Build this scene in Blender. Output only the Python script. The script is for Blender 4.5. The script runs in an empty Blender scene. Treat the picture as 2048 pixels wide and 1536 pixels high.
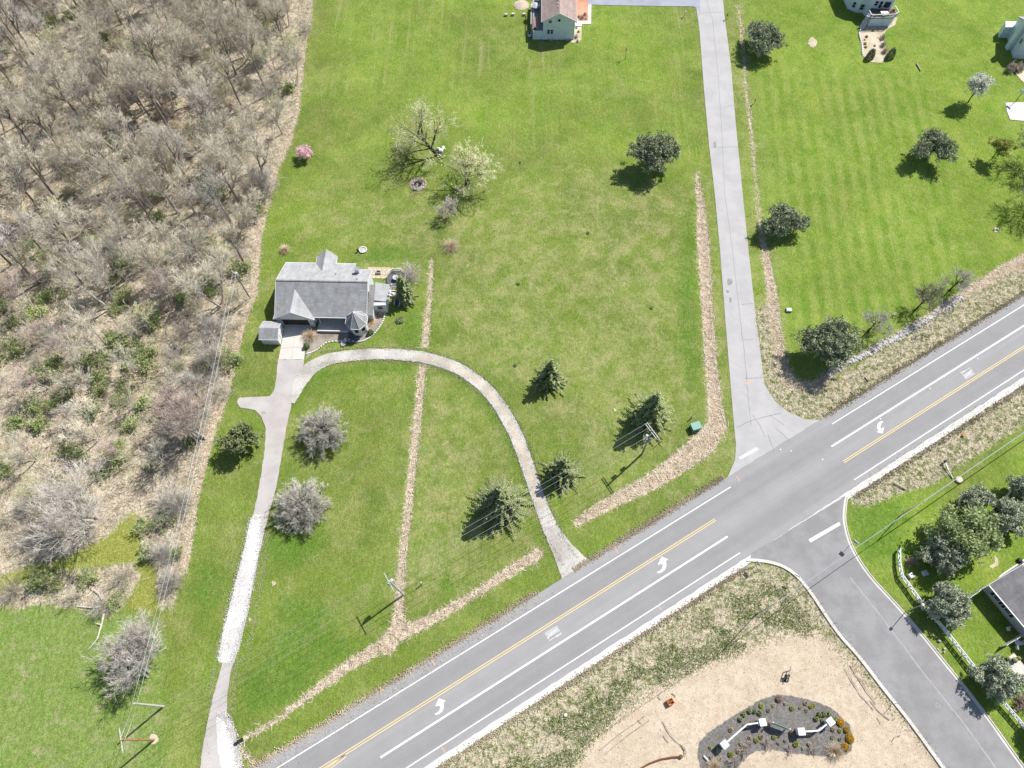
import bpy, bmesh, math, random
import numpy as np
from mathutils import Vector, Matrix
R = math.radians
scene = bpy.context.scene
COL = scene.collection
rnd = random.Random(7)

# ------------------------------------------------------------------ camera
CAM_H = 122.0
F = 1420.0                       # focal length in pixels of the 2048 px wide photograph
NX, NY = 1040.0, 1488.0          # where the plumb line under the camera meets the picture
d = np.array([(NX - 1024) / F, -(NY - 768) / F, -1.0]); d /= np.linalg.norm(d)
zc = -d
xc = np.array([1.0, 0, 0]) - zc * zc[0]; xc /= np.linalg.norm(xc)
yc = np.cross(zc, xc)
MW = np.array([xc, yc, zc])      # camera axes -> world axes
cam = bpy.data.objects.new('camera', bpy.data.cameras.new('camera'))
COL.objects.link(cam)
cam.data.sensor_width = 36.0
cam.data.lens = 36.0 * F / 2048.0
cam.data.clip_start = 1.0
cam.data.clip_end = 12000.0
m4 = Matrix.Identity(4)
for i in range(3):
    for j in range(3):
        m4[i][j] = MW[i][j]
m4[2][3] = CAM_H
cam.matrix_world = m4
scene.camera = cam

# ------------------------------------------------------------------ light
SUN_AZ, SUN_EL = 42.0, 50.3      # degrees; azimuth from +X towards +Y
world = bpy.data.worlds.new('World')
scene.world = world
world.use_nodes = True
wn = world.node_tree
wn.nodes.clear()
sky = wn.nodes.new('ShaderNodeTexSky')
sky.sky_type = 'NISHITA'
sky.sun_disc = False
sky.sun_elevation = R(SUN_EL)
sky.sun_rotation = R(90 - SUN_AZ)
sky.altitude = 250
bg = wn.nodes.new('ShaderNodeBackground')
bg.inputs['Strength'].default_value = 0.085
wo = wn.nodes.new('ShaderNodeOutputWorld')
wn.links.new(sky.outputs[0], bg.inputs['Color'])
wn.links.new(bg.outputs[0], wo.inputs['Surface'])
sun = bpy.data.objects.new('sun', bpy.data.lights.new('sun', 'SUN'))
COL.objects.link(sun)
sun.data.energy = 4.55
sun.data.angle = R(0.5)
sun.data.color = (1.0, 0.955, 0.89)
sdir = Vector((math.cos(R(SUN_EL)) * math.cos(R(SUN_AZ)), math.cos(R(SUN_EL)) * math.sin(R(SUN_AZ)), math.sin(R(SUN_EL))))
sun.rotation_euler = sdir.to_track_quat('Z', 'Y').to_euler()
sun.location = (60, 60, 90)
scene.view_settings.view_transform = 'Standard'
scene.view_settings.look = 'None'
scene.view_settings.gamma = 1.0
scene.view_settings.use_curve_mapping = False
scene.view_settings.exposure = 0.62

# ------------------------------------------------------------------ helpers
def P(px, py, z=0.0):
    """the point at height z that the photograph shows at pixel (px, py)"""
    r = MW.T @ np.array([0, 0, 0.0])
    c = np.array([(px - 1024) / F, -(py - 768) / F, -1.0])
    r = MW @ c
    t = (CAM_H - z) / -r[2]
    return Vector((r[0] * t, r[1] * t, z))

def tag(o, label=None, cat=None, group=None, kind=None):
    if label: o['label'] = label
    if cat: o['category'] = cat
    if group: o['group'] = group
    if kind: o['kind'] = kind
    return o

def thing(name, label, cat, loc=(0, 0, 0), rz=0.0, group=None):
    o = bpy.data.objects.new(name, None)
    COL.objects.link(o)
    o.location = loc
    o.rotation_euler = (0, 0, rz)
    o.empty_display_size = 0.5
    return tag(o, label, cat, group)

def link_mesh(name, me, parent=None):
    o = bpy.data.objects.new(name, me)
    COL.objects.link(o)
    if parent: o.parent = parent
    return o

def np_mesh(name, V, Fc, mat, midx=None, smooth=False):
    """fast mesh from arrays; all faces have the same corner count"""
    me = bpy.data.meshes.new(name)
    V = np.asarray(V, dtype=np.float32); Fc = np.asarray(Fc, dtype=np.int32)
    n, k = Fc.shape
    me.vertices.add(len(V)); me.vertices.foreach_set('co', V.ravel())
    me.loops.add(n * k); me.loops.foreach_set('vertex_index', Fc.ravel())
    me.polygons.add(n)
    me.polygons.foreach_set('loop_start', np.arange(0, n * k, k, dtype=np.int32))
    me.polygons.foreach_set('loop_total', np.full(n, k, dtype=np.int32))
    for m in (mat if isinstance(mat, (list, tuple)) else [mat]): me.materials.append(m)
    if midx is not None: me.polygons.foreach_set('material_index', np.asarray(midx, dtype=np.int32))
    me.polygons.foreach_set('use_smooth', np.full(n, smooth, dtype=bool))
    me.update(calc_edges=True)
    return me

class MB:
    def __init__(self): self.v = []; self.f = []; self.mi = []
    def add(self, vs, fs, mi=0):
        b = len(self.v)
        self.v += [tuple(x) for x in vs]
        self.f += [tuple(i + b for i in f) for f in fs]
        self.mi += [mi] * len(fs)
        return self
    def box(self, c, s, rz=0.0, mi=0, taper=1.0):
        cx, cy, cz = c; sx, sy, sz = s[0] / 2, s[1] / 2, s[2] / 2
        co, si = math.cos(rz), math.sin(rz)
        vs = []
        for z, k in ((-sz, 1.0), (sz, taper)):
            for x, y in ((-sx, -sy), (sx, -sy), (sx, sy), (-sx, sy)):
                x *= k; y *= k
                vs.append((cx + x * co - y * si, cy + x * si + y * co, cz + z))
        return self.add(vs, [(3, 2, 1, 0), (4, 5, 6, 7), (0, 1, 5, 4), (1, 2, 6, 5), (2, 3, 7, 6), (3, 0, 4, 7)], mi)
    def tube(self, a, b, r0, r1=None, n=6, mi=0, cap=True):
        if r1 is None: r1 = r0
        a = Vector(a); b = Vector(b); dd = (b - a).normalized()
        u = dd.cross(Vector((0, 0, 1)) if abs(dd.z) < .9 else Vector((1, 0, 0))).normalized(); w = dd.cross(u)
        vs = []
        for p, r in ((a, r0), (b, r1)):
            for i in range(n):
                an = 2 * math.pi * i / n
                vs.append(p + u * (r * math.cos(an)) + w * (r * math.sin(an)))
        fs = [(i, (i + 1) % n, n + (i + 1) % n, n + i) for i in range(n)]
        if cap: fs += [tuple(range(n - 1, -1, -1)), tuple(range(n, 2 * n))]
        return self.add(vs, fs, mi)
    def beam(self, a, b, w, h, mi=0):
        a = Vector(a); b = Vector(b); dd = (b - a)
        dn = dd.normalized()
        u = dn.cross(Vector((0, 0, 1)))
        u = u.normalized() if u.length > 1e-4 else Vector((1, 0, 0))
        t = u.cross(dn)
        vs = []
        for p in (a, b):
            for i, j in ((-1, -1), (1, -1), (1, 1), (-1, 1)):
                vs.append(p + u * (i * w / 2) + t * (j * h / 2))
        return self.add(vs, [(3, 2, 1, 0), (4, 5, 6, 7), (0, 1, 5, 4), (1, 2, 6, 5), (2, 3, 7, 6), (3, 0, 4, 7)], mi)
    def prism(self, poly, z0, z1, mi=0):
        n = len(poly)
        vs = [(p[0], p[1], z0) for p in poly] + [(p[0], p[1], z1) for p in poly]
        fs = [tuple(range(n - 1, -1, -1)), tuple(range(n, 2 * n))] + [(i, (i + 1) % n, n + (i + 1) % n, n + i) for i in range(n)]
        return self.add(vs, fs, mi)
    def slab(self, quad, th, mi=0):
        """a flat quad or polygon in space given some thickness downwards along its normal"""
        q = [Vector(p) for p in quad]
        nrm = (q[1] - q[0]).cross(q[2] - q[0]).normalized()
        if nrm.z < 0: nrm = -nrm
        n = len(q)
        vs = [p for p in q] + [p - nrm * th for p in q]
        fs = [tuple(range(n)), tuple(range(2 * n - 1, n - 1, -1))] + [(i, n + i, n + (i + 1) % n, (i + 1) % n) for i in range(n)]
        return self.add(vs, fs, mi)
    def lathe(self, prof, c=(0, 0, 0), n=12, mi=0):
        vs = []
        for r, z in prof:
            for i in range(n):
                a = 2 * math.pi * i / n
                vs.append((c[0] + r * math.cos(a), c[1] + r * math.sin(a), c[2] + z))
        fs = []
        for k in range(len(prof) - 1):
            for i in range(n):
                fs.append((k * n + i, k * n + (i + 1) % n, (k + 1) * n + (i + 1) % n, (k + 1) * n + i))
        fs.append(tuple(range(n - 1, -1, -1))); fs.append(tuple((len(prof) - 1) * n + i for i in range(n)))
        return self.add(vs, fs, mi)
    def mesh(self, name, mats, bevel=0.0, smooth=False):
        me = bpy.data.meshes.new(name)
        me.from_pydata(self.v, [], self.f)
        for m in (mats if isinstance(mats, (list, tuple)) else [mats]): me.materials.append(m)
        me.polygons.foreach_set('material_index', self.mi)
        bm = bmesh.new(); bm.from_mesh(me)
        bmesh.ops.recalc_face_normals(bm, faces=bm.faces)
        if bevel > 0:
            bmesh.ops.bevel(bm, geom=[e for e in bm.edges if e.calc_length() > bevel * 3], offset=bevel, segments=1, affect='EDGES')
        bm.to_mesh(me); bm.free()
        if smooth: me.polygons.foreach_set('use_smooth', [True] * len(me.polygons))
        me.update()
        return me
    def build(self, name, mats, parent=None, bevel=0.0, smooth=False):
        return link_mesh(name, self.mesh(name, mats, bevel, smooth), parent)

# ------------------------------------------------------------------ materials
class NT:
    def __init__(self, name):
        self.m = bpy.data.materials.new(name); self.m.use_nodes = True
        self.t = self.m.node_tree; self.t.nodes.clear()
        self.out = self.t.nodes.new('ShaderNodeOutputMaterial')
        self.b = self.t.nodes.new('ShaderNodeBsdfPrincipled')
        self.t.links.new(self.b.outputs[0], self.out.inputs[0])
        self._pos = None
    def pos(self):
        if not self._pos: self._pos = self.t.nodes.new('ShaderNodeTexCoord').outputs['Object']
        return self._pos
    def put(self, sock, v):
        if hasattr(v, 'is_linked') or isinstance(v, bpy.types.NodeSocket): self.t.links.new(v, sock)
        elif isinstance(v, (tuple, list)) and len(v) == 3 and sock.type == 'RGBA': sock.default_value = (*v, 1)
        else: sock.default_value = v
    def noise(self, scale, detail=3, rough=.55, vec=None, dist=0.0):
        n = self.t.nodes.new('ShaderNodeTexNoise')
        n.inputs['Scale'].default_value = scale; n.inputs['Detail'].default_value = detail
        n.inputs['Roughness'].default_value = rough; n.inputs['Distortion'].default_value = dist
        self.t.links.new(vec or self.pos(), n.inputs['Vector'])
        return n.outputs[0]
    def vor(self, scale, vec=None, feat='F1', rand=1.0):
        n = self.t.nodes.new('ShaderNodeTexVoronoi'); n.feature = feat
        n.inputs['Scale'].default_value = scale; n.inputs['Randomness'].default_value = rand
        self.t.links.new(vec or self.pos(), n.inputs['Vector'])
        return n.outputs[0]
    def map(self, rot=(0, 0, 0), scale=(1, 1, 1), loc=(0, 0, 0), vec=None):
        n = self.t.nodes.new('ShaderNodeMapping')
        n.inputs['Rotation'].default_value = rot; n.inputs['Scale'].default_value = scale; n.inputs['Location'].default_value = loc
        self.t.links.new(vec or self.pos(), n.inputs['Vector'])
        return n.outputs[0]
    def math(self, op, a, b=0.0, c=0.0):
        n = self.t.nodes.new('ShaderNodeMath'); n.operation = op
        for i, v in enumerate((a, b, c)):
            if i < len(n.inputs): self.put(n.inputs[i], v)
        return n.outputs[0]
    def rng(self, v, a, b, c=0.0, dd=1.0, smooth=True):
        n = self.t.nodes.new('ShaderNodeMapRange')
        if smooth: n.interpolation_type = 'SMOOTHSTEP'
        n.inputs['From Min'].default_value = a; n.inputs['From Max'].default_value = b
        n.inputs['To Min'].default_value = c; n.inputs['To Max'].default_value = dd
        self.put(n.inputs['Value'], v)
        return n.outputs[0]
    def mix(self, f, a, b, mode='MIX'):
        n = self.t.nodes.new('ShaderNodeMix'); n.data_type = 'RGBA'; n.blend_type = mode
        self.put(n.inputs[0], f); self.put(n.inputs[6], a); self.put(n.inputs[7], b)
        return n.outputs[2]
    def scale(self, col, f):
        n = self.t.nodes.new('ShaderNodeVectorMath'); n.operation = 'SCALE'
        self.put(n.inputs[0], col); self.put(n.inputs[3], f)
        return n.outputs[0]
    def attr(self, name):
        n = self.t.nodes.new('ShaderNodeAttribute'); n.attribute_name = name
        s = self.t.nodes.new('ShaderNodeSeparateColor'); self.t.links.new(n.outputs['Color'], s.inputs[0])
        return s.outputs[0], s.outputs[1], s.outputs[2], n.outputs['Alpha']
    def objrand(self):
        return self.t.nodes.new('ShaderNodeObjectInfo').outputs['Random']
    def bump(self, h, strength=.4, dist=.05):
        n = self.t.nodes.new('ShaderNodeBump'); n.inputs['Strength'].default_value = strength; n.inputs['Distance'].default_value = dist
        self.t.links.new(h, n.inputs['Height']); self.t.links.new(n.outputs[0], self.b.inputs['Normal'])
    def done(self, col, rough=.9, spec=.2, metal=0.0):
        col = self.scale(col, .78)
        self.put(self.b.inputs['Base Color'], col); self.put(self.b.inputs['Roughness'], rough)
        self.b.inputs['Specular IOR Level'].default_value = spec; self.b.inputs['Metallic'].default_value = metal
        return self.m

def simple(name, c, var=.15, sc=1.5, rough=.85, spec=.2, metal=0.0, fine=None, objvar=0.0):
    n = NT(name)
    f = n.rng(n.noise(sc, 4, .6), .3, .7, 1 - var, 1 + var)
    if fine: f = n.math('MULTIPLY', f, n.rng(n.noise(fine, 2, .7), .3, .7, 1 - var, 1 + var))
    if objvar: f = n.math('MULTIPLY', f, n.rng(n.objrand(), 0, 1, 1 - objvar, 1 + objvar, False))
    return n.done(n.scale(c, f), rough, spec, metal)

def leafmat(name, c1, c2, hue=.0, trans=True):
    n = NT(name)
    c = n.mix(n.rng(n.noise(1.1, 3), .35, .65), c1, c2)
    c = n.scale(c, n.rng(n.objrand(), 0, 1, .82, 1.18, False))
    m = n.done(c, .7, .15)
    if trans:
        t = n.t.nodes.new('ShaderNodeBsdfTranslucent'); n.put(t.inputs[0], c)
        mx = n.t.nodes.new('ShaderNodeMixShader'); mx.inputs[0].default_value = .25
        n.t.links.new(n.b.outputs[0], mx.inputs[1]); n.t.links.new(t.outputs[0], mx.inputs[2]); n.t.links.new(mx.outputs[0], n.out.inputs[0])
    return m

M = {}
def make_materials():
    # ---- ground: the growth and soil of each zone, zone distances stored on the mesh
    n = NT('ground_cover')
    wood, straw, dirt, verge = n.attr('zone_a')
    stripe, lush, moss, dry = n.attr('zone_b')
    field, mow2, mulch, pale = n.attr('zone_c')
    big = n.noise(.035, 4, .6); mid = n.noise(.22, 4, .65); small = n.noise(1.3, 4, .7); fine = n.noise(5.0, 3, .75); vf = n.noise(11, 2, .8)
    blade = n.noise(3.2, 3, .8, n.map(rot=(0, 0, .25), scale=(1, .3, 1)))
    c = n.mix(n.rng(mid, .3, .7), (.125, .185, .036), (.205, .245, .062))
    c = n.mix(n.rng(big, .38, .62), c, n.mix(n.rng(mid, .3, .7), (.15, .225, .035), (.185, .235, .05)))
    patch = n.noise(.3, 6, .62, n.map(loc=(11, 5, 0)), .4); patch2 = n.noise(.12, 5, .6, n.map(loc=(3, 77, 0)), .6)
    # thatch
    c = n.mix(n.rng(n.noise(.11, 5, .7), .5, .66, 0, .55), c, (.10, .19, .02))
    c = n.mix(n.rng(n.math('ADD', n.math('MULTIPLY', small, .25), n.math('ADD', n.math('MULTIPLY', patch, .45), n.math('MULTIPLY', patch2, .3))), .46, .64, 0, .5), c, (.32, .315, .13))
    # rich new grass (right hand lawns, top)
    rich = n.mix(n.rng(mid, .3, .7), (.145, .24, .03), (.215, .29, .055))
    rich = n.mix(n.rng(n.noise(.5, 5, .75), .5, .72, 0, .6), rich, (.29, .31, .12))
    rich = n.mix(n.rng(n.noise(.09, 4, .65), .5, .68, 0, .5), rich, (.25, .30, .06))
    c = n.mix(n.rng(n.math('ADD', mow2, n.math('MULTIPLY', n.math('SUBTRACT', big, .5), 30)), -6, 6), c, rich)
    c = n.scale(c, n.rng(n.noise(.06, 4, .6, n.map(loc=(40, 9, 0))), .3, .7, .96, 1.20))
    # mowing stripes
    long1 = n.noise(.9, 4, .6, n.map(rot=(0, 0, R(3)), scale=(1, .035, 1)))
    st = n.math('MULTIPLY', n.rng(stripe, -4, 3), n.rng(n.noise(.06, 2), .35, .62))
    c = n.mix(n.math('MULTIPLY', st, n.rng(long1, .52, .68, 0, .55)), c, (.33, .33, .15))
    c = n.mix(n.math('MULTIPLY', st, n.rng(long1, .46, .3, 0, .5)), c, (.11, .20, .02))
    sx = n.t.nodes.new('ShaderNodeSeparateXYZ'); n.t.links.new(n.map(rot=(0, 0, R(5))), sx.inputs[0])
    band = n.math('SINE', n.math('ADD', n.math('MULTIPLY', sx.outputs[0], 2 * math.pi / 3.1), n.math('MULTIPLY', n.noise(.03, 1), 2.5)))
    band = n.rng(n.math('ADD', band, n.math('MULTIPLY', n.math('SUBTRACT', n.noise(.5, 3, .7, n.map(scale=(1, .25, 1))), .5), 3.2)), -1, 1)
    s2 = n.math('MULTIPLY', n.rng(n.math('ADD', pale, n.math('MULTIPLY', n.math('SUBTRACT', mid, .5), 8)), -3, 5), n.rng(n.noise(.12, 3), .35, .6))
    c = n.mix(n.math('MULTIPLY', s2, n.rng(band, .5, 1, 0, .34)), c, (.31, .34, .11))
    c = n.mix(n.math('MULTIPLY', s2, n.rng(band, .5, 0, 0, .3)), c, (.09, .19, .018))
    # worn, thatchy open lawn
    c = n.mix(n.math('MULTIPLY', n.rng(n.math('ADD', dry, n.math('MULTIPLY', n.math('SUBTRACT', n.noise(.14, 4, .65), .5), 26)), -3, 6), n.rng(n.math('ADD', n.math('MULTIPLY', small, .35), n.math('MULTIPLY', patch, .65)), .38, .66, .0, .5)), c, (.37, .36, .165))
    # field lower left: pale young grass
    fieldc = n.mix(n.rng(small, .35, .65), (.165, .26, .05), (.25, .31, .10))
    fieldc = n.mix(n.rng(patch, .52, .68, 0, .6), fieldc, (.38, .35, .20))
    fieldc = n.mix(n.rng(patch2, .5, .62, 0, .5), fieldc, (.15, .25, .05))
    c = n.mix(n.rng(n.math('ADD', field, n.math('MULTIPLY', n.math('SUBTRACT', mid, .5), 5)), -1.5, 1.5), c, fieldc)
    # lush patches
    c = n.mix(n.math('MULTIPLY', n.rng(n.math('ADD', lush, n.math('MULTIPLY', n.math('SUBTRACT', n.noise(.45, 5, .75), .5), 7)), -1.2, 1.6, 0, .75), n.rng(small, .3, .65, 1, .45)), c, (.085, .19, .022))
    # moss
    mo = n.mix(n.rng(fine, .35, .65), (.23, .27, .03), (.30, .31, .10))
    c = n.mix(n.rng(n.math('ADD', moss, n.math('MULTIPLY', n.math('SUBTRACT', small, .5), 3)), -.6, .6), c, mo)
    # verge: last year's stalks over thin green
    vn = n.noise(1.1, 5, .75, dist=.6)
    vc = n.mix(n.rng(vn, .40, .58), (.13, .18, .05), (.58, .50, .38))
    vc = n.mix(n.rng(n.noise(.35, 3), .5, .66, 0, .6), vc, (.50, .44, .34))
    vmask = n.rng(n.math('ADD', verge, n.math('MULTIPLY', n.math('SUBTRACT', small, .5), 3.0)), -.5, .5)
    c = n.mix(vmask, c, vc)
    # bare soil
    dn = n.noise(.6, 6, .65, dist=1.0)
    dc = n.mix(n.rng(dn, .35, .65), (.56, .455, .335), (.66, .565, .435))
    dc = n.mix(n.rng(n.noise(.09, 3), .45, .65, 0, .35), dc, (.52, .43, .32))
    rut = n.noise(1.1, 3, .6, n.map(rot=(0, 0, R(35)), scale=(.22, 1.6, 1)))
    dc = n.mix(n.rng(rut, .60, .68, 0, .16), dc, (.36, .28, .19))
    weeds = n.math('MULTIPLY', n.rng(n.noise(2.4, 4, .7), .58, .64), n.rng(dirt, 2.5, .3))
    dc = n.mix(weeds, dc, (.11, .17, .035))
    c = n.mix(n.rng(n.math('ADD', dirt, n.math('MULTIPLY', n.math('SUBTRACT', small, .5), 5.0)), -.5, .5), c, dc)
    # dead reeds
    sc = n.mix(n.rng(n.noise(.9, 6, .75, dist=1.5), .42, .60), (.22, .17, .12), (.80, .68, .54))
    c = n.mix(n.rng(n.math('ADD', straw, n.math('MULTIPLY', n.math('SUBTRACT', small, .5), 1.3)), -.15, .2), c, sc)
    # woodland floor: leaf litter, dry grass, moss
    wc = n.mix(n.rng(n.noise(.5, 5, .7), .38, .62), (.355, .30, .22), (.62, .54, .41))
    wc = n.mix(n.rng(n.noise(.16, 4, .65), .52, .66, 0, .7), wc, (.30, .31, .16))
    wc = n.mix(n.rng(n.noise(3.2, 4, .8), .5, .7, 0, .8), wc, (.70, .60, .47))
    wc = n.mix(n.rng(n.noise(2.0, 4, .8), .46, .34, 0, .6), wc, (.16, .13, .10))
    c = n.mix(n.rng(n.math('ADD', wood, n.math('MULTIPLY', n.math('SUBTRACT', small, .5), 3.5)), -.7, .7), c, wc)
    # mulch/gravel beds
    mc = n.mix(n.rng(n.noise(3.5, 5, .8), .35, .65), (.13, .125, .12), (.27, .255, .245))
    mc = n.mix(n.rng(n.noise(.8, 3), .55, .7, 0, .5), mc, (.14, .15, .07))
    c = n.mix(n.rng(n.math('ADD', mulch, n.math('MULTIPLY', n.math('SUBTRACT', small, .5), .8)), -.12, .12), c, mc)
    # grain of single blades and stalks
    g = n.math('MULTIPLY', n.rng(fine, .28, .72, .66, 1.34), n.rng(vf, .25, .75, .8, 1.2))
    g = n.math('MULTIPLY', g, n.rng(blade, .3, .7, .86, 1.14))
    g = n.math('ADD', 1.0, n.math('MULTIPLY', n.math('SUBTRACT', g, 1.0), n.rng(dirt, -.5, 1.5, 1.0, .35)))
    c = n.scale(c, g)
    n.bump(n.math('ADD', n.math('MULTIPLY', small, .6), fine), .55, .12)
    M['ground'] = n.done(c, .95, .05)

    def pave(name, c1, c2, fsc=7.0, amt=.1, extra=None, rough=.9):
        n = NT(name)
        c = n.mix(n.rng(n.noise(.25, 5, .65), .35, .65), c1, c2)
        if extra: c = extra(n, c)
        c = n.scale(c, n.rng(n.noise(fsc, 3, .8), .25, .75, 1 - amt, 1 + amt))
        n.bump(n.noise(20, 2), .15, .01)
        M[name] = n.done(c, rough, .15)
    # wheel-polished lanes run along the road
    ANG = road_ang
    def lanes(n, c):
        v = n.map(rot=(0, 0, -ANG))
        s = n.t.nodes.new('ShaderNodeSeparateXYZ'); n.t.links.new(v, s.inputs[0])
        y = s.outputs[1]
        w = n.math('COSINE', n.math('MULTIPLY', n.math('SUBTRACT', y, lane_ref), 2 * math.pi / 6.7))
        streak = n.noise(.8, 3, .6, n.map(vec=v, scale=(.03, 1, 1)))
        f = n.math('MULTIPLY', n.rng(w, -.6, .6, .93, 1.06), n.rng(streak, .3, .7, .96, 1.04))
        c = n.scale(c, f)
        return n.mix(n.rng(n.noise(.5, 4, .7, n.map(vec=v, scale=(.1, 1, 1))), .6, .8, 0, .25), c, (.25, .24, .24))
    pave('asphalt_main', (.325, .32, .322), (.345, .34, .34), extra=lanes)
    def tracks(n, c):
        return n.mix(n.rng(n.noise(.7, 4, .7), .62, .74, 0, .35), c, (.36, .36, .37))
    pave('chipseal', (.45, .442, .438), (.51, .50, .495), amt=.06, extra=tracks)
    pave('asphalt_estate', (.275, .27, .274), (.335, .33, .33), extra=lambda n, c: n.mix(n.rng(n.noise(.35, 4), .62, .78, 0, .4), c, (.17, .165, .17)))
    pave('asphalt_drive', (.46, .43, .415), (.55, .52, .50), extra=lambda n, c: n.mix(n.rng(n.noise(.4, 5, .7), .62, .7, 0, .6), c, (.25, .22, .21)))
    pave('asphalt_blue', (.33, .35, .41), (.40, .42, .48))
    pave('concrete', (.62, .585, .53), (.72, .69, .64), amt=.08)
    pave('concrete_white', (.66, .64, .62), (.78, .76, .74), amt=.08)
    pave('concrete_peach', (.72, .56, .42), (.78, .66, .52), amt=.08)
    pave('gravel_white', (.42, .395, .36), (.63, .61, .57), fsc=4.0, amt=.25, rough=1.0, extra=lambda n, c: n.mix(n.rng(n.noise(.5, 5, .75), .5, .72, 0, .5), c, (.42, .39, .33)))
    pave('gravel_fresh', (.60, .59, .57), (.74, .73, .71), fsc=4.0, amt=.16, rough=1.0)
    pave('gravel_drive', (.56, .50, .42), (.75, .70, .63), fsc=4.0, amt=.22, rough=1.0, extra=lambda n, c: n.mix(n.rng(n.noise(.6, 5, .7), .55, .7, 0, .5), c, (.42, .36, .25)))
    pave('gravel_brown', (.25, .21, .17), (.42, .37, .31), fsc=5.0, amt=.3, rough=1.0)
    pave('gravel_tan', (.50, .42, .30), (.66, .58, .44), fsc=5.0, amt=.25, rough=1.0)
    pave('mulch_red', (.52, .24, .15), (.70, .38, .26), fsc=5.0, amt=.25, rough=1.0)
    def worn(name, c):
        n = NT(name)
        k = n.mix(n.rng(n.noise(1.7, 5, .8), .56, .72, 0, .75), c, (.36, .355, .355))
        k = n.mix(n.rng(n.noise(9, 3, .8), .5, .7, 0, .35), k, (.40, .40, .40))
        return n.done(k, .75, .2)
    M['paint_white'] = worn('paint_white', (.88, .88, .88))
    M['paint_yellow'] = worn('paint_yellow', (.92, .70, .30))
    M['twig_dark'] = simple('twig_dark', (.34, .31, .25), .2, .8, .95)
    M['riprap'] = simple('riprap', (.62, .60, .58), .2, 2, .95, objvar=.2)
    M['crack'] = simple('crack', (.22, .22, .22), .2, 2)
    M['oil'] = simple('oil', (.30, .30, .31), .2, 2)
    M['paint_faint'] = simple('paint_faint', (.44, .43, .43), .05, 2)
    M['paint_orange'] = simple('paint_orange', (.72, .44, .32), .1, 4)
    # buildings
    def roof(name, c1, c2, rows=3.2):
        n = NT(name)
        c = n.mix(n.rng(n.noise(.5, 4, .6), .35, .65), c1, c2)
        v = n.map(scale=(1, 1, 1))
        b = n.t.nodes.new('ShaderNodeTexBrick'); b.inputs['Scale'].default_value = 1.0
        b.inputs['Brick Width'].default_value = .9; b.inputs['Row Height'].default_value = .28; b.inputs['Mortar Size'].default_value = .02
        b.inputs['Color1'].default_value = (1, 1, 1, 1); b.inputs['Color2'].default_value = (.82, .82, .82, 1); b.inputs['Mortar'].default_value = (.7, .7, .7, 1)
        n.t.links.new(v, b.inputs['Vector'])
        c = n.mix(.8, c, n.mix(1.0, c, b.outputs[0], 'MULTIPLY'))
        streak = n.noise(1.2, 4, .6, n.map(scale=(1, .08, 1)))
        c = n.scale(c, n.rng(streak, .3, .7, .88, 1.1))
        c = n.scale(c, n.rng(n.noise(9, 2, .8), .25, .75, .85, 1.15))
        M[name] = n.done(c, .95, .1)
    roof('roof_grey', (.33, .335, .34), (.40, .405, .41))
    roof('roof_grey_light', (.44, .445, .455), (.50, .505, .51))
    roof('roof_brown', (.40, .31, .275), (.47, .37, .33))
    roof('roof_dark', (.27, .26, .265), (.33, .32, .32))
    roof('roof_shed_shade', (.36, .37, .38), (.44, .45, .46))
    def siding(name, c):
        n = NT(name)
        w = n.t.nodes.new('ShaderNodeTexWave'); w.bands_direction = 'Z'; w.wave_profile = 'SAW'; w.inputs['Scale'].default_value = 1.6
        n.t.links.new(n.pos(), w.inputs['Vector'])
        cc = n.scale(c, n.math('MULTIPLY', n.rng(w.outputs[1], 0, 1, .88, 1.04, False), n.rng(n.noise(.8, 3), .3, .7, .94, 1.06)))
        M[name] = n.done(cc, .6, .3)
    siding('siding_white', (.78, .79, .80)); siding('siding_shade_blue', (.80, .92, 1.0)); siding('siding_grey', (.60, .62, .64))  # the bluish siding carries the sky tint of shaded walls in its colour
    M['trim'] = simple('trim', (.82, .82, .82), .05, 3, .5, .4)
    M['vinyl'] = simple('vinyl', (.86, .87, .88), .04, 3, .4, .4)
    M['glass'] = simple('glass', (.03, .035, .045), .2, 2, .08, .6)
    M['dark'] = simple('dark', (.03, .03, .035), .3, 3, .6)
    M['deck'] = simple('deck', (.13, .135, .15), .15, 4, .8)
    M['deck_wood'] = simple('deck_wood', (.33, .26, .20), .2, 4, .8)
    M['pole_grey'] = simple('pole_grey', (.34, .31, .28), .2, 5, .9)
    M['pole_orange'] = simple('pole_orange', (.48, .25, .12), .2, 5, .8)
    M['pole_pale'] = simple('pole_pale', (.62, .60, .57), .1, 5, .8)
    M['metal'] = simple('metal', (.55, .56, .58), .1, 4, .4, .5, .6)
    M['wire'] = simple('wire', (.62, .64, .66), .05, 4, .35, .5, .5)
    M['transformer'] = simple('transformer', (.62, .65, .70), .1, 5, .5, .4)
    M['green_box'] = simple('green_box', (.16, .36, .29), .1, 4, .5, .4)
    M['red'] = simple('red', (.45, .09, .05), .2, 6, .6)
    M['orange'] = simple('orange', (.70, .22, .08), .15, 6, .6)
    M['blue'] = simple('blue', (.14, .22, .42), .2, 6, .6)
    M['stone'] = simple('stone', (.50, .47, .43), .25, 3, .95, objvar=.25)
    M['stone_white'] = simple('stone_white', (.80, .79, .77), .12, 3, .9)
    M['stone_pink'] = simple('stone_pink', (.60, .50, .45), .2, 3, .95)
    M['brick'] = simple('brick', (.42, .22, .16), .2, 5, .9)
    M['rust'] = simple('rust', (.22, .10, .05), .25, 5, .9)
    M['planter'] = simple('planter', (.20, .12, .08), .2, 5, .8)
    M['sign_red'] = simple('sign_red', (.55, .03, .03), .05, 5, .4, .5)
    # plants
    M['bark'] = simple('bark', (.27, .24, .21), .3, 4, .95, objvar=.3)
    M['bark_pale'] = simple('bark_pale', (.62, .58, .52), .25, 4, .95, objvar=.25)
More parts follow.
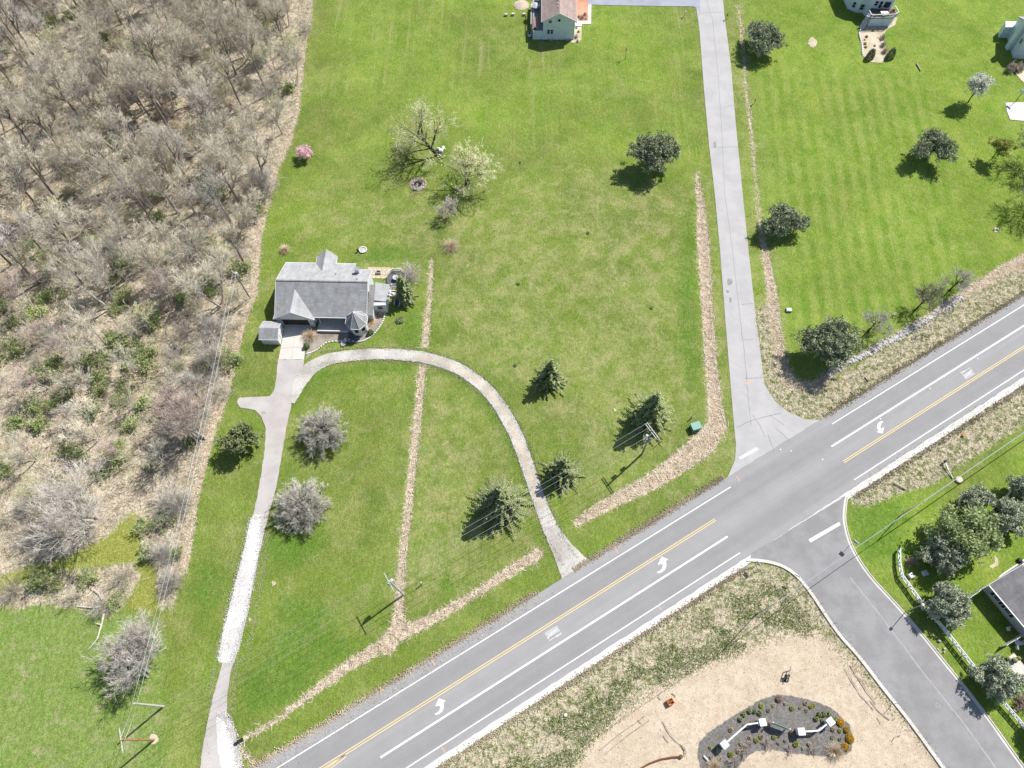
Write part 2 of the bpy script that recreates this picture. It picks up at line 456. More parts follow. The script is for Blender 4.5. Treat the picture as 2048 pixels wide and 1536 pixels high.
    M['bark_dark'] = simple('bark_dark', (.085, .07, .06), .3, 4, .95)
    M['twig'] = simple('twig', (.72, .655, .52), .2, .6, .95, objvar=.28)
    M['twig_grey'] = simple('twig_grey', (.62, .58, .51), .15, .6, .95, objvar=.12)
    M['twig_dome'] = simple('twig_dome', (.62, .585, .51), .15, .6, .95)
    M['twig_pale'] = simple('twig_pale', (.66, .605, .545), .12, .6, .95, objvar=.1)
    M['twig_pink'] = simple('twig_pink', (.62, .50, .44), .2, .6, .95, objvar=.15)
    M['twig_olive'] = simple('twig_olive', (.62, .60, .36), .2, .8, .95, objvar=.2)
    M['twig_willow'] = simple('twig_willow', (.88, .86, .52), .2, .8, .9, objvar=.1)
    M['leaf_willow'] = leafmat('leaf_willow', (.80, .82, .42), (.92, .90, .55))
    M['leaf_fresh'] = leafmat('leaf_fresh', (.42, .54, .22), (.58, .66, .34))
    M['leaf_spring'] = leafmat('leaf_spring', (.32, .43, .15), (.48, .56, .25))
    M['leaf_bush'] = leafmat('leaf_bush', (.24, .32, .13), (.38, .43, .22))
    M['leaf_tan'] = leafmat('leaf_tan', (.56, .48, .33), (.70, .60, .45))
    M['leaf_russet'] = leafmat('leaf_russet', (.44, .32, .24), (.58, .43, .33))
    M['needle'] = leafmat('needle', (.17, .22, .08), (.40, .45, .20), trans=False)
    M['needle_blue'] = leafmat('needle_blue', (.40, .46, .30), (.64, .68, .50), trans=False)
    M['needle_pine'] = leafmat('needle_pine', (.28, .34, .18), (.56, .61, .40), trans=False)
    M['needle_olive'] = leafmat('needle_olive', (.22, .27, .11), (.42, .46, .22), trans=False)
    M['blossom_white'] = leafmat('blossom_white', (.74, .76, .64), (.84, .85, .76))
    M['blossom_pink'] = leafmat('blossom_pink', (.88, .56, .66), (.98, .74, .80))
    M['leaf_yellow'] = leafmat('leaf_yellow', (.42, .46, .09), (.52, .54, .16))
    M['leaf_gold'] = leafmat('leaf_gold', (.62, .38, .04), (.72, .48, .08))
    M['straw'] = leafmat('straw', (.86, .72, .57), (.98, .87, .72))
    M['straw_dark'] = leafmat('straw_dark', (.50, .38, .28), (.68, .54, .41))
    M['straw_tan'] = leafmat('straw_tan', (.86, .70, .50), (.96, .84, .65))
    M['grass_blade'] = leafmat('grass_blade', (.12, .19, .03), (.22, .27, .07))
    M['log'] = simple('log', (.55, .49, .42), .15, 4, .95)

# ------------------------------------------------------------------ the main road's own axes
_a = P(554.5, 1536); _b = P(2048, 610)
ROAD_O = Vector((_a.x, _a.y)); _n = Vector((_b.x - _a.x, _b.y - _a.y)); _n.normalize()
ROAD_T = _n; ROAD_S = Vector((_n.y, -_n.x))           # along, and across towards the lower right
road_ang = math.atan2(_n.y, _n.x)
lane_ref = (ROAD_O.x * -math.sin(road_ang) + ROAD_O.y * math.cos(road_ang)) - 5.0
def RD(t, s, z=0.0):
    q = ROAD_O + ROAD_T * t + ROAD_S * s
    return Vector((q.x, q.y, z))
def rt(px, py):
    q = P(px, py); v = Vector((q.x, q.y)) - ROAD_O
    return v.dot(ROAD_T), v.dot(ROAD_S)
make_materials()
# ------------------------------------------------------------------ zones of the ground (outlines in photograph pixels, laid on the ground)
def poly_w(pts): return np.array([[P(x, y).x, P(x, y).y] for x, y in pts])
def sd_poly(X, Y, poly, lim=9.0):
    """signed distance in metres, positive inside"""
    x0, y0 = poly.min(0) - lim; x1, y1 = poly.max(0) + lim
    out = np.full(X.shape, -lim, dtype=np.float32)
    m = (X > x0) & (X < x1) & (Y > y0) & (Y < y1)
    x = X[m]; y = Y[m]
    dmin = np.full(x.shape, 1e9); ins = np.zeros(x.shape, bool)
    n = len(poly)
    for i in range(n):
        ax, ay = poly[i]; bx, by = poly[(i + 1) % n]
        vx, vy = bx - ax, by - ay
        t = np.clip(((x - ax) * vx + (y - ay) * vy) / (vx * vx + vy * vy + 1e-9), 0, 1)
        dmin = np.minimum(dmin, (x - ax - t * vx) ** 2 + (y - ay - t * vy) ** 2)
        if ay != by:
            c = ((ay > y) != (by > y)) & (x < (bx - ax) * (y - ay) / (by - ay) + ax)
            ins ^= c
    dd = np.sqrt(dmin)
    out[m] = np.clip(np.where(ins, dd, -dd), -lim, lim)
    return out
def sd_line(X, Y, pts, lim=9.0):
    """pts: (px, py, half width in metres)"""
    W = [(P(x, y).x, P(x, y).y, h) for x, y, h in pts]
    a = np.array(W)
    x0, y0 = a[:, :2].min(0) - lim; x1, y1 = a[:, :2].max(0) + lim
    out = np.full(X.shape, -lim, dtype=np.float32)
    m = (X > x0) & (X < x1) & (Y > y0) & (Y < y1)
    x = X[m]; y = Y[m]; best = np.full(x.shape, -1e9)
    for (ax, ay, ah), (bx, by, bh) in zip(W[:-1], W[1:]):
        vx, vy = bx - ax, by - ay
        t = np.clip(((x - ax) * vx + (y - ay) * vy) / (vx * vx + vy * vy + 1e-9), 0, 1)
        dd = np.hypot(x - ax - t * vx, y - ay - t * vy)
        best = np.maximum(best, ah + (bh - ah) * t - dd)
    out[m] = np.clip(best, -lim, lim)
    return out

WOOD = [(-160, -160), (640, -160), (627, 0), (612, 80), (603, 150), (592, 230), (575, 285), (552, 340), (540, 400), (522, 450), (512, 560), (500, 600),
        (482, 640), (470, 700), (455, 780), (432, 830), (412, 900), (400, 960), (387, 1020), (377, 1080), (368, 1130), (352, 1180), (345, 1215),
        (320, 1215), (318, 1180), (312, 1120), (285, 1100), (280, 1060), (270, 1020), (235, 1050), (200, 1080), (140, 1110), (60, 1130), (0, 1150), (-160, 1180)]
WOOD2 = [(-160, 1195), (0, 1190), (60, 1160), (140, 1140), (200, 1135), (262, 1128), (280, 1150), (262, 1190), (245, 1215), (205, 1228), (150, 1215), (90, 1207), (40, 1215), (0, 1212), (-160, 1225)]
MOSS = [(270, 1015), (290, 1060), (286, 1100), (312, 1130), (315, 1180), (318, 1215), (300, 1235), (255, 1220), (262, 1190), (278, 1150), (262, 1128), (200, 1135), (140, 1140), (60, 1160), (0, 1185), (0, 1150), (60, 1130), (140, 1108), (235, 1048)]
FIELD = [(-160, 1215), (0, 1212), (40, 1215), (90, 1207), (150, 1215), (205, 1228), (300, 1225), (330, 1300), (310, 1400), (330, 1480), (300, 1700), (-300, 1700)]
DIRT = [(1110, 1575), (1180, 1475), (1240, 1425), (1300, 1378), (1360, 1345), (1420, 1318), (1500, 1288), (1570, 1262), (1640, 1262), (1690, 1305), (1730, 1345), (1790, 1415),
        (1850, 1480), (1900, 1545), (1960, 1620), (1960, 1750), (1000, 1750)]
DIRT2 = [(1330, 1262), (1360, 1240), (1420, 1222), (1480, 1210), (1530, 1205), (1535, 1222), (1480, 1240), (1420, 1262), (1350, 1275)]
VERGE_S = [(700, 1640), (880, 1536), (1000, 1458), (1250, 1290), (1440, 1160), (1490, 1128), (1560, 1134), (1600, 1160), (1640, 1205), (1720, 1312), (1771, 1377), (1850, 1480), (1960, 1620), (1960, 1750), (700, 1750)]
VERGE_E = [(1700, 985), (1780, 925), (1900, 850), (2048, 755), (2200, 655), (2200, 760), (2048, 850), (1960, 905), (1870, 965), (1790, 990), (1740, 1010), (1705, 1010)]
VERGE_N = [(1540, 600), (1570, 720), (1600, 770), (1650, 765), (1710, 735), (1800, 680), (1900, 615), (2048, 520), (2200, 420), (2200, 520), (2048, 595), (1900, 685), (1760, 775), (1650, 838), (1600, 832), (1560, 815), (1535, 780), (1520, 700), (1512, 620)]
VERGE_M = [(1449, 0), (1470, 0), (1482, 100), (1500, 300), (1520, 470), (1545, 600), (1512, 620), (1497, 500), (1485, 384), (1470, 230), (1462, 130)]
VERGE_W = [(1405, 350), (1421, 350), (1448, 620), (1460, 768), (1470, 900), (1455, 950), (1400, 975), (1370, 985), (1440, 900), (1436, 830), (1424, 700), (1415, 560), (1409, 440)]
VERGE_L = [(560, 1536), (640, 1485), (800, 1385), (1000, 1258), (1110, 1190), (1110, 1178), (1000, 1240), (800, 1365), (640, 1462), (520, 1536)]
RICH = [(1495, -200), (2400, -200), (2400, 480), (2048, 515), (1900, 600), (1800, 655), (1700, 715), (1640, 740), (1600, 740), (1580, 700), (1555, 600), (1530, 480), (1512, 300), (1500, 150)]
RICH2 = [(640, -200), (1400, -200), (1408, 180), (1420, 340), (1395, 420), (1300, 330), (1000, 320), (640, 330), (610, 200)]
RICH3 = [(1700, 1030), (1860, 985), (2048, 870), (2300, 760), (2300, 1750), (2150, 1750), (1900, 1350), (1742, 1160), (1700, 1085)]
STRIPE = [(640, -60), (1395, -60), (1400, 150), (1412, 330), (1250, 300), (900, 310), (700, 300), (640, 250)]
STRIPE2 = [(1520, 100), (1700, 140), (1860, 150), (1950, 600), (1800, 660), (1700, 700), (1640, 730), (1580, 690), (1545, 500), (1515, 300)]
DRY = [(640, 400), (800, 390), (880, 380), (1000, 400), (1150, 330), (1380, 380), (1400, 560), (1410, 800), (1370, 900), (1250, 960), (1160, 1040), (1110, 900), (1000, 770), (880, 700), (860, 500), (600, 470)]
DRY2 = [(850, 740), (930, 780), (1000, 870), (1050, 980), (1080, 1060), (1100, 1100), (1000, 1140), (830, 1240), (790, 1230), (760, 1180), (780, 1000), (800, 900), (830, 740)]
LUSH = [[(536, 1040), (560, 1055), (610, 1080), (655, 1040), (652, 1080), (640, 1105), (610, 1120), (580, 1142), (562, 1132), (530, 1105), (525, 1075)],
        [(380, 1130), (440, 1125), (455, 1165), (440, 1215), (400, 1225), (372, 1200)], [(560, 735), (600, 740), (700, 735), (820, 725), (820, 740), (700, 748), (620, 770), (585, 810)],
        [(900, 740), (970, 790), (1015, 860), (1045, 940), (1030, 930), (990, 850), (940, 790), (890, 750)], [(560, 1180), (660, 1210), (700, 1300), (600, 1400), (500, 1430), (480, 1380), (540, 1280)],
        [(1060, 1040), (1080, 1050), (1095, 1090), (1080, 1100)], [(1700, 1010), (1740, 1010), (1800, 1000), (1820, 1040), (1790, 1110), (1740, 1130), (1705, 1080)], [(1370, 400), (1392, 400), (1400, 760), (1378, 820), (1350, 600)],
        [(290, 1080), (315, 1075), (318, 1110), (300, 1125), (275, 1115)], [(870, 1145), (900, 1140), (905, 1170), (880, 1180)], [(740, 500), (800, 490), (840, 520), (700, 530), (690, 515)], [(790, 700), (820, 610), (850, 640), (840, 690)]]
MULCH = [(1395, 1507), (1398, 1486), (1413, 1468), (1446, 1445), (1486, 1420), (1524, 1398), (1554, 1389), (1588, 1392), (1629, 1402), (1662, 1415), (1684, 1433), (1700, 1451), (1708, 1473),
         (1706, 1496), (1692, 1510), (1671, 1515), (1629, 1511), (1579, 1506), (1546, 1500), (1513, 1503), (1496, 1513), (1480, 1530), (1473, 1548), (1420, 1560), (1402, 1545)]
DITCHES = [[(845, 728, .75), (838, 800, .8), (828, 900, .75), (818, 1000, .75), (808, 1080, .7), (801, 1150, .75), (799, 1200, .7), (797, 1250, 1.3), (775, 1290, 1.7)],
           [(465, 1492, .3), (505, 1468, .5), (560, 1435, .5), (620, 1390, .9), (690, 1335, 1.4), (740, 1305, 1.7), (800, 1268, 1.9), (860, 1240, 1.4), (930, 1200, 1.0), (1000, 1155, 1.3), (1075, 1108, 1.8)],
           [(1155, 1045, .8), (1190, 1022, 1.2), (1240, 995, 1.5), (1300, 965, 1.9), (1360, 925, 2.4), (1410, 885, 2.8), (1435, 850, 2.2), (1428, 790, 1.6), (1422, 720, 1.5), (1416, 640, 1.4), (1411, 560, 1.5), (1407, 480, 1.7), (1401, 410, .9), (1394, 345, .4)],
           [(1477, 10, .4), (1483, 60, .7), (1488, 120, .5), (1493, 180, .5), (1501, 250, .7), (1506, 300, .5), (1512, 360, .3), (1520, 450, .6), (1534, 520, 1.1), (1545, 590, 1.5), (1553, 660, 1.5), (1562, 720, 1.4), (1580, 765, 1.6), (1625, 775, 1.5), (1660, 750, .9), (1720, 712, .6), (1800, 668, .7), (1860, 632, .8), (1925, 590, 1.2), (2000, 545, 1.6), (2060, 512, 1.8), (2200, 420, 1.8)],
           [(862, 520, .3), (862, 545, .4), (858, 600, .35), (854, 640, .5), (850, 690, .6)],
           [(520, 1536, .2), (480, 1500, .3)]]
EDGE_STRAW = [(620, 30, .7), (608, 90, .8), (602, 150, .9), (592, 230, .9), (574, 290, 1.2), (552, 335, 1.0), (545, 385, .5), (528, 425, 1.0), (516, 480, 1.0), (512, 540, 1.0), (505, 590, 1.3), (486, 630, 1.4), (474, 690, 1.0), (460, 750, 1.0), (442, 800, 1.6), (424, 850, 1.4), (410, 900, 1.4), (398, 960, 1.0), (388, 1020, .9), (378, 1090, .9), (368, 1140, .9)]

DITCHES = [[(x, y, h * (.85, .55, .75, .7, 1, 1)[i] * (.55 if i == 3 and y < 470 else 1)) for x, y, h in q] for i, q in enumerate(DITCHES)]
xs = np.concatenate([[-6000, -2500, -1000, -500, -300, -220], np.arange(-160, 162, .5), [220, 300, 500, 1000, 2500, 6000]])
ys = np.concatenate([[-3000, -1000, -300, -100, -50], np.arange(-22, 205, .5), [240, 320, 500, 1000, 2500, 6000]])
GX, GY = np.meshgrid(xs, ys)
gx = GX.ravel(); gy = GY.ravel()
Z = {k: sd_poly(gx, gy, poly_w(v)) for k, v in dict(wood=WOOD, wood2=WOOD2, moss=MOSS, field=FIELD, dirt=DIRT, dirt2=DIRT2, vs=VERGE_S, ve=VERGE_E, vn=VERGE_N, vm=VERGE_M, vw=VERGE_W, vl=VERGE_L,
     rich=RICH, rich2=RICH2, rich3=RICH3, stripe=STRIPE, stripe2=STRIPE2, dry=DRY, dry2=DRY2, mulch=MULCH).items()}
z_straw = np.max([sd_line(gx, gy, q) for q in DITCHES], axis=0)
z_ditch = z_straw.copy()
z_straw = np.maximum(z_straw, sd_line(gx, gy, EDGE_STRAW) - .45)
z_lush = np.max([sd_poly(gx, gy, poly_w(q)) for q in LUSH], axis=0)
z_wood = np.maximum(Z['wood'], Z['wood2'])
z_wood = np.where(gx < -150, 9, z_wood) * np.where(gy < 20, 1, 1)
z_dirt = np.maximum(Z['dirt'], Z['dirt2'] - 1.0)
z_verge = np.max([np.minimum(Z['vs'], 1.0 - np.maximum(Z['dirt'], Z['dirt2'] - 1.0)), Z['ve'], Z['vn'], Z['vl'] - .3], axis=0)
def vnoise(x, y, s, seed):
    r = np.random.RandomState(seed); g = r.rand(97, 97)
    u = x / s; v = y / s
    i = np.floor(u).astype(int); j = np.floor(v).astype(int); fu = u - i; fv = v - j
    fu = fu * fu * (3 - 2 * fu); fv = fv * fv * (3 - 2 * fv)
    a = g[i % 97, j % 97]; b = g[(i + 1) % 97, j % 97]; c = g[i % 97, (j + 1) % 97]; dd = g[(i + 1) % 97, (j + 1) % 97]
    return (a * (1 - fu) + b * fu) * (1 - fv) + (c * (1 - fu) + dd * fu) * fv
relief = -.05 * vnoise(gx, gy, 1.3, 1) - .05 * vnoise(gx, gy, 4.0, 2)
relief -= np.clip((z_wood + .5) / 4, 0, 1) * (.30 * vnoise(gx, gy, 2.2, 3) + .10 * vnoise(gx, gy, .9, 4))
dt = np.clip((z_ditch + .6) / 1.8, 0, 1); relief -= .38 * dt * dt * (3 - 2 * dt)
relief -= np.clip(z_verge / 2, 0, 1) * .09 * vnoise(gx, gy, .8, 5)
relief -= np.clip(z_dirt / 2, 0, 1) * (.10 * vnoise(gx, gy, 1.2, 6) + .10 * vnoise(gx, gy, 5, 7))
gz = relief - .02
far = (np.abs(gx) > 162) | (gy < -23) | (gy > 205)
gz[far] = -.1
V = np.stack([gx, gy, gz], 1)
nx_, ny_ = len(xs), len(ys)
idx = np.arange(nx_ * ny_).reshape(ny_, nx_)
FQ = np.stack([idx[:-1, :-1], idx[:-1, 1:], idx[1:, 1:], idx[1:, :-1]], -1).reshape(-1, 4)
def pack(a, b, c, dd): return np.stack([a, b, c, dd], 1).astype(np.float32)
mow2 = np.maximum(np.maximum(Z['rich'], np.minimum(Z['rich2'] - 5, 1.2)), Z['rich3'])
ATT = {'zone_a': pack(z_wood, z_straw, z_dirt, z_verge), 'zone_b': pack(Z['stripe'], z_lush, Z['moss'], np.max([Z['dry'], Z['dry2'], Z['vm'] + 3, Z['vw'] + 3], axis=0)), 'zone_c': pack(Z['field'], mow2, Z['mulch'], Z['stripe2'])}
fc = FQ.mean
cent = lambda a: a[FQ].mean(1)
cls = np.zeros(len(FQ), int)                       # 0 lawn
cls[cent(z_verge) > 0] = 1
cls[cent(Z['field']) > 0] = 0
cls[cent(z_dirt) > 0] = 2
cls[cent(z_wood) > 0] = 3
cls[cent(z_ditch) > 0] = 4
cls[cent(Z['mulch']) > 0] = 5
for k, nm in enumerate(('lawn_ground', 'verge_ground', 'bare_earth', 'woodland_floor', 'ditch', 'mulch_bed')):
    f = FQ[cls == k]
    used = np.unique(f); remap = np.full(len(V), -1); remap[used] = np.arange(len(used))
    me = np_mesh(nm, V[used], remap[f], M['ground'], smooth=True)
    for an, arr in ATT.items():
        at = me.attributes.new(an, 'FLOAT_COLOR', 'POINT')
        at.data.foreach_set('color', arr[used].ravel())
    tag(link_mesh(nm, me), kind='structure')

def gz_at(x, y):
    i = int(round((y - ys[5]) / .5)) + 5; j = int(round((x - xs[6]) / .5)) + 6
    i = min(max(i, 5), ny_ - 7); j = min(max(j, 6), nx_ - 7)
    return float(gz[i * nx_ + j])
def zone_at(arr, x, y):
    i = int(round((y + 22) / .5)) + 5; j = int(round((x + 160) / .5)) + 6
    i = min(max(i, 5), ny_ - 7); j = min(max(j, 6), nx_ - 7)
    return float(arr[i * nx_ + j])
def G(px, py):
    p = P(px, py); p.z = gz_at(p.x, p.y); return p

# ------------------------------------------------------------------ paved and gravelled sheets
def smooth_poly(pts, closed=True, n=4):
    out = []; N = len(pts)
    rng_ = range(N) if closed else range(N - 1)
    for i in rng_:
        p0 = pts[(i - 1) % N] if closed or i > 0 else pts[0]; p1 = pts[i]; p2 = pts[(i + 1) % N]; p3 = pts[(i + 2) % N] if closed or i < N - 2 else pts[-1]
        for k in range(n):
            t = k / n
            out.append(tuple(.5 * (2 * p1[j] + (p2[j] - p0[j]) * t + (2 * p0[j] - 5 * p1[j] + 4 * p2[j] - p3[j]) * t * t + (3 * p1[j] - p0[j] - 3 * p2[j] + p3[j]) * t ** 3) for j in range(2)))
    if not closed: out.append(pts[-1])
    return out
def jitter(w, step, amp, seed):
    """walk the outline of a world polygon in short steps and roughen it"""
    r = random.Random(seed); out = []
    for i in range(len(w)):
        a = Vector(w[i][:2]); b = Vector(w[(i + 1) % len(w)][:2]); L = (b - a).length
        k = max(1, int(L / step)); nn = Vector((-(b - a).y, (b - a).x)); nn = nn.normalized() if nn.length > 0 else nn
        for j in range(k):
            out.append(a + (b - a) * (j / k) + nn * r.uniform(-amp, amp))
    return out
def sheet(name, pts, z, mat, kind='structure', parent=None, world=False, jit=None):
    w = [Vector(p) for p in pts] if world else [P(x, y) for x, y in pts]
    if jit: w = jitter(w, jit[0], jit[1], hash(name) % 99 if False else len(pts))
    me = bpy.data.meshes.new(name)
    bm = bmesh.new()
    f = bm.faces.new([bm.verts.new((p[0], p[1], z)) for p in w])
    bm.normal_update()
    if f.normal.z < 0: f.normal_flip()
    bmesh.ops.triangulate(bm, faces=[f], ngon_method='EAR_CLIP')
    bm.to_mesh(me); bm.free()
    me.materials.append(mat)
    o = link_mesh(name, me, parent)
    if kind and not parent: o['kind'] = kind
    return o

SIDE_L = [(1386, -60), (1393, 20), (1399, 60), (1408, 180), (1418, 290), (1429, 384), (1440, 500), (1449, 620), (1461, 768), (1468, 850), (1472, 890), (1470, 920), (1455, 955)]
SIDE_R = [(1700, 830), (1640, 840), (1610, 838), (1575, 823), (1550, 802), (1529, 768), (1510, 620), (1497, 500), (1485, 384), (1470, 230), (1462, 130), (1449, 32), (1441, -60)]
t0, t1 = rt(1500, 960), rt(1640, 838)
side = sheet('side_street', SIDE_L + [(1440, 985), (1560, 930), (1660, 870)] + SIDE_R, .004, M['chipseal'])
T_A, T_B = -60.0, 420.0
sheet('road_shoulder', [RD(T_A, 9, 0), RD(T_B, 9, 0), RD(T_B, 12.75, 0), RD(T_A, 12.2, 0)], .008, M['concrete_white'], world=True, jit=(1.5, .06))
sheet('main_road', [RD(T_A, -1.75), RD(rt(1110, 1170)[0], -1.75), RD(rt(1470, 950)[0], -1.8), RD(rt(1640, 842)[0], -1.8), RD(T_B, -1.7), RD(T_B, 11.55), RD(T_A, 11.25)], .012, M['asphalt_main'], world=True, jit=(1.0, .07))
EST_L = [(1503, 1108), (1500, 1116), (1540, 1121), (1580, 1137), (1618, 1175), (1676, 1260), (1721, 1312), (1771, 1377), (1823, 1442), (1891, 1536), (1960, 1630)]
EST_R = [(2115, 1630), (2043, 1536), (1961, 1422), (1886, 1327), (1806, 1230), (1736, 1152), (1700, 1094), (1686, 1045), (1687, 1010), (1690, 992)]
sheet('estate_road', EST_L + EST_R, .016, M['asphalt_estate'])
# kerbs of the estate road: a concrete gutter with a raised back
def kerb(name, pts, side):
    w = [P(x, y) for x, y in smooth_poly(pts, False, 4)]
    prof = [(0, .022), (.38, .026), (.40, .13), (.56, .14), (.58, -.15)]
    vs = []; fs = []
    for i, p in enumerate(w):
        a = w[max(i - 1, 0)]; b = w[min(i + 1, len(w) - 1)]
        tt = (b - a).normalized(); nn = Vector((-tt.y, tt.x, 0)) * side
        for o_, h in prof: vs.append((p.x + nn.x * o_, p.y + nn.y * o_, h))
    k = len(prof)
    for i in range(len(w) - 1):
        for j in range(k - 1): fs.append((i * k + j, i * k + j + 1, (i + 1) * k + j + 1, (i + 1) * k + j))
    return tag(MB().add(vs, fs).build(name, M['concrete']), kind='structure')
kerb('kerb', [(1492, 1116)] + EST_L[2:], -1)
kerb('kerb', [(x, y) for x, y in EST_R[::-1]], 1)

sheet('driveway', [(556, 719), (553, 750), (549, 780), (540, 792), (505, 794), (478, 795), (474, 803), (480, 815), (510, 820), (524, 834), (531, 858), (530, 890), (525, 930), (515, 990), (503, 1050), (492, 1110), (480, 1170), (465, 1240), (448, 1310), (435, 1360), (420, 1420), (408, 1480), (400, 1536), (392, 1600),
       (482, 1600), (478, 1536), (470, 1465), (453, 1430), (455, 1380), (462, 1340), (480, 1290), (497, 1220), (508, 1160), (520, 1100), (540, 1020), (552, 975), (562, 920), (570, 870), (578, 830), (585, 800), (596, 770), (606, 740), (608, 719)], .006, M['asphalt_drive'], jit=(.7, .08))
LOOPC = [(586, 806, .3), (594, 782, .9), (605, 756, 1.5), (625, 734, 1.5), (660, 718, 1.3), (710, 710, 1.25), (770, 708, 1.2), (830, 712, 1.25), (880, 723, 1.2), (925, 742, 1.2), (965, 771, 1.2), (1000, 812, 1.25), (1028, 862, 1.25), (1048, 912, 1.2), (1065, 962, 1.15), (1084, 1015, 1.2), (1104, 1062, 1.4), (1128, 1103, 1.9), (1152, 1140, 2.9)]
def ribbon(pts, n=4):
    cs = smooth_poly([(x, y) for x, y, h in pts], False, n); hs = []
    for i in range(len(pts) - 1): hs += [pts[i][2] + (pts[i + 1][2] - pts[i][2]) * k / n for k in range(n)]
    hs.append(pts[-1][2]); w = [P(*c) for c in cs]; L = []; Rr = []
    for i, p in enumerate(w):
        tt = (w[min(i + 1, len(w) - 1)] - w[max(i - 1, 0)]).normalized(); nn = Vector((-tt.y, tt.x, 0)) * hs[i]
        L.append(p + nn); Rr.append(p - nn)
    return L + Rr[::-1]
sheet('gravel_loop_drive', ribbon(LOOPC), .010, M['gravel_white'], world=True, jit=(.35, .07))
sheet('gravel_wheel_track', ribbon([(x, y, .28) for x, y, h in LOOPC[7:16]]), .014, M['gravel_tan'], world=True, jit=(.3, .2))
sheet('fresh_gravel', smooth_poly([(503, 1035), (513, 1028), (523, 1032), (521, 1060), (519, 1090), (506, 1160), (490, 1235), (470, 1305), (456, 1326), (444, 1326), (437, 1320), (445, 1270), (460, 1210), (475, 1150), (490, 1090)], True, 3), .014, M['gravel_fresh'], jit=(.4, .08))
sheet('fresh_gravel', smooth_poly([(433, 1428), (446, 1427), (454, 1440), (462, 1455), (471, 1482), (480, 1536), (482, 1600), (440, 1600), (446, 1550), (436, 1500)], True, 3), .014, M['gravel_fresh'], jit=(.4, .10))
sheet('garage_bed', [(613, 720), (612, 655), (700, 655), (740, 600), (765, 596), (771, 620), (764, 645), (750, 665), (733, 680), (705, 684), (655, 683), (630, 700)], .005, M['gravel_brown'], jit=(.5, .07))
# concrete pad in front of the garage, panel by panel
pad = thing('concrete_pad', 'pale concrete parking pad in front of the grey-roofed house garage', 'driveway pad')
pad['kind'] = 'structure'
del pad['category']
def lerp2(a, b, t): return (a[0] + (b[0] - a[0]) * t, a[1] + (b[1] - a[1]) * t)
PL = [(569, 646), (565.5, 676), (561, 697), (557, 719)]; PR = [(627, 647), (613, 668), (611, 694), (608, 719)]
for i in range(3):
    for k in range(2):
        q = [lerp2(PL[i], PR[i], k / 2), lerp2(PL[i], PR[i], (k + 1) / 2), lerp2(PL[i + 1], PR[i + 1], (k + 1) / 2), lerp2(PL[i + 1], PR[i + 1], k / 2)]
        w = [P(*p) for p in q]; c = sum(w, Vector()) / 4
        w = [c + (p - c) * .985 for p in w]
        MB().prism([(p.x, p.y) for p in w[::-1]], -.1, .03).build('panel', M['concrete'], pad)
# driveway and walks of the house at the top
sheet('north_driveway', [(1145, -60), (1160, -20), (1166, 8), (1200, 10), (1386, 13), (1396, 17), (1400, 28), (1402, -60)], .007, M['asphalt_blue'])
sheet('front_walk', [(1150, 40), (1150, 52), (1164, 52), (1164, 48), (1182, 48), (1183, 9), (1176, 9), (1176, 42), (1160, 42)], .018, M['concrete'])
sheet('mulch_garden', [(1152, -30), (1176, -30), (1176, 42), (1160, 42), (1150, 40)], .010, M['mulch_red'])
sheet('mulch_strip', [(1146, 55), (1163, 53), (1163, 78), (1158, 84), (1146, 86), (1141, 84)], .010, M['gravel_tan'])
sheet('north_bed', [(1727, 41), (1718, 68), (1724, 110), (1741, 124), (1762, 126), (1780, 107), (1772, 98), (1765, 73), (1773, 60), (1790, 50), (1795, 35), (1750, 30)], .010, M['gravel_tan'], jit=(.5, .06))
sheet('concrete_patio', [(2011, 205), (2075, 204), (2080, 245), (2020, 239), (2014, 222)], .010, M['concrete_white'])
sheet('east_patio', [(2030, 145), (2060, 140), (2060, 175), (2042, 160)], .010, M['concrete_peach'])
sheet('south_drive', [(2048, 1118), (2006, 1146), (1999, 1152), (1990, 1165), (2100, 1200), (2140, 1100)], .010, M['concrete_white'])

# ------------------------------------------------------------------ road markings
def stripe(name, t0, s0, t1, s1, w, mat, z=.020, parent=None):
    a = RD(t0, s0); b = RD(t1, s1); dd = (b - a).normalized(); nn = Vector((-dd.y, dd.x, 0)) * (w / 2)
    o = sheet(name, [a - nn, b - nn, b + nn, a + nn], z, mat, world=True)
    return o
LW = .17
stripe('edge_line', T_A, 0, rt(1460, 972)[0], 0, LW, M['paint_white'])
stripe('edge_line', rt(1663.5, 847)[0], 0, T_B, 0.0, LW, M['paint_white'])
a = rt(1480, 1105.5); stripe('edge_line', T_A, 9.85, a[0], a[1], LW, M['paint_white'])
a = rt(1708.5, 959.5); b = rt(2011, 768); stripe('edge_line', a[0], a[1], T_B, b[1] + .1, LW, M['paint_white'])
a = rt(1455, 1073); b = rt(761, 1515); stripe('turn_lane_line', b[0], b[1], a[0], a[1], .30, M['paint_white'])
a = rt(1663, 893); b = rt(2048, 654); stripe('turn_lane_line', a[0], a[1], T_B, b[1], .30, M['paint_white'])
for k in (-.17, .17):
    a = rt(1431, 1039); b = rt(690, 1507)
    stripe('yellow_line', b[0], b[1] + k, a[0], a[1] + k, .115, M['paint_yellow'])
    stripe('yellow_line', b[0] - 60, 3.4 + k, b[0], b[1] + k, .115, M['paint_yellow'])
    c = rt(640, 1542); stripe('yellow_line', b[0] - 60, 9.0 + k, b[0], b[1] + .3 + k, .115, M['paint_yellow'])
    a = rt(1687, 924); b = rt(2048, 697)
    stripe('yellow_line', a[0], a[1] + k, T_B, b[1] + k, .115, M['paint_yellow'])
sheet('stop_line', [(1617, 1079), (1678, 1044), (1681, 1050), (1621, 1085)], .022, M['paint_white'])
sheet('stop_line', [(1477, 915), (1513, 895), (1517, 899), (1481, 919)], .022, M['paint_white'])
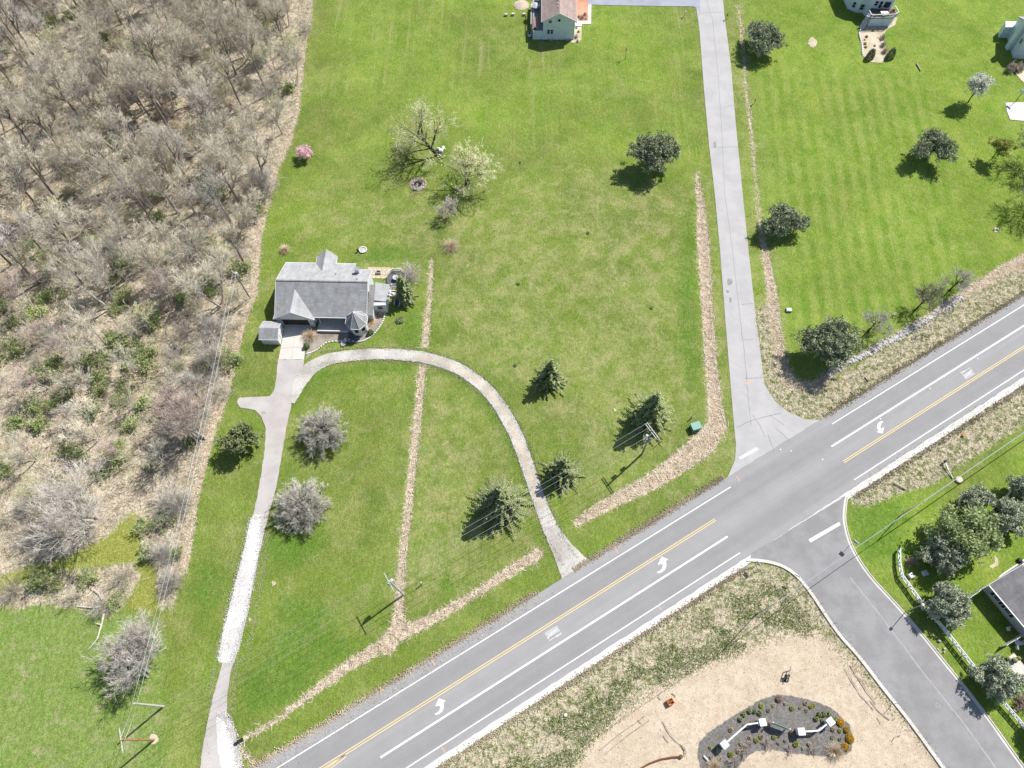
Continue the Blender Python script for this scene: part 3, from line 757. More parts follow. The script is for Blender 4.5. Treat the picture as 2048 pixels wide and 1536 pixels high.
def arrow(pts, ox, oy, sc=.25): sheet('turn_arrow', [(ox + x * sc, oy + y * sc) for x, y in pts], .022, M['paint_white'])
ARW = [(1428, 1102), (1436, 1112), (1462, 1105), (1490, 1085), (1502, 1055), (1503, 1030), (1498, 1012), (1518, 1000), (1464, 978), (1434, 1044), (1452, 1038), (1467, 1034), (1474, 1050), (1470, 1070), (1452, 1090)]
arrow(ARW, 512, 1152)
arrow([(x - 1428 + 1160, y - 1102 + 1505) for x, y in ARW], 1024, 768)
arrow([(922, 300), (905, 296), (880, 312), (870, 335), (872, 352), (886, 372), (868, 384), (914, 396), (930, 345), (916, 352), (904, 358), (898, 345), (900, 330), (912, 312)], 1536, 768)
# the word ONLY, laid in the turning lanes
def word_only(o, u, v):
    """o: pixel of the lower left corner as the driver reads it; u: pixel vector of the word's width; v: of its height"""
    A = P(*o); U = P(o[0] + u[0], o[1] + u[1]) - A; Vv = P(o[0] + v[0], o[1] + v[1]) - A
    w = .042; z = .022
    def bar(x0, y0, x1, y1, th=w):
        a = Vector((x0, y0)); b = Vector((x1, y1))
        pa = A + U * a.x + Vv * a.y; pb = A + U * b.x + Vv * b.y
        dd = (pb - pa).normalized(); nn = Vector((-dd.y, dd.x, 0)) * (th * U.length / 2)
        bars.append([pa - nn, pb - nn, pb + nn, pa + nn])
    for L in 'ONLY':
        bars = []
        if L == 'O':
            P0 = [(.02, .2), (.02, .8), (.06, .97), (.14, .97), (.18, .8), (.18, .2), (.14, .03), (.06, .03), (.02, .2)]
            for a, b in zip(P0[:-1], P0[1:]): bar(*a, *b)
        if L == 'N': bar(.29, 0, .29, 1); bar(.45, 0, .45, 1); bar(.29, .97, .45, .03)
        if L == 'L': bar(.56, 0, .56, 1); bar(.55, .04, .72, .04, .07)
        if L == 'Y': bar(.89, 0, .89, .5); bar(.89, .5, .80, 1); bar(.89, .5, .98, 1)
        mb = MB()
        for i, q in enumerate(bars):
            q = [Vector((p.x, p.y, z + .0005 * i)) for p in q]
            mb.add(q, [(0, 1, 2, 3)])
        tag(mb.build('road_letter', M['paint_white']), kind='structure')
word_only((1089, 1267), (10.5, 16.5), (25, -15.5))
word_only((1945, 743), (-18, -16), (-13, 14.5)) if False else word_only((1949.5, 747.5), (-11, -13.5), (-18.5, 11.5))
# seams, cracks and stains
def crack(pts, w=.05, z=.018, mat='crack', name='pavement_crack'):
    pw = [P(x, y) for x, y in pts]; mb = MB(); r = random.Random(len(pts) * 7 + int(pts[0][0]))
    L = []
    for a, b in zip(pw[:-1], pw[1:]):
        k = max(2, int((b - a).length / .5))
        for j in range(k): L.append(a + (b - a) * (j / k) + Vector((r.uniform(-.05, .05), r.uniform(-.05, .05), 0)))
    L.append(pw[-1])
    vs = []
    for i, p in enumerate(L):
        dd = (L[min(i + 1, len(L) - 1)] - L[max(i - 1, 0)]).normalized(); nn = Vector((-dd.y, dd.x, 0)) * (w * r.uniform(.3, .6))
        vs += [(p.x - nn.x, p.y - nn.y, z), (p.x + nn.x, p.y + nn.y, z)]
    mb.add(vs, [(2 * i, 2 * i + 1, 2 * i + 3, 2 * i + 2) for i in range(len(L) - 1)])
    return tag(mb.build(name, M[mat]), kind='structure')
crack([(1413, 0), (1425, 40), (1437, 160), (1444, 270), (1449, 384), (1465, 500), (1476, 600)], .05)
crack([(1476, 600), (1488, 700), (1497, 800), (1502, 850)], .06)
for y, x0, x1 in ((26, 1399, 1447), (213, 1450, 1468), (295, 1421, 1476), (609, 1483, 1506), (680, 1488, 1514), (757, 1490, 1526)): crack([(x0, y), (x1, y - 2)], .07)
crack([(1474, 855), (1500, 842), (1536, 832), (1562, 826)], .08)
crack([(1504, 830), (1520, 850), (1530, 875)], .06); crack([(1536, 870), (1545, 893), (1548, 905)], .05); crack([(1552, 858), (1566, 868), (1580, 882)], .06); crack([(1540, 830), (1556, 842), (1568, 850)], .05)
crack([(1503, 1108), (1560, 1071), (1630, 1030), (1665, 1002), (1690, 992)], .07, .019)
crack([(1700, 1155), (1760, 1230), (1850, 1350), (1930, 1450), (1995, 1540)], .17, .019, 'paint_faint', 'pavement_seam')
for cx, cy, rx, ry in ((1459, 564, 8, 9), (1455, 583, 4, 5), (1461, 600, 3, 8), (1430, 290, 4, 8), (1875, 1410, 8, 9), (1763, 1322, 3, 4), (1745, 1298, 2, 3), (1818, 1400, 3, 4)):
    sheet('tar_patch', [(cx + rx * math.cos(a * .7) * rnd.uniform(.6, 1), cy + ry * math.sin(a * .7) * rnd.uniform(.6, 1)) for a in range(9)], .0195, M['oil'])
for x, y in ((1232, 1100), (866, 1325), (886, 1500), (1318, 1215), (1475, 957)):
    crack([(x - 3, y - 5), (x + 1, y), (x + 4, y + 6)], .18, .0225, 'paint_orange', 'survey_mark')
sheet('survey_mark', [(1489, 766), (1504, 764), (1504, 766), (1489, 769)], .019, M['paint_orange'])
for x, y, lb in ((1561, 899, 'white road stud in the junction facing the side street mouth, left one'), (1582, 902, 'white road stud in the junction, just right of the leftmost stud'), (1645, 919, 'white road stud before the near end of the right-hand yellow lines'), (1761, 838, 'white road stud above the right-hand turn arrow'), (1860, 777, 'white road stud between the right-hand turn arrow and the word'), (1955, 717, 'white road stud beyond the right-hand word, nearest the picture edge')):
    w = P(x, y); tag(MB().box((w.x, w.y, .03), (.22, .22, .03), .6).build('road_stud', M['paint_white']), lb, 'road stud', 'white studs on the road')
# ------------------------------------------------------------------ buildings
def window(house, wname, c, w, h, nrm, parent=None, bars=1, trim='trim', pane='glass'):
    """window centred at c on a wall whose outward normal is nrm (horizontal unit vector); frame > pane"""
    nx, ny = nrm; tx, ty = -ny, nx
    c = Vector(c)
    ang = math.atan2(ty, tx)
    mb = MB()
    f = .09
    for s, ww, hh in (((0, h / 2), w + 2 * f, f), ((0, -h / 2), w + 2 * f, f), ((w / 2, 0), f, h), ((-w / 2, 0), f, h)):
        mb.box((c.x + tx * s[0] + nx * .05, c.y + ty * s[0] + ny * .05, c.z + s[1]), (ww, .1, hh), ang)
    for b in range(bars):
        if bars: mb.box((c.x + nx * .05, c.y + ny * .05, c.z - h / 2 + h * (b + 1) / (bars + 1)), (w, .07, .05), ang)
    fr = mb.build(wname, M[trim], house)
    MB().box((c.x + nx * .012, c.y + ny * .012, c.z), (w, .03, h), ang).build('pane', M[pane], fr)
    return fr

def gable_roof(parent, name, ridge0, ridge1, e, th, mat, fascia=True):
    """two slopes; e = [left0, left1, right1, right0] eave corners"""
    for q in ([ridge0, ridge1, e[1], e[0]], [ridge0, ridge1, e[2], e[3]]):
        r = MB().slab(q, th).build(name, mat, parent)
        if fascia:
            dz = Vector((0, 0, -th * .6))
            for a, b in ((q[2], q[3]), (q[3], q[0]), (q[1], q[2])):
                MB().beam(Vector(a) + dz, Vector(b) + dz, .05, th * 1.9).build('fascia', M['trim'], r)

# ---- the grey-roofed house on the left, with garage and turret
H1 = thing('house', 'long single-storey house with grey shingle roof, garage gable and corner turret beside the loop driveway', 'house', (-38.95, 82.0, 0), R(-1.75))
mb = MB()
mb.prism([(-8.8, -6.0), (-1.4, -6.0), (-1.4, -5.0), (8.8, -5.0), (8.8, 4.0), (5.4, 4.0), (5.4, 6.1), (-8.8, 6.1)], -.3, 2.95)
mb.add([(-8.8, -6.0, 2.95), (-8.8, 6.1, 2.95), (-8.8, 0, 5.6), (8.8, -5.5, 2.95), (8.8, 5.5, 2.95), (8.8, 0, 5.6)], [(0, 1, 2), (3, 5, 4)])
mb.prism([(-2.5, 6.0), (.8, 6.0), (.8, 8.2), (-2.5, 8.2)], -.3, 2.85)
mb.build('wall', M['siding_white'], H1)
rid0, rid1 = (-9.2, 0, 5.85), (9.15, 0, 5.85)
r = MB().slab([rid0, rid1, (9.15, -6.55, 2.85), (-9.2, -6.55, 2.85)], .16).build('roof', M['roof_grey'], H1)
MB().beam((-9.2, -6.58, 2.78), (9.15, -6.58, 2.78), .14, .14).build('gutter', M['trim'], r)
for q in (((-9.22, -6.55, 2.76), (-9.22, 0, 5.76)), ((9.17, -6.55, 2.76), (9.17, 0, 5.76))): MB().beam(*q, .06, .26).build('fascia', M['trim'], r)
r = MB().slab([rid0, rid1, (9.15, 4.5, 3.79), (5.4, 4.5, 3.79), (5.4, 6.55, 2.85), (-9.2, 6.55, 2.85)], .16).build('roof', M['roof_grey_light'], H1)  # slope facing the sun: its brightness is put into a lighter grey
MB().beam((-9.2, 6.58, 2.78), (5.4, 6.58, 2.78), .14, .14).beam((5.4, 4.5, 3.72), (9.15, 4.5, 3.72), .14, .14).build('gutter', M['trim'], r)
for q in (((-9.22, 6.55, 2.76), (-9.22, 0, 5.76)), ((9.17, 4.5, 3.70), (9.17, 0, 5.76))): MB().beam(*q, .06, .26).build('fascia', M['trim'], r)
MB().beam((-9.2, 0, 5.88), (9.15, 0, 5.88), .30, .06).build('ridge_cap', M['roof_dark'], r)
for x, y in ((2.2, 2.6), (6.9, .9)):
    z = 5.85 - y * .458
    MB().tube((x, y, z - .1), (x, y, z + .45), .09, n=8).build('vent_pipe', M['metal'], r)
# rear wing
gable_roof(H1, 'rear_wing_roof', (-.85, 9.0, 4.25), (-.85, 2.9, 4.25), [(-2.95, 8.3, 2.9), (-2.95, 6.0, 2.9), (1.25, 6.0, 2.9), (1.25, 8.3, 2.9)], .14, M['roof_grey_light'])
# garage wing, a dark panel across its opening
gx0, gx1, gxm = -9.4, -1.25, -5.35
gable_roof(H1, 'garage_roof', (gxm, -7.0, 5.15), (gxm, -1.3, 5.15), [(gx0, -7.15, 2.75), (gx0, -6.0, 2.75), (gx1, -6.0, 2.75), (gx1, -7.15, 2.75)], .14, M['roof_grey_light'])
mb = MB()
mb.box((-8.45, -6.5, 1.3), (.9, 1.1, 3.1)).box((-2.1, -6.5, 1.3), (.9, 1.1, 3.1))
mb.add([(-8.9, -6.95, 2.4), (-1.65, -6.95, 2.4), (-1.65, -6.95, 2.95), (gxm, -6.95, 4.95), (-8.9, -6.95, 2.95), (-8.9, -6.6, 2.4), (-1.65, -6.6, 2.4), (-1.65, -6.6, 2.95), (gxm, -6.6, 4.95), (-8.9, -6.6, 2.95)],
       [(0, 1, 2, 3, 4), (9, 8, 7, 6, 5), (0, 5, 6, 1)])
mb.build('garage_wall', M['siding_white'], H1)
gd = MB().box((-5.27, -6.62, 1.15), (5.4, .1, 2.3)).build('garage_dark_opening', M['bark_dark'], H1)  # dark colour stands in for the shade inside the open garage
mb = MB()
for z in (.55, 1.15, 1.72): mb.box((-5.27, -6.68, z), (5.4, .03, .04))
mb.build('panel_seam', M['dark'], gd)
MB().box((-5.4, -7.02, 3.9), (.16, .1, .3)).build('garage_lamp', M['metal'], H1)
for x in (-8.45, -2.1): MB().box((x, -7.12, 1.9), (.16, .12, .3)).build('wall_lamp', M['dark'], H1)
# sunken front porch, walk and steps
MB().box((3.2, -6.6, .12), (8.6, 3.0, .24)).build('porch_floor', M['concrete'], H1)
MB().box((2.1, -8.25, .35), (6.2, .22, .5)).build('porch_kerb', M['concrete_white'], H1)
mb = MB()
for k in range(5): MB().box((6.3, -8.6 - k * .48, .22 - k * .045), (2.0, .48, .16)).build('step', M['deck'], H1)
for x in (-.6, 5.0): MB().tube((x, -6.3, .2), (x, -6.3, 2.8), .1, n=8).build('porch_post', M['trim'], H1)
window(H1, 'window', (1.0, -5.0, 1.7), 1.8, 1.2, (0, -1)); window(H1, 'window', (4.2, -5.0, 1.4), 1.0, 2.0, (0, -1))
window(H1, 'window', (-7.2, 6.1, 1.6), 1.4, 1.1, (0, 1)); window(H1, 'window', (3.0, 6.1, 1.6), 1.8, 1.1, (0, 1)); window(H1, 'window', (-8.8, 1.0, 1.6), 1.2, 1.1, (-1, 0))
# turret
tc = Vector((7.35, -7.3, 0)); tr = 1.85
oct_ = [(tc.x + tr * math.cos(R(22.5 + 45 * k)), tc.y + tr * math.sin(R(22.5 + 45 * k))) for k in range(8)]
tw = MB().prism(oct_, -.3, 3.3).build('turret_wall', M['siding_white'], H1)
apex = Vector((tc.x - .15, tc.y + .15, 5.9)); er = tr + .45
ev = [Vector((tc.x + er * math.cos(R(22.5 + 45 * k)), tc.y + er * math.sin(R(22.5 + 45 * k)), 3.25)) for k in range(8)]
mb = MB(); vs = [apex] + ev + [e + Vector((0, 0, -.14)) for e in ev]
mb.add(vs, [(0, 1 + k, 1 + (k + 1) % 8) for k in range(8)] + [(1 + k, 9 + k, 9 + (k + 1) % 8, 1 + (k + 1) % 8) for k in range(8)] + [tuple(range(16, 8, -1))])
trf = mb.build('turret_roof', M['roof_grey'], H1)
mb = MB()
for e in ev: mb.beam(apex + Vector((0, 0, .02)), e + Vector((0, 0, .03)), .08, .05)
for k in range(8): mb.beam(ev[k] + Vector((0, 0, -.05)), ev[(k + 1) % 8] + Vector((0, 0, -.05)), .09, .16)
mb.build('turret_trim', M['trim'], trf)
MB().tube(apex, apex + Vector((0, 0, .5)), .05, .01).build('finial', M['trim'], trf)
for k in (3, 4, 5, 6, 7):
    a = R(45 * k + 0); ap = tr * math.cos(R(22.5))
    a = R(45 * (k + 0))
    window(H1, 'window', (tc.x + ap * math.cos(a), tc.y + ap * math.sin(a), 2.0), .85, 1.5, (math.cos(a), math.sin(a)), bars=0)
# east side: lean-to strip, sun room with its window
MB().slab([(9.2, .4, 4.4), (10.35, .4, 4.2), (10.35, -6.0, 3.0), (9.2, -6.0, 3.0)], .12).build('side_roof', M['roof_dark'], H1)
MB().prism([(8.8, -5.4), (10.1, -5.4), (10.1, .6), (8.8, .6)], -.3, 2.9).build('side_wall', M['siding_white'], H1)
MB().prism([(10.1, -3.5), (12.6, -3.3), (12.6, 1.3), (10.1, 1.5)], -.3, 2.75).build('sunroom_wall', M['siding_white'], H1)
MB().slab([(10.0, 1.9, 3.15), (12.9, 1.6, 2.9), (12.9, -2.6, 2.9), (10.0, -2.5, 3.15)], .14).build('sunroom_roof', M['roof_grey_light'], H1)
window(H1, 'window', (11.35, -3.42, 1.9), 1.0, 1.0, (.08, -1), trim='siding_grey'); window(H1, 'window', (12.6, -.4, 1.6), 2.2, 1.2, (1, 0), bars=0)
ch = MB().box((6.5, 3.3, 4.6), (.75, .75, 2.0)).build('chimney', M['siding_grey'], H1)
MB().box((6.5, 3.3, 5.65), (.9, .9, .1)).build('chimney_cap', M['metal'], ch)

def l2w(h, x, y, z=0):
    a = h.rotation_euler.z
    return Vector((h.location.x + x * math.cos(a) - y * math.sin(a), h.location.y + x * math.sin(a) + y * math.cos(a), z))
# octagonal deck with railings
dk = thing('deck', 'octagonal dark-floored deck with white railings at the right rear corner of the grey-roofed house', 'deck', l2w(H1, 13.6, 4.6), R(-1.75))
o8 = [(2.15 * math.cos(R(22.5 + 45 * k)), 2.15 * math.sin(R(22.5 + 45 * k))) for k in range(8)]
MB().prism(o8, -.1, .55).build('floor', M['deck'], dk)
MB().prism([(-2.7, -4.2), (.2, -4.2), (.2, -1.95), (-2.7, -1.95)], -.1, .5).build('lower_floor', M['concrete_white'], dk)
MB().prism([(.25, -6.6), (1.3, -6.6), (1.3, -2.0), (.25, -2.0)], -.1, .35).build('ramp', M['deck'], dk)
def railing(parent, a, b, z0, h, nb=None):
    a = Vector((a[0], a[1], 0)); b = Vector((b[0], b[1], 0)); L = (b - a).length
    mb = MB(); up = Vector((0, 0, 1))
    mb.beam(a + up * (z0 + h), b + up * (z0 + h), .14, .07); mb.beam(a + up * (z0 + .12), b + up * (z0 + .12), .06, .05)
    rr = mb.build('railing', M['trim'], parent)
    k = max(2, int(L / .22)); mb = MB()
    for i in range(1, k): 
        q = a + (b - a) * (i / k); mb.box((q.x, q.y, z0 + h / 2), (.04, .04, h))
    o = mb.build('baluster', M['trim'], rr); o['kind'] = 'stuff'
    MB().box((a.x, a.y, z0 + h / 2), (.13, .13, h + .1)).build('post', M['trim'], rr)
for k in range(8):
    if k in (3, 4): continue
    railing(dk, o8[k], o8[(k + 1) % 8], .55, .95)
railing(dk, (1.35, -2.0), (1.35, -6.6), .3, .9); railing(dk, (.25, -4.3), (.25, -6.6), .3, .9)
t = thing('patio_table', 'small round pale blue table on the octagonal dark deck', 'table', l2w(H1, 13.5, 4.5, .55))
MB().lathe([(.6, .7), (.6, .75)], n=16).build('table_top', M['transformer'], t); MB().tube((0, 0, 0), (0, 0, .7), .05).build('leg', M['metal'], t)
pv = thing('paver_patio', 'tan paver patio behind the grey-roofed house next to the octagonal deck', 'patio', l2w(H1, 9.8, 6.4), R(-1.75))
pv['kind'] = 'structure'; del pv['category']
me = MB().box((0, 0, 0), (.93, .93, .1)).mesh('paver', M['gravel_tan'])
for i in range(5):
    for j in range(3):
        if (i, j) in ((0, 0),): continue
        o = link_mesh('paver', me, pv); o.location = (-2.2 + i * .97, -.9 + j * .97, .0 + rnd.uniform(-.01, .01))
t = thing('fire_table', 'small square dark fire table on the tan paver patio behind the grey-roofed house', 'fire table', l2w(H1, 9.6, 6.4, .05), R(-1.75))
MB().box((0, 0, .25), (1.0, .7, .5)).build('body', M['stone'], t, .03); MB().box((0, 0, .51), (.7, .42, .04)).build('burner', M['dark'], t)
t = thing('grill', 'black barbecue grill in the roof notch behind the grey-roofed house', 'grill', l2w(H1, 7.0, 5.6))
MB().box((0, 0, .45), (.9, .5, .8)).build('cabinet', M['dark'], t, .03); MB().tube((-.4, 0, .9), (.4, 0, .9), .25, n=10).build('lid', M['red'], t)

# ---- garden shed left of the garage
SH = thing('shed', 'small white garden shed with grey gambrel roof left of the garage', 'shed', P(534, 676, 0), R(-1.75))
SH.location = (-48.95, 72.75, 0)
mb = MB(); prof = [(-1.85, 0), (1.85, 0), (1.85, 2.3), (0, 3.25), (-1.85, 2.3)]
vs = [(x, y, z) for x in (-1.7, 1.75) for y, z in prof]
mb.add(vs, [(0, 1, 2, 3, 4), (9, 8, 7, 6, 5), (0, 5, 6, 1), (1, 6, 7, 2), (4, 9, 5, 0), (2, 7, 8, 3), (3, 8, 9, 4)])
mb.build('wall', M['siding_white'], SH)
for s, mt in ((1, 'roof_grey_light'), (-1, 'roof_shed_shade')):  # lit slope paler, shaded slope darker: sunlight painted into the two greys
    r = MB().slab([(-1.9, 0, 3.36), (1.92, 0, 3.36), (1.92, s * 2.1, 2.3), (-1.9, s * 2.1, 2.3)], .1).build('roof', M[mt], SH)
    MB().beam((-1.9, s * 2.12, 2.24), (1.92, s * 2.12, 2.24), .06, .16).beam((1.94, 0, 3.3), (1.94, s * 2.1, 2.24), .06, .18).build('trim', M['trim'], r)
dr = MB().box((1.78, 0, 1.0), (.06, 1.4, 2.0)).build('door', M['trim'], SH); MB().box((1.83, .5, 1.0), (.05, .06, .2)).build('handle', M['dark'], dr)

# ---- the house at the top edge
H2 = thing('house', 'two-storey white-sided house with brown gable roof at the top edge of the lawn', 'house', (10.58, 160.45, 0), R(-1.2))
mb = MB()
mb.prism([(-3.95, 0), (3.95, 0), (3.95, 13), (-3.95, 13)], -.3, 5.35)
mb.add([(-3.95, 0, 5.35), (3.95, 0, 5.35), (0, 0, 7.35), (-3.95, 13, 5.35), (3.95, 13, 5.35), (0, 13, 7.35)], [(0, 1, 2), (5, 4, 3)])
mb.build('wall', M['siding_shade_blue'], H2)
MB().prism([(-6.55, .05), (-3.97, .05), (-3.97, 12), (-6.55, 12)], -.3, 2.35).build('side_wing_wall', M['siding_shade_blue'], H2)
MB().prism([(-6.4, .2), (-3.98, .2), (-3.98, 12), (-6.4, 12)], 2.36, 2.44).build('flat_roof', M['roof_dark'], H2)
MB().slab([(-5.9, .6, 3.1), (-5.2, 4.8, 3.1), (-6.7, 4.8, 2.6), (-6.7, .2, 2.6)], .1).build('porch_roof', M['roof_brown'], H2)
MB().slab([(-5.9, .6, 3.1), (-5.2, 4.8, 3.1), (-4.3, 5.0, 2.5), (-5.2, .2, 2.5)], .1).build('porch_roof', M['roof_brown'], H2)
gable_roof(H2, 'roof', (0, -.4, 7.5), (0, 13.4, 7.5), [(-4.45, -.4, 5.2), (-4.45, 13.4, 5.2), (4.45, 13.4, 5.2), (4.45, -.4, 5.2)], .16, M['roof_brown'])
for y, z in ((2.3, 7.6), (3.6, 7.6), (5.0, 7.6)): MB().tube((-.4, y, 7.1), (-.4, y, z), .12, n=8).build('vent_pipe', M['trim'], H2)
window(H2, 'window', (-2.55, 0, 2.2), .65, 1.25, (0, -1), trim='trim'); window(H2, 'window', (-1.72, 0, 2.2), .65, 1.25, (0, -1), trim='trim')
window(H2, 'window', (-2.2, 0, 5.0), .7, .8, (0, -1), trim='siding_grey')
pl = MB().box((0, -.06, 5.4), (1.25, .1, 1.1)).build('gable_vent', M['trim'], H2, .05)
MB().lathe([(.33, 0), (.33, .05)], n=14).build('vent_opening', M['dark'], pl).matrix_local = Matrix.Translation((0, -.12, 5.4)) @ Matrix.Rotation(R(90), 4, 'X')
for x in (-1.9, 2.3):
    f = MB().prism([(x - .5, -.5), (x + .5, -.5), (x + .5, 0), (x - .5, 0)], -.1, .25).build('window_well', M['metal'], H2)
MB().box((3.8, -.02, 2.6), (.16, .12, 5.2)).build('downspout', M['trim'], H2)
dk = thing('deck', 'raised dark deck with pale railing on the left side of the brown-roofed house', 'deck', (3.95, 164.2, 0), R(-1.2))
MB().prism([(-.3, -1.0), (2.4, -1.0), (2.4, 9), (-.3, 9)], 1.3, 1.42).build('floor', M['deck_wood'], dk)
railing(dk, (-.3, -1.0), (-.3, 7), 1.4, 1.0)
for y in (-.9, 3, 6.5): MB().box((-.2, y, .65), (.15, .15, 1.3)).build('support_post', M['trim'], dk)
t = thing('parasol', 'pale blue parasol on the deck of the brown-roofed house', 'parasol', (4.9, 169.2, 1.42))
MB().tube((0, 0, 0), (0, 0, 2.3), .03).build('pole', M['metal'], t); MB().lathe([(1.2, 1.9), (.1, 2.45)], n=8).build('canopy', M['transformer'], t)
for i, (x, y, cc, lb) in enumerate(((4.7, 166.0, 'stone_white', 'low white box on the deck next to the brown roof'), (5.6, 166.8, 'concrete_peach', 'tan lounge seat on the deck beside the pale parasol'))):
    MB().box((0, 0, .25), (1.0, .8, .5)).add([(-.5, .35, .5), (.5, .35, .5), (.5, .42, .95), (-.5, .42, .95)], [(0, 1, 2, 3)]).build('lounge_chair', M[cc]).location = (x, y, 1.42)
    tag(bpy.context.scene.objects[-1], lb, 'seat')
t = thing('air_conditioner', 'blue-grey air conditioner unit at the foot of the brown-roofed house wall', 'air conditioner', P(1059, 72))
MB().box((0, 0, .4), (.9, .9, .8)).build('cabinet', M['transformer'], t, .04); MB().lathe([(.34, .8), (.34, .83)], n=14).build('fan_grille', M['dark'], t)
for i, (x, y, lb) in enumerate(((1048, 30, 'low pale bench block just left of the brown-roofed house deck'), (1026, 30, 'low pale bench block farther left of the deck, by the mulch heap'), (1012, 31, 'tan low block leftmost in the row beside the top house'))):
    w = P(x, y); tag(MB().box((w.x, w.y, .25), (.75, .5, .5), 0).build('garden_block', M['concrete'], None, .04), lb, 'garden block', 'blocks beside the top house')
t = thing('mulch_heap', 'round tan heap of wood chips left of the brown-roofed house', 'heap', P(1043, 10))
r2 = random.Random(3); mb = MB()
for i in range(160):
    a = r2.uniform(0, 6.28); d2 = 2.0 * math.sqrt(r2.random()); mb.box((d2 * math.cos(a), d2 * math.sin(a) * .9, max(.02, .5 - d2 * .22)), (r2.uniform(.15, .4), .12, .12), r2.uniform(0, 3))
o = mb.build('wood_chips', M['straw_tan'], t); o['kind'] = 'stuff'
MB().lathe([(2.1, 0), (1.3, .28), (.3, .5)], n=14).build('heap_body', M['gravel_tan'], t)

# ---- the bay-windowed house, top right
H3 = thing('house', 'white-sided house with pale roof and bay windows above the raised white deck, top right', 'house', (0, 0, 0))
fp = [(86.4, 171.5), (88.4, 169.9), (90.0, 169.6), (90.6, 168.0), (95.4, 167.5), (96.2, 168.4), (97, 176), (86, 178)]
MB().prism(fp, -.3, 5.4).build('wall', M['siding_shade_blue'], H3)
cx = sum(p[0] for p in fp) / 8; cy = sum(p[1] for p in fp) / 8
big = [(cx + (x - cx) * 1.07, cy + (y - cy) * 1.07) for x, y in fp]
mb = MB(); vs = [(x, y, 5.35) for x, y in big] + [(cx, cy + .5, 7.4)]
mb.add(vs, [(i, (i + 1) % 8, 8) for i in range(8)] + [tuple(range(7, -1, -1))]).build('roof', M['roof_brown'], H3)
mb = MB()
for i in range(8): mb.beam((*big[i], 5.3), (*big[(i + 1) % 8], 5.3), .1, .2)
mb.build('gutter', M['trim'], H3)
def wall_window(h, a, b, t, z, w, hh, **k):
    a = Vector(a); b = Vector(b); dd = (b - a).normalized(); n_ = (dd.y, -dd.x)
    c = a + (b - a) * t; window(h, 'window', (c.x, c.y, z), w, hh, n_, **k)
wall_window(H3, fp[1], fp[2], .5, 1.6, 1.0, 1.5); wall_window(H3, fp[1], fp[2], .5, 4.2, 1.0, 1.2)
wall_window(H3, fp[0], fp[1], .5, 1.6, .8, 1.5)
wall_window(H3, fp[3], fp[4], .18, 3.9, .9, 1.3); wall_window(H3, fp[3], fp[4], .75, 3.7, 1.6, 1.7, bars=0); wall_window(H3, fp[3], fp[4], .42, 3.6, .8, 1.9)
dk = thing('deck', 'raised white deck with railings below the bay-windowed house, top right', 'deck', (0, 0, 0))
df = [(89.6, 164.1), (95.6, 164.3), (96.7, 165.2), (96.3, 167.6), (90.6, 167.9), (89.4, 165.8)]
MB().prism(df, 2.3, 2.5).build('floor', M['deck'], dk)
MB().prism([(90.0, 164.35), (95.5, 164.5), (96.4, 165.3), (96.1, 167.5), (90.7, 167.5)], -.2, 2.3).build('skirt', M['siding_shade_blue'], dk)
for i in range(4): railing(dk, df[i], df[i + 1] if i < 3 else df[4], 2.5, .95) if i != 3 else None
mb = MB()
for k in range(9): MB().box((88.4 + k * .16 - .2, 163.5 + k * .16, .25 + k * .27), (1.3, .34, .1), R(-45)).build('step', M['trim'], dk)
railing(dk, (89.6, 164.1), (89.4, 165.8), 2.5, .95)
t = thing('patio_table', 'white rectangular table on the raised deck, top right', 'table', (93.2, 165.3, 2.5))
MB().box((0, 0, .72), (1.9, .95, .06)).build('table_top', M['stone_white'], t)
for x, y in ((-.85, -.4), (.85, -.4), (.85, .4), (-.85, .4)): MB().box((x, y, .36), (.06, .06, .72)).build('leg', M['metal'], t)
def chair(x, y, z, rz, mat, lb, grp='chairs on the raised deck'):
    t = thing('patio_chair', lb, 'chair', (x, y, z), rz, grp)
    MB().box((0, 0, .42), (.55, .55, .08)).build('seat', M[mat], t); MB().box((0, .26, .72), (.55, .06, .55)).build('backrest', M[mat], t)
    for sx in (-.24, .24):
        for sy in (-.24, .24): MB().box((sx, sy, .2), (.05, .05, .4)).build('leg', M['metal'], t)
    return t
chair(91.9, 165.2, 2.5, R(90), 'dark', 'dark patio chair at the left end of the white deck table')
chair(94.6, 165.4, 2.5, R(-90), 'red', 'red patio chair at the right end of the white deck table')
chair(93.0, 164.6, 2.5, R(180), 'stone_white', 'white patio chair on the near side of the deck table')
chair(93.5, 166.3, 2.5, R(5), 'red', 'red patio chair between the deck table and the house wall')
chair(95.6, 165.9, 2.5, R(-30), 'red', 'red patio chair in the right corner of the raised deck')
chair(91.0, 164.9, 2.5, R(150), 'dark', 'dark patio chair at the head of the deck steps')

# ---- the house at the right edge
H4 = thing('house', 'pale blue-white gabled house cut off by the right edge below the top corner', 'house', (123.3, 152.0, 0), R(0))
MB().prism([(0, 0), (1.0, 8.2), (12, 7), (11, -1)], -.3, 5.3).add([(0, 0, 5.3), (1.0, 8.2, 5.3), (.5, 4.1, 7.2)], [(0, 1, 2)]).build('wall', M['siding_shade_blue'], H4)
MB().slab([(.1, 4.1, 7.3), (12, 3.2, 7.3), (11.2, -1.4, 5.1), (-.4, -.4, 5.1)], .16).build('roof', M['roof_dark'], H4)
MB().slab([(.1, 4.1, 7.3), (12, 3.2, 7.3), (12.4, 7.6, 5.1), (.7, 8.7, 5.1)], .16).build('roof', M['roof_grey_light'], H4)  # sunward slope painted paler than the one turned away from the sun
MB().prism([(-1.3, 7.6), (-.6, 9.8), (3.5, 9.6), (1.05, 7.6)], -.3, 3.0).build('bay_wall', M['siding_shade_blue'], H4)
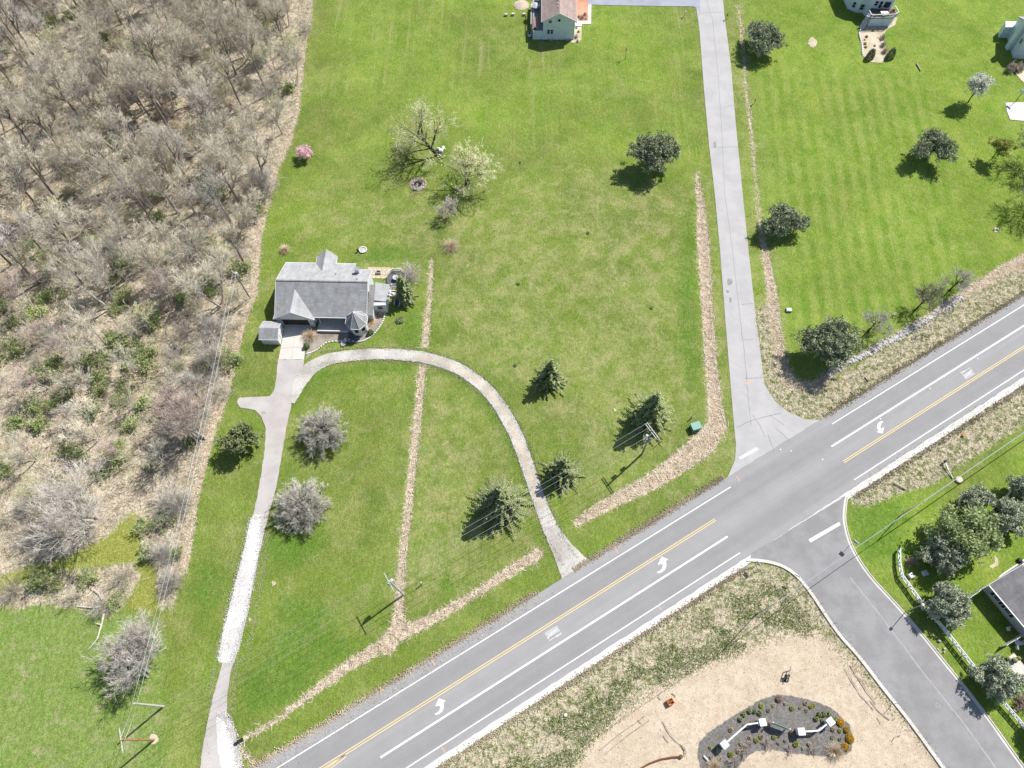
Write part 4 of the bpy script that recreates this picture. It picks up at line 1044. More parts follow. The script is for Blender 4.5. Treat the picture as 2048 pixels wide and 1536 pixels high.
MB().box((-.25, 3.6, 3.9), (.9, 1.3, 8.4)).build('chimney', M['siding_shade_blue'], H4)
window(H4, 'window', (.05, 1.3, 3.8), .9, 1.2, (-.99, .12))
# ---- the house at the lower right edge
H5 = thing('house', 'single-storey house with dark grey roof and white gutters at the lower right edge', 'house', (76.75, 23.2, 0), math.atan2(-6.4, 3.52))
MB().prism([(.35, .45), (16, .45), (16, 11), (.35, 11)], -.3, 2.75).build('wall', M['siding_grey'], H5)
MB().slab([(0, 0, 2.9), (16, 0, 2.9), (16, 5.7, 4.9), (0, 5.7, 4.9)], .15).build('roof', M['roof_dark'], H5)
MB().slab([(0, 5.7, 4.9), (16, 5.7, 4.9), (16, 11.4, 2.9), (0, 11.4, 2.9)], .15).build('roof', M['roof_dark'], H5)
MB().beam((0, -.05, 2.85), (16, -.05, 2.85), .16, .14).beam((-.04, 0, 2.85), (-.04, 5.7, 4.85), .1, .22).beam((-.04, 5.7, 4.85), (-.04, 11.4, 2.85), .1, .22).build('gutter', M['trim'], H5)
for x in (2.4, 4.7):
    window(H5, 'window', (x, .45, 1.6), 1.1, 1.0, (0, -1))
    for sx in (-.85, .85): MB().box((x + sx, .40, 1.6), (.38, .06, 1.1)).build('shutter', M['dark'], H5)
def l5(x, y, z=0): return l2w(H5, x, y, z)
for i, (p, q, lb) in enumerate((((.05, .3), (.2, -3.4), 'white privacy fence panel reaching into the lawn from the near corner of the dark-roofed house'), ((8.6, .3), (8.4, -3.8), 'white privacy fence panel reaching into the lawn halfway along the dark-roofed house'))):
    a = l5(*p); b = l5(*q)
    f = thing('privacy_fence', lb, 'fence', a)
    b = b - a
    dd = b.normalized(); k = 7
    for j in range(k):
        a0 = b * (j / k) + dd * .02; b0 = b * ((j + 1) / k) - dd * .02; up = Vector((0, 0, 1))
        MB().beam(a0 + up * .95, b0 + up * .95, .05, 1.7).build('panel', M['vinyl'], f)
    for j in (0, .5, 1): MB().box((b.x * j, b.y * j, .95), (.12, .12, 1.95), math.atan2(b.y, b.x)).build('post', M['vinyl'], f)
def chairw(x, y, rz, lb):
    w = l5(x, y); return chair(w.x, w.y, .02, rz, 'vinyl', lb, 'white chairs in the shade of the dark-roofed house')
chairw(7.0, -.9, 0, 'white patio chair alone before the second fence panel of the dark-roofed house')
chairw(9.6, -.6, .5, 'white patio chair behind the second fence panel, against the house wall'); chairw(9.8, -1.8, 1.5, 'white patio chair behind the second fence panel, farther from the wall')
w = l5(9.2, -1.2); tag(MB().lathe([(.5, .55), (.5, .6)], (w.x, w.y, 0), 14).tube((w.x, w.y, 0), (w.x, w.y, .55), .05).build('patio_table', M['vinyl']), 'small round white table behind the fence panel of the dark-roofed house', 'table')
for (x, y, r_, m1, lb) in ((10.9, -3.6, .42, 'planter', 'dark round planter pot on the pale slab by the lower right house'), (10.3, -4.4, .38, 'dark', 'black round planter pot at the lawn edge of the pale slab'), (11.0, -2.9, .35, 'orange', 'orange pot with red flowers on the pale slab by the lower right house')):
    w = l5(x, y); t = thing('planter', lb, 'planter', w)
    MB().lathe([(r_ * .7, 0), (r_, .55), (r_ * .85, .56)], n=12).build('pot', M[m1], t)
    MB().lathe([(r_ * .8, .5), (r_ * .9, .7), (r_ * .3, .9)], n=9).build('plant', M['leaf_bush'], t)
s5 = [l5(10.2, -4.9), l5(14.5, -4.6), l5(14.5, -2.6), l5(10.2, -2.6)]
sheet('patio_slab', s5[::-1], .010, M['concrete'], world=True)
w = P(2038, 1122); tag(MB().lathe([(.35, 0), (.5, .2), (.3, .45)], (w.x, w.y, 0), 12).build('garden_boulder', M['dark'], None, 0, True), 'dark round boulder beside the pale drive edge at the right', 'boulder')
ORD = 'first second third fourth fifth sixth seventh eighth'.split()
# ------------------------------------------------------------------ vegetation
def norm(v): return v / (np.linalg.norm(v, axis=-1, keepdims=True) + 1e-9)
def branch_set(r, S, D, L, Rr, nseg, wig, up=0.0, tip=.35):
    """grow n branches at once; returns points (n, nseg+1, 3) and radii"""
    n = len(S); pts = np.zeros((n, nseg + 1, 3)); pts[:, 0] = S; dd = norm(D.copy())
    for k in range(nseg):
        dd = norm(dd + r.normal(0, wig, (n, 3)) + np.array([0, 0, up]))
        pts[:, k + 1] = pts[:, k] + dd * (L / nseg)[:, None]
    rad = Rr[:, None] * np.linspace(1, tip, nseg + 1)[None]
    return pts, rad
def spawn(r, pts, rad, c, t0, t1, ang, lf, L0, ljit=.25, rf=.55, endbias=False, even=False):
    n, m, _ = pts.shape; N = n * c
    par = np.repeat(np.arange(n), c)
    t = r.uniform(t0, t1, N) if not endbias else t0 + (t1 - t0) * r.uniform(0, 1, N) ** .6
    u = t * (m - 1); i = np.minimum(u.astype(int), m - 2); f = (u - i)[:, None]
    S = pts[par, i] * (1 - f) + pts[par, i + 1] * f
    T = norm(pts[par, i + 1] - pts[par, i])
    rnd_ = r.normal(0, 1, (N, 3)); side = norm(rnd_ - (rnd_ * T).sum(-1, keepdims=True) * T)
    if even:
        az = np.arange(N) * 2.39996 + r.normal(0, .25, N); sd = np.stack([np.cos(az), np.sin(az), np.zeros(N)], 1); side = norm(sd - (sd * T).sum(-1, keepdims=True) * T)
        t_ = (np.tile(np.arange(c), n) + .5) / c
    a = np.radians(r.normal(ang, ang * .25, N))[:, None]
    D = T * np.cos(a) + side * np.sin(a)
    L = L0[par] * lf * (1.15 - .5 * t) * r.uniform(1 - ljit, 1 + ljit, N)
    rr = (rad[par, i] * (1 - f[:, 0]) + rad[par, i + 1] * f[:, 0]) * rf
    return S, D, L, rr
def prisms(sets, k=3, rmin=.0):
    """tapered open prisms along every branch"""
    VV = []; FF = []; base = 0
    for pts, rad in sets:
        n, m, _ = pts.shape
        T = norm(np.gradient(pts, axis=1)); ref = np.where(np.abs(T[..., 2:3]) > .9, np.array([1., 0, 0]), np.array([0, 0, 1.]))
        U = norm(np.cross(T, ref)); W_ = np.cross(T, U)
        an = np.arange(k) * 2 * np.pi / k
        ring = U[:, :, None] * np.cos(an)[None, None, :, None] + W_[:, :, None] * np.sin(an)[None, None, :, None]
        v = pts[:, :, None] + ring * np.maximum(rad, rmin)[:, :, None, None]
        VV.append(v.reshape(-1, 3))
        id_ = np.arange(n * m * k).reshape(n, m, k) + base
        a = id_[:, :-1]; b = id_[:, 1:]
        FF.append(np.stack([a, np.roll(a, -1, 2), np.roll(b, -1, 2), b], -1).reshape(-1, 4)); base += n * m * k
    return np.concatenate(VV), np.concatenate(FF)
def leaf_quads(r, C, s, asp=1.6, jit=.3, flat=0.0):
    n = len(C)
    a = norm(r.normal(0, 1, (n, 3))); b = norm(np.cross(a, r.normal(0, 1, (n, 3))))
    if flat: a[:, 2] *= (1 - flat); b[:, 2] *= (1 - flat)
    ss = s * r.uniform(1 - jit, 1 + jit, n)[:, None]
    a = a * ss * asp / 2; b = b * ss / 2
    V = np.stack([C - a - b * .6, C + a * .2 - b, C + a + b * .3, C - a * .3 + b], 1).reshape(-1, 3)
    return V, np.arange(4 * n).reshape(n, 4)
def merge(*vf):
    V = []; Fs = []; b = 0
    for v, f in vf: V.append(v); Fs.append(f + b); b += len(v)
    return np.concatenate(V), np.concatenate(Fs)

def bare_tree(seed, h, spread=.42, trunk=.4, limbs=7, ang=38, stems=1, lean=(0, 0), up=.05, tw=.016, nb=6, nt=6, nf=3, r0=None, limb_t=(.45, 1.0), twl=1.0, wig=.09):
    r = np.random.RandomState(seed)
    r0 = r0 or h * .017
    S = np.zeros((stems, 3)); D = np.tile([lean[0], lean[1], 1.0], (stems, 1))
    if stems > 1:
        S[:, :2] = r.normal(0, r0 * 1.2, (stems, 2)); D[:, :2] += r.normal(0, .34, (stems, 2))
    L = np.full(stems, h * trunk) * r.uniform(.85, 1.1, stems); L *= 1.0
    p0, q0 = branch_set(r, S, D, L * (1.5 if stems == 1 else 1.9), np.full(stems, r0 / math.sqrt(stems)), 6, .05, .06, .45)
    s = spawn(r, p0, q0, limbs, limb_t[0], limb_t[1], ang, 1.0, np.full(stems, h * spread), rf=.55, even=True)
    p1, q1 = branch_set(r, *s, 5, wig, up, .35)
    s = spawn(r, p1, q1, nb, .25, 1.0, ang * 1.0, .55, s[2], rf=.6)
    p2, q2 = branch_set(r, *s, 4, wig * 1.2, up, .4)
    s = spawn(r, p2, q2, nt, .2, 1.0, 38, .55, s[2], rf=.6)
    p3, q3 = branch_set(r, s[0], s[1], s[2] * twl, np.maximum(s[3], tw), 2, .12, up, .6)
    s = spawn(r, p3, q3, nf, .2, 1.0, 36, .75, s[2] * twl, rf=.8)
    p4, q4 = branch_set(r, s[0], s[1], s[2], np.full(len(s[0]), tw * .85), 1, .1, up, .4)
    return dict(trunk=prisms([(p0, q0)], 6), limb=prisms([(p1, q1), (p2, q2)], 4), twig=prisms([(p3, q3), (p4, q4)], 3), tips=p4[:, -1], p3=p3)
def dome_tree(seed, R_, H, z0=1.2, limbs=70, tw=.022):
    """short trunk, limbs fanning evenly into a round crown of twigs"""
    r = np.random.RandomState(seed); i = np.arange(limbs) + .5
    phi = np.arccos(1 - i / limbs * 1.08); az = i * 2.39996 + r.normal(0, .15, limbs)
    D = np.stack([np.sin(phi) * np.cos(az) * R_, np.sin(phi) * np.sin(az) * R_, np.cos(phi) * (H - z0)], 1) * r.uniform(.84, 1.0, limbs)[:, None]
    L = np.linalg.norm(D, axis=1); S = np.zeros((limbs, 3)); S[:, 2] = z0 + r.uniform(-.3, .5, limbs)
    p0 = np.array([[[0, 0, 0], [.05, 0, z0 * .5], [0, .05, z0 + .3]]]); q0 = np.array([[.2, .18, .14]])
    p1, q1 = branch_set(r, S, D + np.array([0, 0, -.3]), L * .98, np.full(limbs, .055), 5, .09, .02, .3)
    s = spawn(r, p1, q1, 11, .3, .98, 32, .30, L, rf=.6); p2, q2 = branch_set(r, s[0], s[1], s[2], np.maximum(s[3], tw), 3, .12, .03, .5)
    s = spawn(r, p2, q2, 6, .15, 1, 38, .55, s[2], rf=.8); p3, q3 = branch_set(r, s[0], s[1], s[2], np.full(len(s[0]), tw), 2, .12, .02, .5)
    s = spawn(r, p3, q3, 2, .2, 1, 36, .6, s[2], rf=.8); p4, q4 = branch_set(r, s[0], s[1], s[2], np.full(len(s[0]), tw * .8), 1, .1, 0, .5)
    return dict(trunk=prisms([(p0, q0)], 8), limb=prisms([(p1, q1)], 4), twig=prisms([(p2, q2), (p3, q3), (p4, q4)], 3), tips=p4[:, -1])
class Kind:
    """mesh data of one plant; place() makes a plant of its own with its own parts"""
    def __init__(self, name, cat, parts): self.name = name; self.cat = cat; self.parts = parts
    def place(self, loc, label, group=None, s=1.0, rz=None, sz=None):
        if len(self.parts) == 1:
            o = link_mesh(self.name, self.parts[0][1]); o.location = loc; tag(o, label, self.cat, group)
        else:
            o = thing(self.name, label, self.cat, loc, 0, group)
            for pn, me in self.parts: link_mesh(pn, me, o)
        o.rotation_euler.z = rz if rz is not None else rnd.uniform(0, 6.28)
        o.scale = (s, s, sz or s)
        return o
def tree_kind(name, cat, t, bark, twig, extra=None):
    V, Fq = merge(t['trunk'], t['limb'])
    parts = [('trunk', np_mesh('trunk', V, Fq, M[bark]))]
    mats = [M[twig]]; V, Fq = t['twig']; mi = np.zeros(len(Fq), int)
    if extra:
        lv, lf, lm = extra; V, F2 = merge((V, Fq), (lv, lf)); mi = np.concatenate([mi, np.ones(len(lf), int)]); Fq = F2; mats.append(M[lm])
    parts.append(('crown', np_mesh('crown', V, Fq, mats, mi)))
    return Kind(name, cat, parts)
def leaves_on(t, seed, n, s, spread=.25, asp=1.6):
    r = np.random.RandomState(seed); T = t['tips']; C = T[r.randint(0, len(T), n)] + r.normal(0, spread, (n, 3))
    return leaf_quads(r, C, s, asp)

def spruce(seed, h, rad, mat, droop=.25, layers=15, per=10, sp=16, base=.04, power=.85, bl=.36, bw=.15, nm='spruce_tree', lift=0.0):
    """whorls of branches, every branch dressed with rows of needle sprays"""
    r = np.random.RandomState(seed)
    V = []; B = []
    zs = base * h + (h * (1 - base)) * np.linspace(0, .97, layers)
    for z in zs:
        f = 1 - (z - base * h) / (h * (1 - base)); L = rad * (f ** power) + .12
        k = max(4, int(per * (.45 + .55 * f)))
        a = np.arange(k) * 2 * np.pi / k + r.uniform(0, 6.28) + r.normal(0, .12, k)
        Ls = L * r.uniform(.72, 1.12, k)
        for ai, li in zip(a, Ls):
            dr = np.array([math.cos(ai), math.sin(ai), 0]); n_ = max(3, int(sp * li / rad)) + 2
            t = np.linspace(.12, 1, n_)
            zz = z + r.normal(0, .06) + lift * t * li - droop * li * t ** 1.2 + .18 * li * np.maximum(t - .6, 0)
            pts = dr[None] * (t * li)[:, None]; pts[:, 2] += zz
            perp = np.array([-dr[1], dr[0], 0])
            for s_ in (-1, 1):
                sz = bl * (1.15 - .65 * t) * r.uniform(.7, 1.3, n_) * (.5 + .5 * rad / 4.0)
                ax = perp * s_ * .8 + dr * .65
                tipp = pts + ax[None] * sz[:, None] + np.stack([np.zeros(n_), np.zeros(n_), r.uniform(-.10, .02, n_)], 1)
                mid = (pts + tipp) / 2; w = bw * r.uniform(.8, 1.3, n_)[:, None]
                wv = norm(np.cross(ax, [0, 0, 1.0])) * w; wv = wv + np.array([0, 0, .03])
                V.append(np.stack([pts, mid - wv, tipp, mid + wv], 1).reshape(-1, 3))
            B.append((np.array([[0, 0, z], pts[len(pts) // 2], pts[-1]]), np.array([.035, .022, .008])))
            # crest of upright sprays along the top of the branch
            up_ = pts + dr * (.25 * bl) + np.stack([r.normal(0, .05, n_), r.normal(0, .05, n_), np.full(n_, .16)], 1)
            V.append(np.stack([pts - perp * bw * .7, up_, pts + perp * bw * .7, pts + dr * .10], 1).reshape(-1, 3))
    nc = int(900 * (rad / 4) * (h / 8)); f_ = r.uniform(0, 1, nc) ** .6; zc_ = base * h + (1 - f_) * h * .93; rr_ = rad * f_ ** power * .62 * np.sqrt(r.uniform(.1, 1, nc)); a_ = r.uniform(0, 6.28, nc)
    V.append(leaf_quads(r, np.stack([rr_ * np.cos(a_), rr_ * np.sin(a_), zc_ - droop * rr_], 1), .5)[0])  # inner leaf quads added to block light and deepen the cast shadow
    LV = np.concatenate(V); LF = np.arange(len(LV)).reshape(-1, 4)
    pb = np.stack([b[0] for b in B]); qb = np.stack([b[1] for b in B])
    tr = prisms([(np.array([[[0, 0, 0], [0, 0, h * .5], [0, 0, h]]], float), np.array([[h * .022, h * .013, .02]]))], 8)
    V2, F2 = merge(tr, prisms([(pb, qb)], 3))
    return Kind(nm, 'tree', [('trunk', np_mesh('trunk', V2, F2, M['bark'])), ('crown', np_mesh('crown', LV, LF, M[mat]))])

def pine(seed, h, rad, mat, cz=.55, clumps=150, blades=22, cs=.55, nm='pine_tree', squash=.8, open_=.15, lean=(0, 0), bark='bark_dark', tw=.05, ragged=.26):
    """rounded crown of needle tufts carried on real limbs"""
    r = np.random.RandomState(seed); clumps = int(clumps * 2.3); cs *= 1.15; tw *= 1.9; rad *= 1.22; cz *= .88
    c = np.array([lean[0] * h, lean[1] * h, h * cz]); u = norm(r.normal(0, 1, (clumps, 3))); u[:, 2] = np.where(u[:, 2] < -.35, -u[:, 2], u[:, 2])
    rr = r.uniform(open_, 1.0, clumps) ** .5
    lump = 1 + ragged * np.sin(u[:, 0] * 5 + seed) * np.cos(u[:, 1] * 4.3 + seed * 2)
    C = c + u * (rr * lump)[:, None] * np.array([rad, rad, h * (1 - cz) * squash + .3])
    K_ = 9; lc = norm(r.normal(0, 1, (K_, 3))); lc[:, 2] = np.abs(lc[:, 2]) - .25; lc = lc * r.uniform(.35, .72, K_)[:, None]; lr = r.uniform(.34, .56, K_)
    li = r.randint(0, K_, clumps); C = c + (lc[li] + u * (rr * lr[li])[:, None]) * np.array([rad, rad, h * (1 - cz) * squash * 1.05]) * 1.2
    # tufts
    n = clumps * blades; par = np.repeat(np.arange(clumps), blades)
    dd = norm(r.normal(0, 1, (n, 3)) + np.array([0, 0, .25])); l = cs * r.uniform(.45, 1.15, n)[:, None]
    st = C[par] + dd * l * .1 + r.normal(0, cs * .22, (n, 3)); w = norm(np.cross(dd, r.normal(0, 1, (n, 3)))) * tw
    mid = st + dd * l * .5; V = np.stack([st - w * .4, mid + w, st + dd * l, mid - w], 1).reshape(-1, 3)
    nc = int(2600 * (rad / 4) ** 2); u2 = norm(r.normal(0, 1, (nc, 3))); l2 = r.randint(0, K_, nc); C2 = c + (lc[l2] + u2 * (r.uniform(0, 1, nc) ** .4 * lr[l2])[:, None] * .72) * np.array([rad, rad, h * (1 - cz) * squash])
    V = np.concatenate([V, leaf_quads(r, C2, .55)[0]])  # core quads added so that the crown throws a darker shadow
    # limbs from the stem to every second tuft
    k = C[::2]; n2 = len(k); z0 = np.clip(k[:, 2] * .75 - .3, .18 * h, h * .9)
    fr = (z0 / h)[:, None]; stem = np.concatenate([np.array([[lean[0] * h * 1.2, lean[1] * h * 1.2]]) * fr, z0[:, None]], 1)
    mid = (stem + k) / 2 + r.normal(0, .12, (n2, 3)); P_ = np.stack([stem, mid, k], 1); Q = np.tile([.055, .035, .012], (n2, 1)) * (h / 8)
    top = np.array([lean[0] * h * 1.2, lean[1] * h * 1.2, h * .93])
    tr = prisms([(np.array([[[0, 0, 0], top * .5 + r.normal(0, .1, 3) * [1, 1, 0], top]]), np.array([[h * .028, h * .018, .03]]))], 8)
    V2, F2 = merge(tr, prisms([(P_, Q)], 4))
    return Kind(nm, 'tree', [('trunk', np_mesh('trunk', V2, F2, M[bark])), ('crown', np_mesh('crown', V, np.arange(len(V)).reshape(-1, 4), M[mat]))])

def bush_mesh(seed, rad, h, twigmat, leafmat_, stems=40, subs=5, nleaf=260, ls=.16, tw=.014, name='bush'):
    r = np.random.RandomState(seed)
    a = r.uniform(0, 6.28, stems); ti = r.uniform(.05, 1.25, stems)
    D = np.stack([np.cos(a) * np.sin(ti), np.sin(a) * np.sin(ti), np.cos(ti)], 1)
    S = np.stack([r.normal(0, rad * .18, stems), r.normal(0, rad * .18, stems), np.zeros(stems)], 1)
    L = np.array([h, ] * stems) * r.uniform(.7, 1.15, stems) * (1 + (rad / h - 1) * np.sin(ti))
    p1, q1 = branch_set(r, S, D, L, np.full(stems, tw * 1.6), 3, .12, .03, .5)
    s = spawn(r, p1, q1, subs, .25, 1, 35, .45, L, rf=.8)
    p2, q2 = branch_set(r, s[0], s[1], s[2], np.full(len(s[0]), tw), 2, .12, .03, .5)
    s = spawn(r, p2, q2, 2, .2, 1, 38, .6, s[2], rf=.8)
    p3, q3 = branch_set(r, s[0], s[1], s[2], np.full(len(s[0]), tw * .8), 1, .1, 0, .5)
    V, Fq = prisms([(p1, q1), (p2, q2), (p3, q3)], 3); mi = np.zeros(len(Fq), int); mats = [M[twigmat]]
    if nleaf:
        T = np.concatenate([p2[:, -1], p3[:, -1]]); C = T[r.randint(0, len(T), nleaf)] + r.normal(0, .10, (nleaf, 3)); C[:, 2] = np.abs(C[:, 2])
        V, Fq = merge((V, Fq), leaf_quads(r, C, ls)); mi = np.concatenate([mi, np.ones(nleaf, int)]); mats.append(M[leafmat_])
    return np_mesh(name, V, Fq, mats, mi)
def dome_shrub(seed, rad, h, mat, n=700, ls=.12, name='foliage', z0=0.0):
    r = np.random.RandomState(seed); u = norm(r.normal(0, 1, (n, 3))); u[:, 2] = np.abs(u[:, 2])
    rr = r.uniform(.6, 1, n) ** .4; C = u * rr[:, None] * np.array([rad, rad, h]); C[:, 2] += z0
    V, Fq = leaf_quads(r, C, ls); return np_mesh(name, V, Fq, M[mat])
def blade_clump(seed, rad, h, mat, n=420, w=.02, name='ornamental_grass', arch=.6):
    r = np.random.RandomState(seed); a = r.uniform(0, 6.28, n); ti = r.uniform(.0, 1.0, n) ** .8 * arch * 1.6
    S = np.stack([np.cos(a), np.sin(a), np.zeros(n)], 1) * (r.uniform(0, .25, n) * rad)[:, None]
    D = np.stack([np.cos(a) * np.sin(ti), np.sin(a) * np.sin(ti), np.cos(ti)], 1)
    L = h * r.uniform(.7, 1.2, n) * (1 + (rad / h - .6) * np.sin(ti))
    pts, rad_ = branch_set(r, S, D, L, np.full(n, w), 3, .07, -.28, .3)
    V, Fq = prisms([(pts, rad_)], 3); return np_mesh(name, V, Fq, M[mat])

# ---- kinds
WT = []
for i, (h, st, sp_, tr_, lm, ang, tm) in enumerate(((18, 1, .44, .44, 8, 24, 'twig'), (15, 1, .46, .38, 9, 32, 'twig'), (19, 2, .40, .32, 6, 22, 'twig'), (13, 1, .50, .34, 9, 36, 'twig_grey'), (17, 3, .40, .26, 5, 22, 'twig'),
                                                 (15, 2, .44, .28, 6, 28, 'twig'), (17, 1, .42, .50, 7, 26, 'twig_grey'), (12, 3, .46, .24, 5, 32, 'twig_pink'), (11, 1, .50, .32, 9, 40, 'twig_olive'), (20, 1, .38, .46, 9, 22, 'twig'))):
    WT.append((h, tree_kind('bare_tree', 'tree', bare_tree(100 + i, h, sp_, tr_, lm, ang, st, nb=6, nt=6, nf=3, tw=.026, r0=h * .019, wig=.13), ('bark', 'bark_pale', 'bark_pale')[i % 3], tm)))
BU = []
for i, (rd, h, tm, lm, nl) in enumerate(((2.4, 2.4, 'twig', 'leaf_bush', 0), (2.0, 2.0, 'twig_olive', 'leaf_spring', 420), (2.8, 2.6, 'twig_grey', 'leaf_bush', 0), (1.7, 1.7, 'twig_olive', 'leaf_bush', 500), (2.2, 1.6, 'twig', 'leaf_tan', 300), (2.5, 2.2, 'twig_pink', 'leaf_russet', 260), (1.8, 1.4, 'twig_olive', 'leaf_spring', 650))):
    BU.append((tm, Kind('bush', 'bush', [('bush', bush_mesh(200 + i, rd, h, tm, lm, nleaf=nl, ls=.20))])))

# ---- the wood on the left
rw = random.Random(11)
taken = []
def ok(x, y, dmin):
    for a, b in taken:
        if (a - x) ** 2 + (b - y) ** 2 < dmin * dmin: return False
    return True
def where(px, py):
    v = 'the top edge of the picture' if py < 230 else 'the upper part of the wood' if py < 450 else 'the middle of the wood' if py < 720 else 'the lower part of the wood'
    return v
nb_ = 0
ROWS = ((60, 'topmost'), (170, 'upper'), (290, 'upper-middle'), (410, 'middle'), (540, 'lower-middle'), (690, 'lower'), (860, 'bottom'), (9999, 'lowest'))
WOODS = []
def woodname(o, kind_, x, y):
    c = MW.T @ np.array([x, y, -CAM_H]); px = 1024 + F * c[0] / -c[2]; py = 768 - F * c[1] / -c[2]
    WOODS.append((kind_, next(n_ for lim, n_ in ROWS if py < lim), px, o))
def name_woods():
    """each one is told apart by its kind, its band of the wood and its place from the left in that band"""
    ordn = 'first second third fourth fifth sixth seventh eighth ninth tenth eleventh twelfth thirteenth fourteenth fifteenth sixteenth seventeenth eighteenth nineteenth twentieth'.split()
    for key in sorted({(k, r_) for k, r_, _, _ in WOODS}):
        g_ = sorted([(px, i) for i, (k, r_, px, _) in enumerate(WOODS) if (k, r_) == key])
        for n_, (px, i) in enumerate(g_):
            WOODS[i][3]['label'] = "%s, %s from the left of its kind in the wood's %s band" % (key[0], ordn[min(n_, 19)], key[1])
LABT = {0: 'tall single-stemmed leafless tree', 1: 'spreading leafless tree', 2: 'tall twin-stemmed leafless tree', 3: 'pale-crowned leafless tree', 4: 'tall multi-stemmed leafless tree', 5: 'twin-stemmed leafless tree', 6: 'grey-crowned leafless tree', 7: 'low pinkish leafless tree', 8: 'olive-crowned leafless tree', 9: 'tallest slender leafless tree'}
def plant_wood(i, x, y, s=1.0, rz=None, label=None):
    h, K = WT[i]
    woodname(K.place((x, y, gz_at(x, y) - .1), label, 'leafless trees of the wood', s, rz), LABT[i], x, y)
    taken.append((x, y))
for px, py, i, s in ((315, 205, 4, 1.0), (187, 60, 2, .9), (345, 340, 5, .95), (455, 330, 0, .8), (390, 425, 1, .9), (335, 375, 2, .85), (160, 505, 0, .9), (85, 500, 3, 1), (248, 560, 3, 1.0), (365, 520, 5, .8), (335, 580, 8, .9),
                     (78, 565, 6, 1), (210, 695, 4, .95), (300, 660, 8, .9), (72, 620, 7, 1.0), (52, 240, 9, .9), (100, 265, 2, .9), (500, 270, 5, .8), (465, 300, 6, .7), (255, 380, 9, .85), (150, 190, 1, .9), (425, 500, 5, .75), (410, 810, 6, .7)):
    p = P(px, py); plant_wood(i, p.x, p.y, s)
tries = 0; count = 0
while count < 235 and tries < 30000:
    tries += 1
    x = rw.uniform(-158, -38); y = rw.uniform(28, 192)
    zw = zone_at(z_wood, x, y)
    if zw < .8: continue
    c = MW.T @ np.array([x, y, -CAM_H]); px = 1024 + F * c[0] / -c[2]; py = 768 - F * c[1] / -c[2]
    if px < -70 or py < -130: continue
    dens = 1.0 if py < 640 else .42 if py < 900 else .12
    if rw.random() > dens or not ok(x, y, (rw.choice((3.2, 4.6, 6.0))) if py < 640 else 6.5): continue
    i = rw.choice((0, 1, 2, 3, 4, 5, 6, 9, 0, 2, 4, 7, 8, 3, 8) if py < 640 else (3, 5, 7, 8, 3, 1))
    sc = rw.uniform(.68, 1.02) * (.85 if zw < 5 else 1) * (.8 if py > 640 else 1)
    plant_wood(i, x, y, sc); count += 1
# bushes and thickets between the trees
taken_b = []
BL = {0: 'brown leafless bush', 1: 'pale green bush', 2: 'grey leafless bush', 3: 'dense dark green bush', 4: 'low tan bush', 5: 'russet twiggy bush', 6: 'low bright green bush'}
count = 0; tries = 0
while count < 295 and tries < 40000:
    tries += 1
    x = rw.uniform(-158, -38); y = rw.uniform(22, 190); zw = zone_at(z_wood, x, y)
    if zw < .2 or (zw > 9 and False): continue
    c = MW.T @ np.array([x, y, -CAM_H]); px = 1024 + F * c[0] / -c[2]; py = 768 - F * c[1] / -c[2]
    if px < -40 or py < -90: continue
    if any((a - x) ** 2 + (b - y) ** 2 < 6.5 for a, b in taken_b): continue
    if py < 560 and rw.random() < .35: continue
    w = (0, 0, 2, 4, 5, 0, 2, 4, 2, 1) if py < 480 else (1, 2, 2, 3, 4, 6, 6, 1, 0, 1, 6)
    if zw < 4: w = (1, 2, 3, 6, 0, 1)
    i = rw.choice(w)
    woodname(BU[i][1].place((x, y, gz_at(x, y) - .05), BL[i], 'bushes of the wood', rw.uniform(.7, 1.45)), BL[i], x, y); taken_b.append((x, y)); count += 1

name_woods()
# litter of the wood: dry stalks, fallen sticks and low growth (one mass each)
def scatter_blades(name, zone, n, seed, mats, lab, L=(.25, .8), w=.03, tilt=(.2, 1.4), thr=0.0, box=(-158, 130, -20, 195), wts=None, az=None, zoff=0.0, kindtag='stuff', flat=None):
    r = np.random.RandomState(seed); out = 0; Vs = []; ms = []
    while out < n:
        m = n * 3; x = r.uniform(box[0], box[1], m); y = r.uniform(box[2], box[3], m)
        i = np.clip(np.round((y + 22) / .5).astype(int) + 5, 5, ny_ - 7); j = np.clip(np.round((x + 160) / .5).astype(int) + 6, 6, nx_ - 7)
        kx = i * nx_ + j; keep = zone[kx] > thr + r.uniform(-.3, .8, m)
        x = x[keep]; y = y[keep]; z = gz[kx[keep]]
        k = min(len(x), n - out); x, y, z = x[:k], y[:k], z[:k]; out += k
        a = r.uniform(0, 6.28, k) if az is None else r.normal(az, .5, k) + np.pi * (r.rand(k) > .5)
        t = r.uniform(tilt[0], tilt[1], k); l = r.uniform(L[0], L[1], k)
        D = np.stack([np.cos(a) * np.sin(t), np.sin(a) * np.sin(t), np.cos(t)], 1) * l[:, None]
        S = np.stack([x, y, z + zoff], 1); W_ = np.stack([-np.sin(a), np.cos(a), r.normal(0, .3, k)], 1) * w * r.uniform(.6, 1.4, k)[:, None]
        if flat: D[:, 2] = np.abs(r.normal(0, flat, k)) ; S[:, 2] += r.uniform(0, flat * 2, k)
        Vs.append(np.stack([S - W_ * .6, S + W_ * .6, S + D * .6 + W_ * .5, S + D], 1).reshape(-1, 3)); ms.append(r.choice(len(mats), k, p=wts))
    V = np.concatenate(Vs)
    o = link_mesh(name, np_mesh(name, V, np.arange(len(V)).reshape(-1, 4), [M[q] for q in mats], np.concatenate(ms)))
    return tag(o, lab, 'ground cover', kind=kindtag)
def stuff(*a, **k):
    o = scatter_blades(*a, **k); del o['category']; return o
